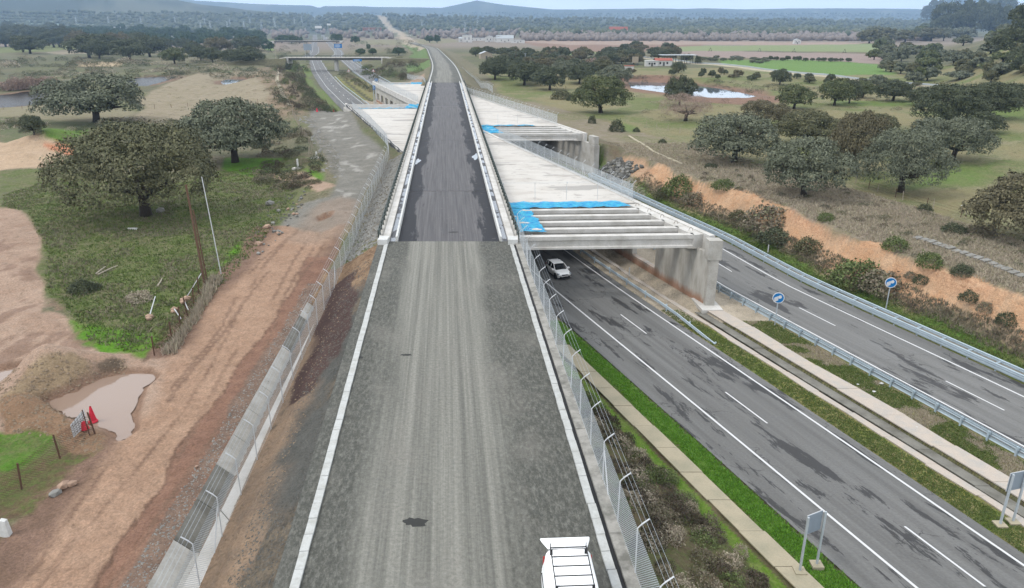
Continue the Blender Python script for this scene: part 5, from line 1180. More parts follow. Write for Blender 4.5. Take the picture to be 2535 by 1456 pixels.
def make_tree_meshes(seed, nl, nleaf, leaf, mat, **kw):
    rng = np.random.default_rng(seed); C, N, L = crown_pts(rng, nl, nleaf, **kw)
    N = N * 1.0 + rdirs(rng, len(N)) * .6; size = leaf * rng.uniform(.6, 1.35, len(C))
    # the unit tree is 2 wide and 1 high; leaves are pre-squashed for a typical height/radius ratio of 1.5
    me = leaves_mesh('crown', C, N, size, mat, rng); co = np.empty(len(me.vertices) * 3); me.vertices.foreach_get('co', co); co = co.reshape(-1, 3)
    cen = np.repeat(C, 4, axis=0); co[:, 2] = cen[:, 2] + (co[:, 2] - cen[:, 2]) / 1.15; me.vertices.foreach_set('co', co.ravel())
    zc, hz = kw.get('zc', .55), kw.get('hz', .38)
    mb = MB(); lean = rng.uniform(-.05, .05, 2); fork = .27
    mb.tube([(0, 0, -.04), (lean[0] * .4, lean[1] * .4, fork * .5), (lean[0], lean[1], fork)], [.085, .062, .066], 9)
    for x, y, z, r in L[rng.permutation(len(L))[:7]]:
        e = (x * .9, y * .9, zc + z * hz); m_ = (lean[0] + (e[0] - lean[0]) * .45 + rng.uniform(-.06, .06), lean[1] + (e[1] - lean[1]) * .45, fork + (e[2] - fork) * .34)
        mb.tube([(lean[0], lean[1], fork - .03), m_, e], [.046, .034, .012], 6)
    return me, shared('trunk', mb, 'bark', True)
TV = {}
def tree_variant(kind, tier, i):
    k = (kind, tier, i)
    if k not in TV:
        mat = {'grey': 'leaf_grey', 'green': 'leaf_green', 'olive': 'leaf_olive', 'brown': 'leaf_brown', 'dark': 'leaf_dark', 'pine': 'leaf_pine', 'pink': 'twig_pink'}[kind]
        nl, n, lf = {0: (105, 60000, .0135), 1: (80, 27000, .019), 2: (44, 8000, .034), 3: (20, 1800, .07)}[tier]
        kw = {}
        if tier >= 2: kw = dict(lobe=(.19, .33))
        if kind == 'pink': lf *= .42; n = int(n * 1.2); kw = dict(zc=.5, hz=.4)
        # copies of one shape in another colour share the geometry of the first
        base = (tier, i, kind == 'pink')
        if base in TV:
            me = TV[base][0].copy(); me.materials.clear(); me.materials.append(MATS[mat]); TV[k] = (me, TV[base][1])
        else: TV[k] = TV[base] = make_tree_meshes(100 + tier * 10 + i * 3 + (50 if kind == 'pink' else 0), nl, n, lf, mat, **kw)
    return TV[k]
def plant_tree(label, loc, rad, h, kind, tier, vi, group=None, name='oak_tree', low=0.0):
    cm, tm = tree_variant(kind, tier, vi); root = thing(name, label, 'tree', loc, random.uniform(0, 6.28), group); root.scale = (rad, rad, h)
    root.location.z = loc[2] - low
    inst('crown', cm, root); inst('trunk', tm, root); return root
def tree_px(label, bu, bv, w, top, kind, tier=1, vi=None, group=None, name='oak_tree', z=None):
    """base pixel, crown width and top row in the photograph -> a tree standing there"""
    p = at(bu, bv); zc = p[1] * _c + (CAMZ - p[2]) * _s; rad = w / 2 * zc / F * 1.03
    ztop = Q(bu, top, p[1])[2]; h = max(1.2, ztop - p[2])
    # the crown top leans back with the depth of the crown
    h *= .97
    vi = (int(bu * 7 + bv) % (3 if tier == 1 else 4)) if vi is None else vi
    return plant_tree(label, p, rad, h, kind, tier, vi, group, name)
T = tree_px
T('largest oak with a broad dense crown standing in the green meadow on the left', 362, 535, 375, 298, 'olive', 0, 0)
T('grey leaved oak with knobbly crown right behind the largest oak', 583, 402, 250, 238, 'grey', 1, 1)
T('wide leaning oak with thick bent trunk in front of the tan pasture at left', 240, 304, 250, 176, 'grey', 1, 2)
T('small dark bushy evergreen beside the sand pit at the left edge', 85, 334, 62, 284, 'dark', 2, 1)
T('grey oak with dark trunk at the right edge of the picture', 2545, 600, 290, 428, 'brown', 1, 0)
T('big round grey green oak with short straight trunk above the red earth bank', 2230, 476, 216, 312, 'grey', 0, 1)
T('low broad grey oak whose crown reaches the ground above the scarp', 1990, 486, 204, 334, 'grey', 1, 2)
T('large spreading grey oak in front of the pink leafless tree', 1817, 404, 218, 278, 'grey', 1, 0)
T('brown tinged oak squeezed between the two big grey oaks', 2115, 430, 140, 270, 'brown', 1, 1)
T('leafy oak with trunk showing right of the round grey green oak', 2357, 398, 176, 284, 'grey', 1, 2)
T('olive oak behind the low broad grey oak', 1995, 356, 158, 270, 'olive', 1, 1)
T('big dark green oak with curtains of foliage left of the pond', 1487, 280, 142, 184, 'green', 1, 0)
T('bare pinkish tree in front of the pond', 1697, 300, 128, 224, 'pink', 1, 0, name='bare_tree')
T('dark oak rising behind the pink bare tree at the edge of the pond', 1682, 262, 78, 186, 'dark', 2, 2)
T('brown green oak with crooked trunk right of the pond end', 1888, 312, 122, 246, 'brown', 1, 2)
T('green rounded oak just beyond the brown green oak', 1965, 270, 92, 208, 'green', 2, 0)
T('dark oak with thin trunk in the second row right of the pond', 2065, 262, 84, 193, 'green', 2, 1)
T('smaller oak half hidden behind the second row oak', 2102, 256, 56, 198, 'dark', 2, 3)
T('paired stem oak beyond the bright grass on the right', 2210, 250, 94, 196, 'dark', 2, 2)
T('massive dark oak of the right hand group', 2345, 318, 168, 202, 'dark', 1, 0)
T('dark oak with slim trunk at the far right of the meadow', 2445, 294, 138, 200, 'dark', 1, 1)
T('lone oak above the pond end beside the pale country road', 1930, 211, 52, 170, 'dark', 2, 1)
T('small oak with forked trunk by the white farmhouse', 1679, 181, 36, 153, 'dark', 2, 3)
T('dark cypress shaped tree beside the open shed', 1727, 159, 17, 138, 'dark', 3, 1, name='cypress_tree')
T('small round tree by the country road', 1740, 185, 17, 168, 'dark', 3, 2)
T('oak with clear trunk beside the slab fence on the right', 1361, 223, 88, 163, 'dark', 2, 0)
T('leafy oak at the left end of the right hand oak row', 1298, 212, 92, 150, 'dark', 2, 1)
T('grey oak in the middle of the right hand oak row', 1434, 208, 70, 160, 'dark', 2, 2)
T('grey oak behind the big dark green oak', 1522, 208, 80, 161, 'grey', 2, 3)
T('dark oak near the platform fence in front of the oak row', 1225, 198, 72, 142, 'dark', 2, 3)
T('oak in the back row behind the small metal shed', 1268, 176, 60, 138, 'dark', 2, 2)
T('brownish oak in the back row above the right hand oaks', 1400, 166, 60, 136, 'brown', 2, 0)
T('reddish twiggy tree in the back row of oaks', 1465, 168, 34, 140, 'pink', 2, 1, name='bare_tree')
T('dark oak at the end of the back row', 1508, 158, 60, 132, 'dark', 2, 1)
T('green stone pine beside the small metal shed', 1178, 140, 36, 116, 'green', 2, 1, name='pine_tree')
T('dark bushy tree left of the small metal shed', 1208, 138, 44, 114, 'dark', 2, 2)
T('round dark pine beyond the platform bend', 1064, 106, 30, 88, 'pine', 3, 0, name='pine_tree')
T('taller dark pine beside the round one beyond the platform bend', 1082, 107, 20, 86, 'pine', 3, 1, name='pine_tree')
T('big round pine right of the distant highway', 834, 107, 34, 83, 'pine', 2, 1, name='pine_tree')
T('second pine right of the distant highway', 879, 107, 24, 89, 'pine', 3, 2, name='pine_tree')
T('round dark bush tree below the second pine', 893, 136, 24, 120, 'pine', 3, 3)
T('pine beside the round dark bush tree', 923, 136, 24, 119, 'pine', 3, 0, name='pine_tree')
T('slim young pine among the roadside bushes', 912, 124, 11, 109, 'pine', 3, 1, name='pine_tree')
T('spreading green pine left of the grassy embankment', 987, 137, 34, 117, 'pine', 2, 2, name='pine_tree')
T('first pine of the clump by the green field left of the highway', 698, 107, 34, 86, 'pine', 2, 0, name='pine_tree')
T('second pine of the clump by the green field left of the highway', 722, 108, 34, 87, 'pine', 2, 3, name='pine_tree')
T('right hand pine of the clump by the green field left of the highway', 742, 109, 22, 90, 'pine', 3, 2, name='pine_tree')
T('dark roundish tree left of the overpass', 670, 127, 22, 102, 'pine', 3, 3)
T('small tree in the green field left of the overpass', 655, 124, 14, 112, 'pine', 3, 1)
for i, (u, v, w, t, k, ti) in enumerate([(75, 133, 72, 90, 'dark', 2), (58, 130, 50, 92, 'dark', 2), (15, 116, 60, 84, 'dark', 2), (66, 104, 72, 65, 'dark', 2), (134, 118, 58, 80, 'dark', 2), (147, 117, 46, 74, 'dark', 2), (165, 111, 60, 68, 'dark', 2), (110, 112, 40, 72, 'dark', 2),
        (222, 144, 92, 86, 'dark', 2), (247, 147, 56, 100, 'dark', 2), (267, 137, 70, 86, 'dark', 2), (200, 122, 54, 80, 'brown', 2), (323, 150, 84, 98, 'dark', 2), (296, 128, 62, 82, 'brown', 2), (372, 142, 72, 90, 'dark', 2), (345, 124, 60, 84, 'dark', 2), (433, 159, 56, 120, 'green', 2), (405, 130, 60, 96, 'dark', 2),
        (480, 140, 44, 104, 'dark', 2), (497, 151, 46, 116, 'dark', 2), (527, 156, 50, 120, 'dark', 2), (571, 159, 50, 124, 'dark', 2), (540, 132, 62, 94, 'brown', 2), (615, 161, 74, 118, 'dark', 2), (595, 128, 60, 96, 'dark', 2), (625, 124, 44, 92, 'dark', 2), (455, 124, 40, 96, 'dark', 2), (-20, 118, 60, 76, 'dark', 2), (0, 100, 60, 68, 'dark', 2), (30, 96, 46, 64, 'dark', 2)]):
    T('dark oak in the crowded grove of low oaks behind the scrub on the left', u, v, w * 1.12, t - 3, k, ti, i % 4, 'oaks of the left hand grove')
rn = random.Random(5)
for i in range(150):
    u = rn.uniform(150, 650); v = rn.uniform(84, 112) + (u > 500) * 6
    T('deep green pine in the belt of pines behind the left oak grove', u, v, rn.uniform(22, 38), v - rn.uniform(16, 28), 'pine', 3, i % 4, 'pines of the belt behind the left grove', 'pine_tree')
for i in range(26):
    u = rn.uniform(-60, 200); v = rn.uniform(84, 104); T('dark oak in the back rows of the grove at the far left', u, v, rn.uniform(30, 54), v - rn.uniform(24, 34), 'dark', 3, i % 4, 'back rows of the far left grove')
for i in range(80):
    u = rn.uniform(1240, 1700); v = rn.uniform(138, 176) - (u > 1500) * 14; T('dark oak in the dense thicket behind the right hand oak row', u, v, rn.uniform(26, 48), v - rn.uniform(16, 28), rn.choice(['dark', 'dark', 'brown', 'olive']), 3, i % 4, 'thicket behind the right hand oak row')
for i in range(22):
    u = rn.uniform(1610, 1900); v = 137 + (u - 1610) * .055 + rn.uniform(-3, 6); T('grey olive tree in the rows beyond the open shed', u, v, rn.uniform(16, 26), v - rn.uniform(7, 10), 'grey', 3, i % 4, 'olive trees beyond the open shed', 'olive_tree')
for i in range(14):
    u = 1905 + i * 15 + rn.uniform(-4, 4); v = 150 + (u - 1900) * .02 + rn.uniform(-1, 1); T('dark bushy tree in the hedge between the two green fields', u, v, rn.uniform(10, 18), v - rn.uniform(8, 13), 'dark', 3, i % 4, 'hedge between the green fields')
for i in range(30):
    u = rn.uniform(1500, 2300); v = 172 + (u - 1500) * .055 + rn.uniform(-4, 10); T('small dark tree along the pale country road beyond the pond', u, v, rn.uniform(14, 30), v - rn.uniform(9, 20), rn.choice(['dark', 'brown', 'olive']), 3, i % 4, 'small trees along the country road')
for u, v, w, t, k in ((1330, 200, 76, 156, 'dark'), (1395, 190, 72, 150, 'grey'), (1455, 192, 60, 154, 'dark'), (1490, 182, 66, 146, 'olive'), (1260, 190, 70, 148, 'dark'), (1345, 176, 60, 142, 'brown')):
    T('oak filling the gaps in the right hand oak row', u, v, w, t, k, 2, int(u) % 4, 'oaks filling the right hand row')
for u, v, w, t, k in ((2290, 262, 88, 214, 'dark'), (2395, 276, 96, 218, 'dark'), (2500, 262, 92, 204, 'dark'), (2135, 244, 60, 200, 'green'), (2175, 330, 84, 282, 'olive'), (2430, 330, 96, 276, 'dark'), (2300, 350, 100, 292, 'grey')):
    T('dark oak crowded behind the massive oaks at right', u, v, w, t, k, 2, int(u) % 4, 'oaks crowded behind the right group')
# wooded rise on the far right
for i, (u, v, w, t) in enumerate([(2340, 92, 86, 2), (2400, 92, 80, -4), (2455, 92, 84, 8), (2310, 60, 60, 0), (2500, 140, 100, 66), (2470, 70, 80, -10), (2540, 90, 90, 0), (2530, 180, 80, 110), (2360, 40, 70, -20), (2430, 36, 70, -30)]):
    T('tall dark oak on the wooded rise at the upper right corner', u, v, w, t, 'dark', 2, i % 4, 'oaks on the rise at the upper right')
for i in range(70):
    u = rn.uniform(2150, 2545); v = rn.uniform(70, 205) + (2300 - u) * .12 * (u < 2300); T('pale green scrubby tree on the slope below the wooded rise', u, v, rn.uniform(34, 70), v - rn.uniform(22, 38), rn.choice(['grey', 'grey', 'olive', 'green']), 3, i % 4, 'scrubby trees below the wooded rise')

# shrubs
SV = {}
def shrub_mesh(mat, i, n=1500, leaf=.06, core=True):
    k = (mat, i, n)
    if k not in SV:
        rng = np.random.default_rng(300 + i); d = rdirs(rng, n); d[:, 2] = np.abs(d[:, 2]); rad = 1 + .18 * np.sin(d[:, 0] * 5 + i) * np.sin(d[:, 1] * 4) + rng.normal(0, .10, n); rad *= rng.uniform(.55, 1, n) ** .35
        C = d * rad[:, None]; C[:, 2] *= .85; SV[k] = leaves_mesh('foliage', C, d * .3 + rdirs(rng, n), leaf * rng.uniform(.6, 1.4, n), mat, rng, tri=True)
    return SV[k]
def shrub(label, loc, r, h, mat, vi=0, group=None, name='shrub', n=1500):
    root = thing(name, label, 'shrub', loc, random.uniform(0, 6.28), group); root.scale = (r, r, h); root.location.z -= .06; inst('foliage', shrub_mesh(mat, vi, n), root); return root
MASS = {}
def mass_add(key, loc, r, h, mat, vi, n): MASS.setdefault(key + (mat,), []).append((loc, r, h, vi, n))
def mass_build():
    for (name, label, mat), L in MASS.items():
        Vs = []
        for loc, r, h, vi, n in L:
            me = shrub_mesh(mat, vi, n); co = np.empty(len(me.vertices) * 3); me.vertices.foreach_get('co', co); co = co.reshape(-1, 3); a = random.uniform(0, 6.28); ca, sa = math.cos(a), math.sin(a)
            Vs.append(np.stack([(co[:, 0] * ca - co[:, 1] * sa) * r + loc[0], (co[:, 0] * sa + co[:, 1] * ca) * r + loc[1], co[:, 2] * h + loc[2] - .06], 1))
        V = np.concatenate(Vs); n = len(V) // 3; me = bpy.data.meshes.new(name); me.vertices.add(len(V)); me.vertices.foreach_set('co', V.ravel()); me.loops.add(n * 3); me.loops.foreach_set('vertex_index', np.arange(n * 3, dtype=np.int32)); me.polygons.add(n); me.polygons.foreach_set('loop_start', np.arange(0, n * 3, 3, dtype=np.int32)); me.polygons.foreach_set('loop_total', np.full(n, 3, np.int32)); me.update(); me.materials.append(MATS[mat]); o = bpy.data.objects.new(name, me); COL.objects.link(o); tag(o, label, 'brush', None, 'stuff')
def mass_px(name, label, u, v, w, hpx, mat, n=500):
    p = at(u, v); zc = p[1] * _c + (CAMZ - p[2]) * _s; mass_add((name, label), p, w / 2 * zc / F, hpx * zc / F, mat, int(u) % 3, n)
def shrub_px(label, u, v, w, hpx, mat, group=None, name='shrub', n=1500):
    p = at(u, v); zc = p[1] * _c + (CAMZ - p[2]) * _s; return shrub(label, p, w / 2 * zc / F, hpx * zc / F, mat, int(u) % 3, group, name, n)
S_ = shrub_px
S_('dark spiky bush in the green meadow at left', 205, 722, 66, 36, 'leaf_dark')
S_('smaller dark bush trailing from the spiky bush', 235, 716, 36, 18, 'leaf_dark')
S_('pale dead brush heap in the meadow', 345, 745, 66, 28, 'twig_grey')
for i, (u, v, w, h, m) in enumerate([(1527, 326, 38, 32, 'leaf_dark'), (1466, 306, 20, 22, 'leaf_dark'), (1575, 327, 18, 12, 'leaf_dark'), (1390, 246, 50, 26, 'leaf_olive'), (1415, 250, 26, 18, 'leaf_dark'), (1640, 355, 20, 12, 'leaf_dark'), (2290, 522, 36, 20, 'leaf_dark'), (2045, 545, 40, 22, 'broom'), (2215, 616, 60, 34, 'broom'), (2300, 660, 62, 40, 'broom'),
        (2180, 716, 110, 50, 'brush'), (2120, 700, 130, 62, 'broom'), (1900, 560, 120, 56, 'brush'), (1920, 598, 100, 34, 'leaf_dark'), (1680, 480, 76, 50, 'broom'), (1640, 490, 50, 26, 'leaf_olive'), (1790, 466, 56, 26, 'broom'), (1720, 500, 60, 26, 'brush'), (1830, 540, 50, 22, 'leaf_olive'), (2000, 620, 70, 36, 'leaf_olive'), (2380, 680, 50, 30, 'leaf_dark'),
        (2400, 745, 50, 26, 'leaf_dark'), (2440, 770, 44, 24, 'brush'), (2490, 800, 50, 30, 'leaf_dark'), (2280, 700, 40, 22, 'leaf_dark'), (2255, 690, 34, 18, 'brush'), (1455, 175, 30, 12, 'brush'), (2430, 585, 70, 36, 'brush'), (2360, 575, 60, 26, 'leaf_dark'), (1760, 415, 34, 12, 'leaf_dark')]):
    S_('rounded shrub number on the brushy right bank'.replace(' number', '') if i > 5 else 'compact dark shrub above the farther pergola fence', u, v, w, h, m, 'shrubs of the right bank' if i > 5 else 'dark shrubs above the far pergola')
for i in range(150):
    t = rn.uniform(0, 1); y = 50 + 70 * t; x = float(fC(y)) + rn.choice([rn.uniform(5.8, 7.6), rn.uniform(10.5, 26), rn.uniform(10.5, 26)]); mass_add(('heath', 'low heath tufts scattered over the right bank'), (x, y, gz(x, y)), rn.uniform(.3, .95), rn.uniform(.25, .7), rn.choice(['brush', 'brush_dark', 'leaf_dark', 'leaf_olive', 'brush']), i % 3, 500)
for i in range(60):
    u = rn.uniform(640, 790); v = rn.uniform(330, 470) ; 
    if u > 760 and v < 400: continue
    S_('low heath bush between the oak and the rubble edge of the gravel track', u, v, rn.uniform(18, 50), rn.uniform(8, 24), rn.choice(['brush', 'leaf_olive', 'leaf_dark', 'brush_dark']), 'heath bushes left of the gravel track', n=700)
for i in range(230):
    u = rn.uniform(-20, 680); v = rn.choice([rn.uniform(150, 196), rn.uniform(296, 330)])
    if v > 280 and (u > 560 or 100 < u < 170): continue
    mass_px('scrub', 'low scrub over the rough ground in front of the left oaks', u, v, rn.uniform(20, 52), rn.uniform(7, 16), rn.choice(['leaf_dark', 'leaf_olive', 'brush', 'leaf_dark', 'twig_grey']), 350)
for i in range(9): S_('bare pinkish willow bush on the bank of the river at left', 10 + i * 15 + rn.uniform(-5, 5), 224 - i * 1.2, 38, rn.uniform(22, 32), 'twig_pink', 'pink willows on the river bank', 'willow_bush', 1500)
for i in range(46):
    u = rn.uniform(690, 760); v = rn.uniform(150, 275); 
    S_('green brown bush on the bank left of the highway cutting', u, v, rn.uniform(14, 34), rn.uniform(8, 20), rn.choice(['broom', 'leaf_olive', 'brush', 'leaf_dark', 'brush_dark']), 'bushes on the bank left of the highway', n=600)
for i in range(60):
    u = rn.uniform(900, 1040); v = rn.uniform(150, 200); 
    if v < 168 and u < 960: continue
    S_('bush in the rough triangle between the far carriageway and the platform', u, v, rn.uniform(16, 34), rn.uniform(8, 15), rn.choice(['leaf_olive', 'brush', 'leaf_dark', 'broom', 'brush_dark']), 'bushes between highway and platform', n=500)
for i in range(12): u = 830 + i * 9; S_('roadside bush in the far median', 845 + i * 8 + rn.uniform(-5, 5), 186 + i * 4.2, rn.uniform(18, 30), rn.uniform(9, 16), rn.choice(['leaf_olive', 'leaf_dark', 'brush']), 'bushes in the far median', n=600)
for i in range(140):
    u = rn.uniform(640, 1040); v = rn.uniform(100, 140)
    if 765 < u < 860: continue
    mass_px('scrub', 'distant scrub in the rough fields beside the highway', u, v, rn.uniform(8, 22), rn.uniform(4, 10), rn.choice(['leaf_olive', 'leaf_dark', 'brush', 'leaf_pine']), 200)
for i in range(120):
    u = rn.uniform(1500, 2250); v = 180 + (u - 1500) * .07 + rn.uniform(0, 26)
    mass_px('scrub', 'small bushes dotted on the pasture around the pond', u, v, rn.uniform(10, 26), rn.uniform(4, 10), rn.choice(['leaf_olive', 'leaf_dark', 'brush', 'brush_dark']), 200)
# dark brown winter brush on the slope beside the left carriageway
for i in range(140):
    y = rn.uniform(19, 52); w0 = float(fX(y)) + 7.2; w1 = float(fA(y)) - 7.6
    if w1 - w0 < .6: continue
    x = w0 + (w1 - w0) * rn.random() ** .8; mass_add(('dry_brush', 'dry brown winter brush on the slope below the right hand mesh fence'), (x, y, gz(x, y)), rn.uniform(.4, .95), rn.uniform(.4, 1.1), rn.choice(['brush_dark', 'brush_dark', 'brush', 'broom', 'twig_grey']), i % 3, 900)

for i in range(120):
    u = rn.uniform(350, 690); v = rn.uniform(196, 300); mass_px('scrub', 'small dry tussocks on the tan pasture', u, v, rn.uniform(6, 18), rn.uniform(2, 5), rn.choice(['brush', 'twig_grey', 'leaf_olive', 'twig_pink']), 120)
for i in range(90):
    u = rn.uniform(650, 770); v = rn.uniform(150, 285); mass_px('scrub', 'green brown scrub on the bank left of the highway', u, v, rn.uniform(10, 26), rn.uniform(5, 12), rn.choice(['brush', 'leaf_dark', 'leaf_olive', 'broom']), 300)
for i in range(150):
    u = rn.uniform(1560, 2535); v = rn.uniform(250, 560)
    if u < 2300 and v > 330 + (u - 1560) * .28: continue
    mass_px('scrub', 'small tussocks scattered over the right hand meadow', u, v, rn.uniform(6, 18), rn.uniform(2, 6), rn.choice(['brush', 'leaf_olive', 'broom', 'twig_grey']), 120)
for i in range(110):
    y = rn.uniform(215, 430); x = float(fA(y)) - rn.uniform(10, 17); mass_add(('scrub', 'dark bushes on the slope left of the highway cutting'), (x, y, gz(x, y)), rn.uniform(1.2, 2.6), rn.uniform(1.2, 2.8), rn.choice(['leaf_dark', 'leaf_olive', 'brush_dark', 'brush']), i % 3, 500)
for i in range(120):
    u = rn.uniform(1560, 2535); v = rn.uniform(200, 300); mass_px('scrub', 'rough scrub between the oaks of the right hand meadow', u, v, rn.uniform(14, 34), rn.uniform(3, 8), rn.choice(['brush', 'leaf_olive', 'leaf_dark', 'brush_dark']), 200)
mass_build()
# ------------------------------------------------------------------ ground cover (one object per kind)
def tufts(name, pts, h, w, mat, per=5, label=None, seed=1, lean=.5):
    rng = np.random.default_rng(seed); n = len(pts); B = np.repeat(np.array(pts), per, axis=0); m = len(B); hh = h * rng.uniform(.4, 1.2, m)[:, None]; a = rng.uniform(0, 6.28, m)
    B[:, 0] += rng.normal(0, w * 2.5, m); B[:, 1] += rng.normal(0, w * 2.5, m); d = np.stack([np.cos(a), np.sin(a), np.zeros(m)], 1); tip = B + d[:, [1, 0, 2]] * rng.normal(0, lean, (m, 1)) * hh + np.array([0, 0, 1]) * hh
    V = np.stack([B - d * w, B + d * w, tip], 1).reshape(-1, 3); me = bpy.data.meshes.new(name); me.vertices.add(len(V)); me.vertices.foreach_set('co', V.ravel()); me.loops.add(m * 3); me.loops.foreach_set('vertex_index', np.arange(m * 3, dtype=np.int32)); me.polygons.add(m); me.polygons.foreach_set('loop_start', np.arange(0, m * 3, 3, dtype=np.int32)); me.polygons.foreach_set('loop_total', np.full(m, 3, np.int32)); me.update(); me.materials.append(MATS[mat]); o = bpy.data.objects.new(name, me); COL.objects.link(o); tag(o, label, 'grass', None, 'stuff'); return o
def scatter(n, xf, yf, ok=None, seed=2):
    rng = np.random.default_rng(seed); Y = rng.uniform(0, 1, n); Y = yf[0] * (yf[1] / yf[0]) ** Y; t = rng.uniform(0, 1, n); X = xf(Y)[0] + (xf(Y)[1] - xf(Y)[0]) * t; k = np.ones(n, bool) if ok is None else ok(X, Y); X, Y = X[k], Y[k]; Z = terr(X, Y); return np.stack([X, Y, Z], 1)
tufts('dry_brush', scatter(26000, lambda Y: (fC(Y) + 10.4, fC(Y) + 27), (44, 150), seed=3), .30, .05, 'twig_grey', 4, 'dry grey brush covering the top of the right bank', 3)
tufts('dry_brush', scatter(4500, lambda Y: (fC(Y) + 6.0, fC(Y) + 8.2), (44, 128), seed=4), .35, .045, 'brush', 5, 'dry brush at the foot of the red earth bank', 4)
tufts('verge_grass', scatter(9000, lambda Y: (fC(Y) + 4.3, fC(Y) + 6.6), (40, 130), seed=5), .16, .05, 'grass_green', 4, 'green grass at the foot of the right bank', 5)
tufts('verge_grass', scatter(9000, lambda Y: (fA(Y) - 4.95, fA(Y) - 3.0), (18, 62), seed=6), .10, .03, 'grass_bright', 5, 'bright grass strip beside the left carriageway shoulder', 6)
tufts('median_grass', scatter(13000, lambda Y: (fB(Y) + 1.0, fB(Y) + 3.0), (18, 69), seed=7), .09, .035, 'grass_green', 4, 'mossy grass strip in the median beside the left carriageway', 7)
tufts('median_grass', scatter(16000, lambda Y: (fB(Y) + 7.3, fC(Y) - 9.0), (30, 66), lambda X, Y: fbm(X / 2.5, Y / 2.5, 90) > .5, 8), .11, .035, 'grass_green', 3, 'patchy green grass in the median before the guard rail', 8)
tufts('median_grass', scatter(16000, lambda Y: (fB(Y) + 7.3, fC(Y) - 9.0), (30, 66), lambda X, Y: fbm(X / 2.5, Y / 2.5, 90) < .52, 18), .10, .03, 'twig_grey', 3, 'dry grass in the median before the guard rail', 18)
mead = [at(u, v)[:2] for u, v in ((0, 430), (150, 418), (360, 475), (520, 435), (700, 395), (740, 480), (640, 620), (540, 730), (430, 860), (330, 880), (205, 845), (175, 790), (105, 720), (108, 620), (60, 525), (0, 515))]
inm = lambda X, Y: sdist(X, Y, mead) < -.3
tufts('meadow_grass', scatter(42000, lambda Y: (-70 + 0 * Y, -20 + 0 * Y), (44, 125), inm, 9), .20, .05, 'grass_green', 3, 'green grass of the left meadow', 9, .9)
tufts('meadow_grass', scatter(30000, lambda Y: (-70 + 0 * Y, -20 + 0 * Y), (44, 125), lambda X, Y: inm(X, Y) & (fbm(X / 4, Y / 4, 53) > .47), 10), .26, .035, 'brush', 3, 'dry stalks among the grass of the left meadow', 10, .9)
tufts('dry_brush', scatter(7000, lambda Y: (-34 + 0 * Y, -22 + 0 * Y), (44, 64), lambda X, Y: sdist(X, Y, [at(u, v)[:2] for u, v in ((400, 880), (470, 800), (520, 690), (560, 680), (500, 780), (430, 880))]) < 0, 11), .7, .035, 'twig_grey', 5, 'tall dry brush along the bellied fence', 11)
def soil(name, n, xf, yf, r, mat, label, ok=None, seed=1, z0=0):
    P_ = scatter(n, xf, yf, ok, seed); rng = np.random.default_rng(seed); V0 = np.array([(-1, -1, 0), (1, -1, 0), (1, 1, 0), (-1, 1, 0), (0, 0, 1.1)]) ; Vs = []; Fs = []
    for i, p in enumerate(P_):
        s_ = r * rng.uniform(.35, 1.3) ** 1.5; a = rng.uniform(0, 6.28); ca, sa = math.cos(a), math.sin(a); q = V0 * rng.uniform(.6, 1.2, V0.shape) * s_; x = q[:, 0] * ca - q[:, 1] * sa; y = q[:, 0] * sa + q[:, 1] * ca
        Vs += [(p[0] + x[k], p[1] + y[k], p[2] + q[k, 2] - .02 + z0) for k in range(5)]; b5 = i * 5; Fs += [(b5, b5 + 1, b5 + 4), (b5 + 1, b5 + 2, b5 + 4), (b5 + 2, b5 + 3, b5 + 4), (b5 + 3, b5, b5 + 4)]
    mb = MB(); mb.v = Vs; mb.f = Fs; o = mk(name, mb, mat); tag(o, label, name.replace('_', ' '), None, 'stuff'); return o
soil('gravel', 8000, lambda Y: (fX(Y) - 9.0, fX(Y) - 6.3), (16, 62), .042, 'rock_dark', 'loose dark gravel spilling down left of the white kerb', seed=12)
soil('soil_clods', 2600, lambda Y: (fX(Y) - 11.6, fX(Y) - 8), (16, 64), .05, 'soil_brown', 'brown clods on the bank between ditch and platform', seed=13)
heap = [at(u, v)[:2] for u, v in ((0, 930), (60, 910), (165, 870), (245, 890), (315, 890), (315, 930), (200, 970), (130, 1005), (220, 1055), (265, 1090), (225, 1130), (100, 1080), (0, 1075))]
soil('soil_clods', 7000, lambda Y: (-36 + 0 * Y, -18 + 0 * Y), (33, 50), .075, 'soil_brown', 'clods of earth on the spoil heaps by the puddle', lambda X, Y: sdist(X, Y, heap) < 0, 14)
soil('gravel', 4500, lambda Y: (lin(Y, [(10, -15.6), (24, -15.8), (45, -16.9), (61, -18)]) - .3, lin(Y, [(10, -14.9), (24, -14.9), (45, -16.2), (61, -17.1)]) + .2), (14, 62), .05, 'rock_grey', 'small stones along the edge of the dirt road by the ditch', seed=15)
soil('rubble', 3600, lambda Y: (fX(Y) - 10.5 + (Y - 66) * .02, fX(Y) - 6.9), (66, 120), .14, 'rock_grey', 'broken stone between the left fence and the bridge railing', seed=16)
rub = [at(u, v)[:2] for u, v in ((770, 290), (800, 340), (842, 390), (838, 440), (808, 436), (798, 380), (765, 330), (742, 292))]
soil('rubble', 3000, lambda Y: (-60 + 0 * Y, -20 + 0 * Y), (90, 200), .26, 'rock_grey', 'rubble edge along the left side of the gravel track', lambda X, Y: sdist(X, Y, rub) < .5, 17)
rub2 = [at(u, v)[:2] for u, v in ((655, 505), (690, 480), (755, 480), (740, 540), (690, 560), (650, 610), (632, 640), (625, 600))]
soil('rubble', 1500, lambda Y: (-36 + 0 * Y, -18 + 0 * Y), (66, 104), .13, 'rock_dark', 'small rubble beside the dirt road', lambda X, Y: sdist(X, Y, rub2) < 0, 18)

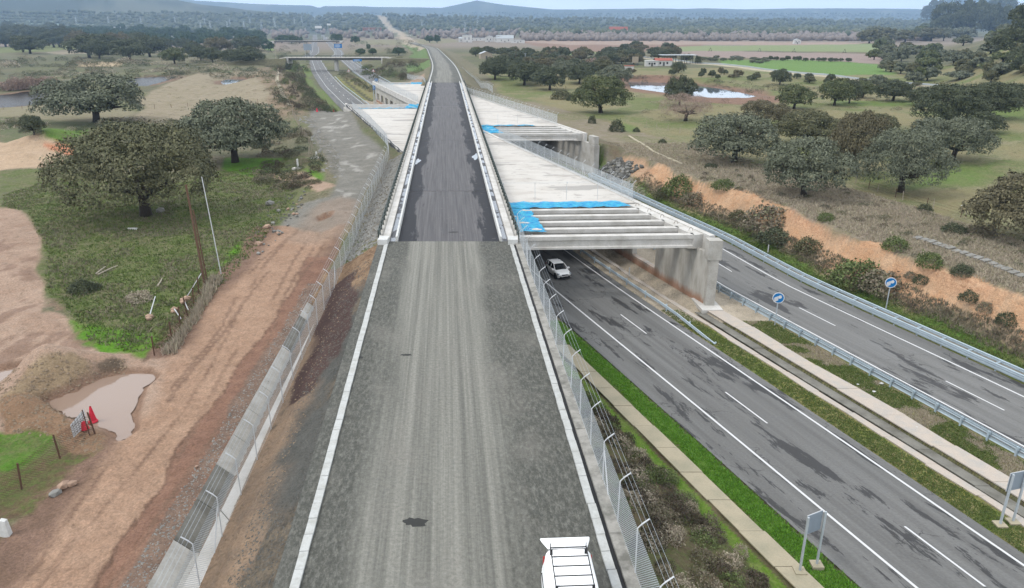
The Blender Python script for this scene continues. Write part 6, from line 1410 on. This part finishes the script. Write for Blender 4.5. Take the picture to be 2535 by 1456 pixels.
# ------------------------------------------------------------------ rocks
RV = []
for i in range(5):
    mb = MB(); mb.ico((0, 0, 0), 1, 1, .22, (1, .75, .6), random.Random(i)); RV.append(mb)
RM = {m: [shared('rock', mb, m) for mb in RV] for m in ('rock_grey', 'rock_dark', 'rock_pink')}
def rock(label, u, v, w, mat='rock_grey', group=None, name='rock'):
    p = at(u, v); zc = p[1] * _c + (CAMZ - p[2]) * _s; r = w / 2 * zc / F; o = inst(name, RM[mat][int(u) % 5], None, (p[0], p[1], p[2] + r * .3), (random.uniform(-.3, .3), random.uniform(-.3, .3), random.uniform(0, 6)), (r, r, r)); tag(o, label, 'rock', group); return o
for l, u, v, w, m in (('long pale boulder at the top of the rubble beside the dirt road', 668, 508, 26, 'rock_grey'), ('pale boulder just below the long one beside the dirt road', 690, 525, 16, 'rock_grey'), ('rounded pink boulder at the edge of the green meadow', 660, 566, 22, 'rock_pink'), ('grey boulder beside the pink one', 676, 556, 14, 'rock_grey'),
                      ('big tan rock at the edge of the dirt road above the bright grass', 642, 607, 24, 'rock_pink'), ('grey rock between rubble and meadow', 640, 630, 14, 'rock_grey'), ('brown split boulder on the left verge of the dirt road', 158, 1208, 40, 'rock_pink'), ('second half of the split boulder on the left verge', 180, 1202, 30, 'rock_pink'), ('flat grey stone below the split boulder', 136, 1226, 34, 'rock_grey'),
                      ('single pale stone lying on the dirt road edge', 487, 1157, 11, 'rock_pink'), ('white stone lying near the big oak trunk', 396, 526, 28, 'rock_grey')): rock(l, u, v, w, m)
for i in range(34):
    u = rn.uniform(630, 760); v = 640 - (u - 630) * 1.2 + rn.uniform(-22, 22); rock('loose rock in the rubble strip beside the dirt road', u, v, rn.uniform(5, 13), rn.choice(['rock_grey', 'rock_grey', 'rock_pink', 'rock_dark']), 'loose rocks beside the dirt road')
rv = thing('rock_revetment', 'slope of piled rough stones beside the column of the farther pergola', 'rock slope', at(1500, 415))
cnt = 0
for i in range(700):
    y = rn.uniform(130.5, 140.8); x = float(fC(y)) + rn.uniform(4.6, 8.8); 
    z = gz(x, y); r = rn.uniform(.3, .62); o = inst('stone', RM[rn.choice(['rock_dark', 'rock_dark', 'rock_grey'])][i % 5], rv, Vector((x, y, z + r * .2)) - rv.location, (rn.uniform(-.5, .5), rn.uniform(-.5, .5), rn.uniform(0, 6)), (r, r, r)); cnt += 1
    if cnt >= 290: break

# ------------------------------------------------------------------ small things
def pole(label, u, v, top, r, mat, name='utility_pole', lean=(0, 0), cat='pole', arms=0):
    p = Vector(at(u, v)); zt = Q(u, top, p.y)[2]; t = Vector((p.x + lean[0], p.y + lean[1], zt)); root = thing(name, label, cat, p); mb = MB(); mb.tube([p - Vector((0, 0, .3)), p.lerp(t, .5), t], [r, r * .85, r * .7], 8); mk('shaft', mb, mat, root)
    if arms: mb = MB(); mb.bar(t + Vector((-.9, 0, -.3)), t + Vector((.9, 0, -.3)), .1); mk('crossarm', mb, mat, root)
    return root
pole('tall dark wooden pole beside the big oak', 508, 706, 458, .13, 'wood_pole', lean=(-.35, 0))
pole('thin second wooden pole strapped behind the tall dark pole', 514, 700, 520, .08, 'wood_pole', lean=(-.3, 0))
pole('thin pale pole standing right of the dark wooden pole', 548, 680, 438, .055, 'post_white', lean=(-.5, 0))
pole('wooden power pole at the right end of the left oak grove', 622, 124, 92, .2, 'wood_pale', arms=1)
pole('slim power pole just left of the overpass', 683, 146, 96, .16, 'wood_pale', arms=1)
pole('lattice grey pole at the back of the right hand oak row', 1300, 165, 132, .2, 'galvanised', arms=1)
pole('thin dark pole near the white farm', 1277, 165, 128, .12, 'wood_pole')
for i, (u, v, t) in enumerate(((738, 418, 394), (784, 392, 376))):
    p = at(u, v); root = thing('marker_post', ('white square post on a pale base in the grass left of the gravel track', 'white square post on a pale base beside the stone rubble')[i], 'marker post', p); mb = MB(); h = Q(u, t, p[1])[2] - p[2]; mb.box(p[0] - .12, p[0] + .12, p[1] - .12, p[1] + .12, p[2] - .1, p[2] + h); mk('post', mb, 'concrete_white', root); mb = MB(); mb.prism([(p[0] - .9, p[1] - .4), (p[0] + .5, p[1] - .6), (p[0] + .6, p[1] + .4), (p[0] - .7, p[1] + .5)], p[2] - .2, p[2] + .14); mk('base', mb, 'concrete_light', root)
# stakes pulled out with their concrete feet
for l, a_, b_ in (('pulled out fence stake with concrete foot, leftmost in the meadow corner', (372, 788), (386, 744)), ('pulled out stake with cone shaped concrete foot by the bellied fence', (432, 772), (450, 800)), ('long pale stake lying against concrete lumps by the dark pole', (464, 742), (502, 682)), ('short stake beside the lower concrete lump', (455, 748), (468, 778))):
    p, q = Vector(at(*a_)), Vector(at(*b_)); root = thing('fence_stake', l, 'stake', p); mb = MB(); mb.tube([p + Vector((0, 0, .25)), q + Vector((0, 0, .35))], .045, 6); mk('stake', mb, 'post_white', root); mb = MB(); mb.ico(p + Vector((0, 0, .15)), .36, 1, .2, (1, .8, .7)); mb.ico(p + Vector((.1, -.35, .1)), .28, 1, .2, (1, .8, .7)); mk('concrete_foot', mb, 'rock_pink', root)
for l, a_, b_ in (('pale branch lying in the meadow, left of the pair', (238, 682), (262, 664)), ('long pale branch lying in the meadow, right of the pair', (243, 683), (292, 661)), ('short pale plank lying in the meadow near the brush heap', (390, 712), (402, 692))):
    p, q = Vector(at(*a_)), Vector(at(*b_)); mb = MB(); mb.tube([p + Vector((0, 0, .12)), p.lerp(q, .5) + Vector((.1, 0, .2)), q + Vector((0, 0, .12))], [.07, .06, .04], 6); o = mk('branch', mb, 'wood_pale'); tag(o, l, 'branch')
p = Vector(at(328, 568)); mb = MB(); mb.box(p.x - .55, p.x + .55, p.y - .18, p.y + .18, p.z, p.z + .14); tag(mk('white_board', mb, 'concrete_white'), 'small white board lying on the meadow below the big oak', 'board')
# red cone and mesh panels by the puddle
p = Vector(at(232, 1048)); root = thing('traffic_cone', 'tall red cone propped up beside the muddy puddle', 'traffic cone', p); mb = MB()
n = 16; st = [(.0, .27), (.06, .25), (.12, .2), (.9, .07), (1.0, .05)]
for z, r in st: mb.v += [(p.x + r * math.cos(2 * math.pi * k / n), p.y + r * math.sin(2 * math.pi * k / n), p.z + .1 + z) for k in range(n)]
for i in range(len(st) - 1): mb.f += [(i * n + k, i * n + (k + 1) % n, (i + 1) * n + (k + 1) % n, (i + 1) * n + k) for k in range(n)]
mk('cone', mb, 'red_plastic', root); mb = MB(); mb.box(p.x - .03, p.x + .03, p.y - .03, p.y + .03, p.z - .2, p.z + .25); mk('stake', mb, 'rust', root)
p = Vector(at(222, 1078)); mb = MB(); mb.tube([p, p + Vector((-.1, 0, 1.6))], .035, 6); tag(mk('fence_stake', mb, 'rust'), 'dark leaning stake between the red cone and the mesh panel', 'stake')
a_, b_ = Vector(at(192, 1088)), Vector(at(212, 1060)); root = thing('mesh_sign', 'white gridded panel leaning on the stake by the red cone', 'panel', a_); mb = MB(); mb.v = [tuple(a_ + Vector((-.2, 0, .1))), tuple(b_ + Vector((.15, 0, .2))), tuple(b_ + Vector((.05, .1, 1.15))), tuple(a_ + Vector((-.3, .1, .85)))]; mb.v += [(x, y + .03, z) for x, y, z in mb.v]; mb.f = [(0, 1, 2, 3), (7, 6, 5, 4), (0, 4, 5, 1), (1, 5, 6, 2), (2, 6, 7, 3), (3, 7, 4, 0)]; mk('panel', mb, 'sign_white', root)
for i in range(1, 6):
    t = i / 6; v0, v1, v2, v3 = [Vector(q) for q in mb.v[:4]]; m2 = MB(); m2.bar(v0.lerp(v1, t) - Vector((0, .02, 0)), v3.lerp(v2, t) - Vector((0, .02, 0)), .02); m2.bar(v0.lerp(v3, t) - Vector((0, .02, 0)), v1.lerp(v2, t) - Vector((0, .02, 0)), .02); mk('grid_bar', m2, 'rock_grey', root)
p = Vector(at(213, 1064)); mb = MB(); mb.tube([p + Vector((0, -.1, .1)), p + Vector((.0, -.1, .55))], [.26, .1], 10); tag(mk('warning_lamp', mb, 'red_plastic'), 'small red cone shaped marker in front of the gridded panel', 'marker')
# white marker block bottom left
p = Vector(at(14, 1326)); root = tag(thing('marker_block', None, None, p), 'white wedge shaped concrete marker block at the lower left edge', 'marker block'); mb = MB(); w_, d_, h_ = .52, .26, .85; x, y, z = p
mb.v = [(x - w_ / 2, y - d_ / 2, z - .1), (x + w_ / 2, y - d_ / 2, z - .1), (x + w_ / 2, y + d_ / 2, z - .1), (x - w_ / 2, y + d_ / 2, z - .1), (x - w_ * .42, y - d_ * .4, z + h_ * .8), (x + w_ * .38, y - d_ * .4, z + h_ * .95), (x + w_ * .38, y + d_ * .4, z + h_ * .95), (x - w_ * .42, y + d_ * .4, z + h_ * .8), (x - .05, y - d_ * .4, z + h_ * 1.02), (x - .05, y + d_ * .4, z + h_ * 1.02)]
mb.f = [(0, 1, 5, 8, 4), (1, 2, 6, 5), (3, 7, 9, 6, 2), (0, 4, 7, 3), (4, 8, 9, 7), (8, 5, 6, 9), (0, 3, 2, 1)]; mk('block', mb, 'concrete_white', root)
for i, (u, v) in enumerate(((785, 277), (826, 277))):
    p = Vector(at(u, v)); mb = MB(); mb.tube([p, p + Vector((0, 0, .1)), p + Vector((0, 0, 1.0))], [.4, .28, .08], 10); tag(mk('traffic_cone', mb, 'red_plastic'), ('red cone at the left end of the gravel track', 'red cone at the right end of the gravel track')[i], 'traffic cone')
for i in range(16):
    u, v = rn.choice([(rn.uniform(2380, 2535), rn.uniform(500, 570)), (rn.uniform(690, 720), rn.uniform(180, 262)), (rn.uniform(2100, 2480), rn.uniform(880, 1100))]); p = Vector(at(u, v)); mb = MB(); mb.ico(p + Vector((0, 0, .08)), rn.uniform(.08, .16), 1, .3, (1.3, 1, .4)); tag(mk('litter', mb, 'concrete_white'), 'scrap of white litter lying in the grass', 'litter', 'white litter in the grass')
# ------------------------------------------------------------------ buildings
def house(label, u, v, w, d, h, roof='gable', wm='wall_white', rm='metal_roof', rot=0, name='farm_building', win=2, cat='building', rh=None):
    x, y, z = at(u, v); root = thing(name, label, cat, (x, y, z), rot); rh = w * .18 if rh is None else rh; mb = MB(); mb.box(-w / 2, w / 2, -d / 2, d / 2, -.5, h)
    if roof == 'gable': n = len(mb.v); mb.v += [(-w / 2, -d / 2, h), (w / 2, -d / 2, h), (0, -d / 2, h + rh), (-w / 2, d / 2, h), (w / 2, d / 2, h), (0, d / 2, h + rh)]; mb.f += [(n, n + 1, n + 2), (n + 5, n + 4, n + 3)]
    mk('wall', mb, wm, root, org=(0, 0, 0)); mb = MB()
    if roof == 'gable':
        for s_ in (-1, 1): mb.v += [(s_ * (w / 2 + .3), -d / 2 - .3, h - .1), (s_ * (w / 2 + .3), d / 2 + .3, h - .1), (0, d / 2 + .3, h + rh + .06), (0, -d / 2 - .3, h + rh + .06)]
        mb.f = [(0, 1, 2, 3), (4, 7, 6, 5)]
    elif roof == 'long':
        for s_ in (-1, 1): mb.v += [(-w / 2 - .3, s_ * (d / 2 + .3), h - .1), (w / 2 + .3, s_ * (d / 2 + .3), h - .1), (w / 2 + .3, 0, h + rh), (-w / 2 - .3, 0, h + rh)]
        mb.f = [(0, 1, 2, 3), (4, 7, 6, 5)]
    else: mb.box(-w / 2 - .2, w / 2 + .2, -d / 2 - .2, d / 2 + .2, h + .003, h + .3)
    mk('roof', mb, rm, root, org=(0, 0, 0))
    for i in range(win): mb = MB(); q = -w / 2 + w * (i + .7) / (win + .4); mb.box(q - .5, q + .5, -d / 2 - .04, -d / 2 + .05, h * .35, h * .7); mk('window', mb, 'glass_dark', root, org=(0, 0, 0))
    mb = MB(); mb.box(-.6, .6, -d / 2 - .05, -d / 2 + .05, 0, min(2.1, h * .7)); mk('door', mb, 'rock_dark', root, org=(0, 0, 0)); return root
house('white farmhouse with red roof beyond the pond', 1640, 163, 9.5, 7, 3.0, 'long', rm='roof_red', rh=1.2)
house('lower white outbuilding left of the red roofed farmhouse', 1612, 164, 7, 5, 2.8, 'flat', rm='wall_white')
house('small white hut with brown top by the pond', 1557, 175, 4.5, 3.5, 2.2, 'flat', rm='roof_red', win=0)
house('small tan stone barn with rounded metal roof beside the platform fence', 1202, 146, 8, 9, 3.6, 'gable', 'wall_tan', win=0, rot=.2)
for i, (l, u, v, w, d, h, r) in enumerate((('tall white block of the distant farm beyond the platform', 1157, 105, 14, 14, 10, 'flat'), ('low white wing left of the tall farm block', 1146, 104, 12, 10, 5, 'long'), ('white barn with arched roof in the middle of the distant farm', 1211, 104, 12, 20, 7, 'gable'), ('second white barn with long grey shed to its right', 1233, 105, 13, 16, 7, 'gable'), ('long grey shed at the right of the distant farm', 1250, 105, 26, 12, 5.5, 'long'), ('low white house right of the distant farm', 1282, 107, 20, 10, 4, 'flat'), ('cluster of low white sheds behind the tall farm block', 1180, 101, 30, 10, 4, 'flat'),
        ('tiny white building in the fields at upper right', 1972, 109, 9, 6, 5, 'gable'), ('distant white house among the bare trees', 2160, 100, 12, 8, 5, 'gable'), ('distant long brick warehouse right of the highway', 918, 76, 70, 14, 9, 'flat'), ('distant pale farm building among the left fields', 298, 72, 40, 14, 6, 'flat'), ('distant red roofed house on the wooded plain', 1530, 84, 44, 12, 8, 'long'))):
    house(l, u, v, w, d, h, r, 'brick_wall' if 'brick' in l else 'wall_white', 'roof_red' if 'red' in l else 'metal_roof')
# open shed: roof on posts
x, y, z = at(1676, 158); root = thing('open_shed', 'long open sided shed with flat pale roof on thin posts beside the farmhouse', 'shed', (x, y, z)); mb = MB(); mb.box(-11, 11, -5, 5, 5.0, 5.3); mk('roof', mb, 'metal_roof', root, org=(0, 0, 0)); pm = shared('post', MB().box(-.15, .15, -.12, .12, -.3, 5.0), 'rock_dark')
for i in range(7):
    for s_ in (-4.6, 4.6): inst('post', pm, root, (-10.5 + i * 3.5, s_, 0))
x, y, z = at(1572, 164); root = thing('billboard', 'grey back of a square billboard by the farmhouse', 'billboard', (x, y, z)); mb = MB(); mb.box(-1.8, 1.8, -.1, .1, 1.8, 5.2); mk('panel', mb, 'wall_tan', root, org=(0, 0, 0))
for s_ in (-1.3, 1.3): mb = MB(); mb.box(s_ - .12, s_ + .12, .1, .3, -.3, 5.5); mk('post', mb, 'rock_dark', root, org=(0, 0, 0))
# country road with pale rail
cr = [Vector(at(*p)) for p in ((1480, 131), (1560, 140), (1640, 150), (1740, 160), (1860, 172), (1990, 186), (2110, 200), (2200, 207), (2300, 215), (2420, 226), (2540, 242))]; cr = resample(cr, 9)
mb = MB(); mb.sweep([(-3.2, .0), (-3, .25), (3, .25), (3.2, .0)], [(p.x, p.y, gz(p.x, p.y)) for p in cr]); struct(mk('country_road', mb, 'concrete_path'))
mb = MB(); mb.sweep([(-3.6, .3), (-3.5, .3), (-3.5, .95), (-3.6, .95)], [(p.x, p.y, gz(p.x, p.y)) for p in cr], True); tag(mk('guard_rail', mb, 'galvanised'), 'pale guard rail along the country road beyond the pond', 'guard rail')
# pivot irrigation towers
for i, (u, v) in enumerate(((1818 - 60, 128), (1880, 129), (1965, 130), (2000 + 90, 132))):
    x, y, z = at(u, v); root = thing('irrigation_tower', 'thin wheeled irrigation tower standing in the long field', 'irrigation tower', (x, y, z), 0, 'irrigation towers'); mb = MB()
    for s_ in (-1, 1): mb.bar((s_ * 1.6, 0, 0), (0, 0, 3.4), .22)
    mb.bar((-1.6, 0, .6), (1.6, 0, .6), .2); mk('frame', mb, 'rock_dark', root, org=(0, 0, 0))
# viaduct far along the line
x, y, z = P(1000, 93, 3); root = thing('far_viaduct', 'small unfinished viaduct with pale piers far along the new line', 'viaduct', (x, y, 0))
mb = MB(); mb.box(-12, 14, -5, 5, 6.2, 7.6); mk('deck', mb, 'concrete_light', root, org=(0, 0, 0))
for q in (-11, -2, 7): mb = MB(); mb.box(q, q + 2, -4, 4, -1, 6.2); mk('pier', mb, 'concrete_light', root, org=(0, 0, 0))
# power pylons
pym = MB(); 
for sx in (-1, 1):
    for sy in (-1, 1): pym.bar((sx * 3.5, sy * 3.5, 0), (0, 0, 30), .42)
for z in (6, 12, 18, 24): r_ = 3.5 * (1 - z / 34); pym.bar((-r_, -r_, z), (r_, r_, z + 3), .35); pym.bar((r_, -r_, z), (-r_, r_, z + 3), .35)
for z in (24, 28, 32): pym.bar((-6, 0, z), (6, 0, z), .5)
pyme = shared('lattice', pym, 'galvanised')
for i, (u, v) in enumerate([(190, 64), (270, 62), (350, 64), (435, 63), (508, 66), (570, 68), (620, 66), (680, 66), (730, 66), (498, 78), (522, 77), (564, 76), (605, 75), (648, 74), (682, 74), (748, 60), (780, 56), (1045, 72), (1152, 84), (1182, 70)]):
    p = at(u, v); root = thing('power_pylon', 'pale lattice power pylon in the line crossing the far plain', 'pylon', (p[0], p[1], p[2] - 2), rn.uniform(-.3, .3), 'power pylons on the far plain'); inst('lattice', pyme, root)
# ------------------------------------------------------------------ far woods (masses)
def woods(name, label, n, region, size, mat, seed, hmul=1.0):
    rng = np.random.default_rng(seed); V0 = np.array(ICO[1][0]); F0 = np.array(ICO[1][1]); U = rng.uniform(region[0], region[1], n); Vv = rng.uniform(region[2], region[3], n)
    P_ = at_many(U, Vv); ok = (P_[:, 1] < 9000) & (np.abs(P_[:, 0] - fX(P_[:, 1])) > 22) & ~((P_[:, 0] > fA(P_[:, 1]) - 12) & (P_[:, 0] < fC(P_[:, 1]) + 14) & (P_[:, 1] < 2300)); P_ = P_[ok]; n = len(P_)
    s_ = size * rng.uniform(.6, 1.3, (n, 1, 1)) * (1 + P_[:, 1][:, None, None] / 6000); k = rng.uniform(.7, 1.25, (n, len(V0), 1)); sc = np.array([1.1, 1.1, hmul])
    V = P_[:, None, :] + V0[None] * s_ * k * sc + np.array([0, 0, 1])[None, None] * s_ * .55 * hmul; Fc = (F0[None] + (np.arange(n) * len(V0))[:, None, None]).reshape(-1, 3)
    me = bpy.data.meshes.new(name); V = V.reshape(-1, 3); me.vertices.add(len(V)); me.vertices.foreach_set('co', V.ravel()); me.loops.add(Fc.size); me.loops.foreach_set('vertex_index', Fc.ravel().astype(np.int32)); me.polygons.add(len(Fc)); me.polygons.foreach_set('loop_start', np.arange(0, Fc.size, 3, dtype=np.int32)); me.polygons.foreach_set('loop_total', np.full(len(Fc), 3, np.int32)); me.update(); me.materials.append(MATS[mat]); o = bpy.data.objects.new(name, me); COL.objects.link(o); tag(o, label, 'woodland', None, 'stuff')
woods('far_woodland', 'bluish oak woodland covering the far slopes', 5200, (-100, 2400, 36, 78), 4.5, 'leaf_dark', 21)
woods('bare_woodland', 'belt of bare pinkish riverside trees across the right plain', 1700, (1290, 2300, 84, 103), 3.0, 'bare_wood', 22, 1.35)
woods('bare_woodland', 'bare greyish trees across the plain beyond the highway', 300, (640, 1290, 78, 98), 3.4, 'bare_wood', 23, 1.4)
woods('far_woodland', 'scattered dark oaks over the plain beyond the bare trees', 700, (1290, 2300, 74, 90), 5.5, 'leaf_dark', 24)
woods('far_woodland', 'scattered dark oaks over the distant left plain', 420, (-80, 640, 66, 84), 5.0, 'leaf_dark', 25)
# ------------------------------------------------------------------ air
mb = MB(); mb.box(-16000, 16000, -400, 15500, -3, 470); me = bpy.data.meshes.new('haze'); me.from_pydata(mb.v, [], mb.f); hz_ = bpy.data.objects.new('haze', me); COL.objects.link(hz_); hz_['kind'] = 'stuff'
hm = bpy.data.materials.new('haze'); hm.use_nodes = True; hm.node_tree.nodes.clear(); ho = hm.node_tree.nodes.new('ShaderNodeOutputMaterial'); hv = hm.node_tree.nodes.new('ShaderNodeVolumePrincipled')
hv.inputs['Color'].default_value = (.46, .68, 1.0, 1); hv.inputs['Density'].default_value = 1.05e-4; hv.inputs['Anisotropy'].default_value = .1; hm.node_tree.links.new(hv.outputs[0], ho.inputs['Volume']); me.materials.append(hm)

# ------------------------------------------------------------------ labels by place in the row for groups whose members the photograph tells apart
ORD = 'leftmost second third fourth fifth sixth seventh eighth ninth tenth eleventh twelfth thirteenth fourteenth fifteenth sixteenth seventeenth eighteenth nineteenth twentieth'.split()
def J(p):
    d = (p[0], p[1], p[2] - CAMZ); zc = d[1] * _c - d[2] * _s; up = d[1] * _s + d[2] * _c; return (IW / 2 + F * d[0] / zc, IH / 2 - F * up / zc)
def relabel(group, noun, place, rows):
    L = [o for o in SC.objects if o.parent is None and o.get('group') == group]; L.sort(key=lambda o: -J(o.location)[1]); n = len(L); k = max(1, math.ceil(n / rows)); names = {1: ['']}.get(rows, ['front ', 'second ', 'third ', 'fourth '])
    for r in range(rows):
        part = sorted(L[r * k:(r + 1) * k], key=lambda o: J(o.location)[0])
        for i, o in enumerate(part):
            pos = 'leftmost' if i == 0 else 'rightmost' if i == len(part) - 1 else ORD[i] + ' from left' if i < 20 else None
            if pos: o['label'] = f"{noun}, {pos} in the {names[r]}row {place}"
relabel('oaks of the left hand grove', 'dark low oak', 'of the left hand grove', 3)
relabel('shrubs of the right bank', 'rounded shrub', 'on the right bank', 2)
relabel('oaks on the rise at the upper right', 'tall dark oak', 'on the upper right rise', 1)
relabel('bushes in the far median', 'roadside bush', 'of bushes in the far median', 1)
relabel('olive trees beyond the open shed', 'grey olive tree', 'beyond the open shed', 2)
relabel('bushes between highway and platform', 'bush', 'between far carriageway and platform', 3)
relabel('heath bushes left of the gravel track', 'low heath bush', 'left of the gravel track', 3)
relabel('oaks filling the right hand row', 'oak', 'filling the gaps of the right hand oaks', 1)
relabel('oaks crowded behind the right group', 'dark oak', 'crowded behind the massive oaks at right', 1)
relabel('irrigation towers', 'thin irrigation tower', 'in the long field', 1)
relabel('pink willows on the river bank', 'bare pink willow bush', 'on the left river bank', 1)
relabel('hedge between the green fields', 'dark bushy tree', 'of the hedge between green fields', 1)
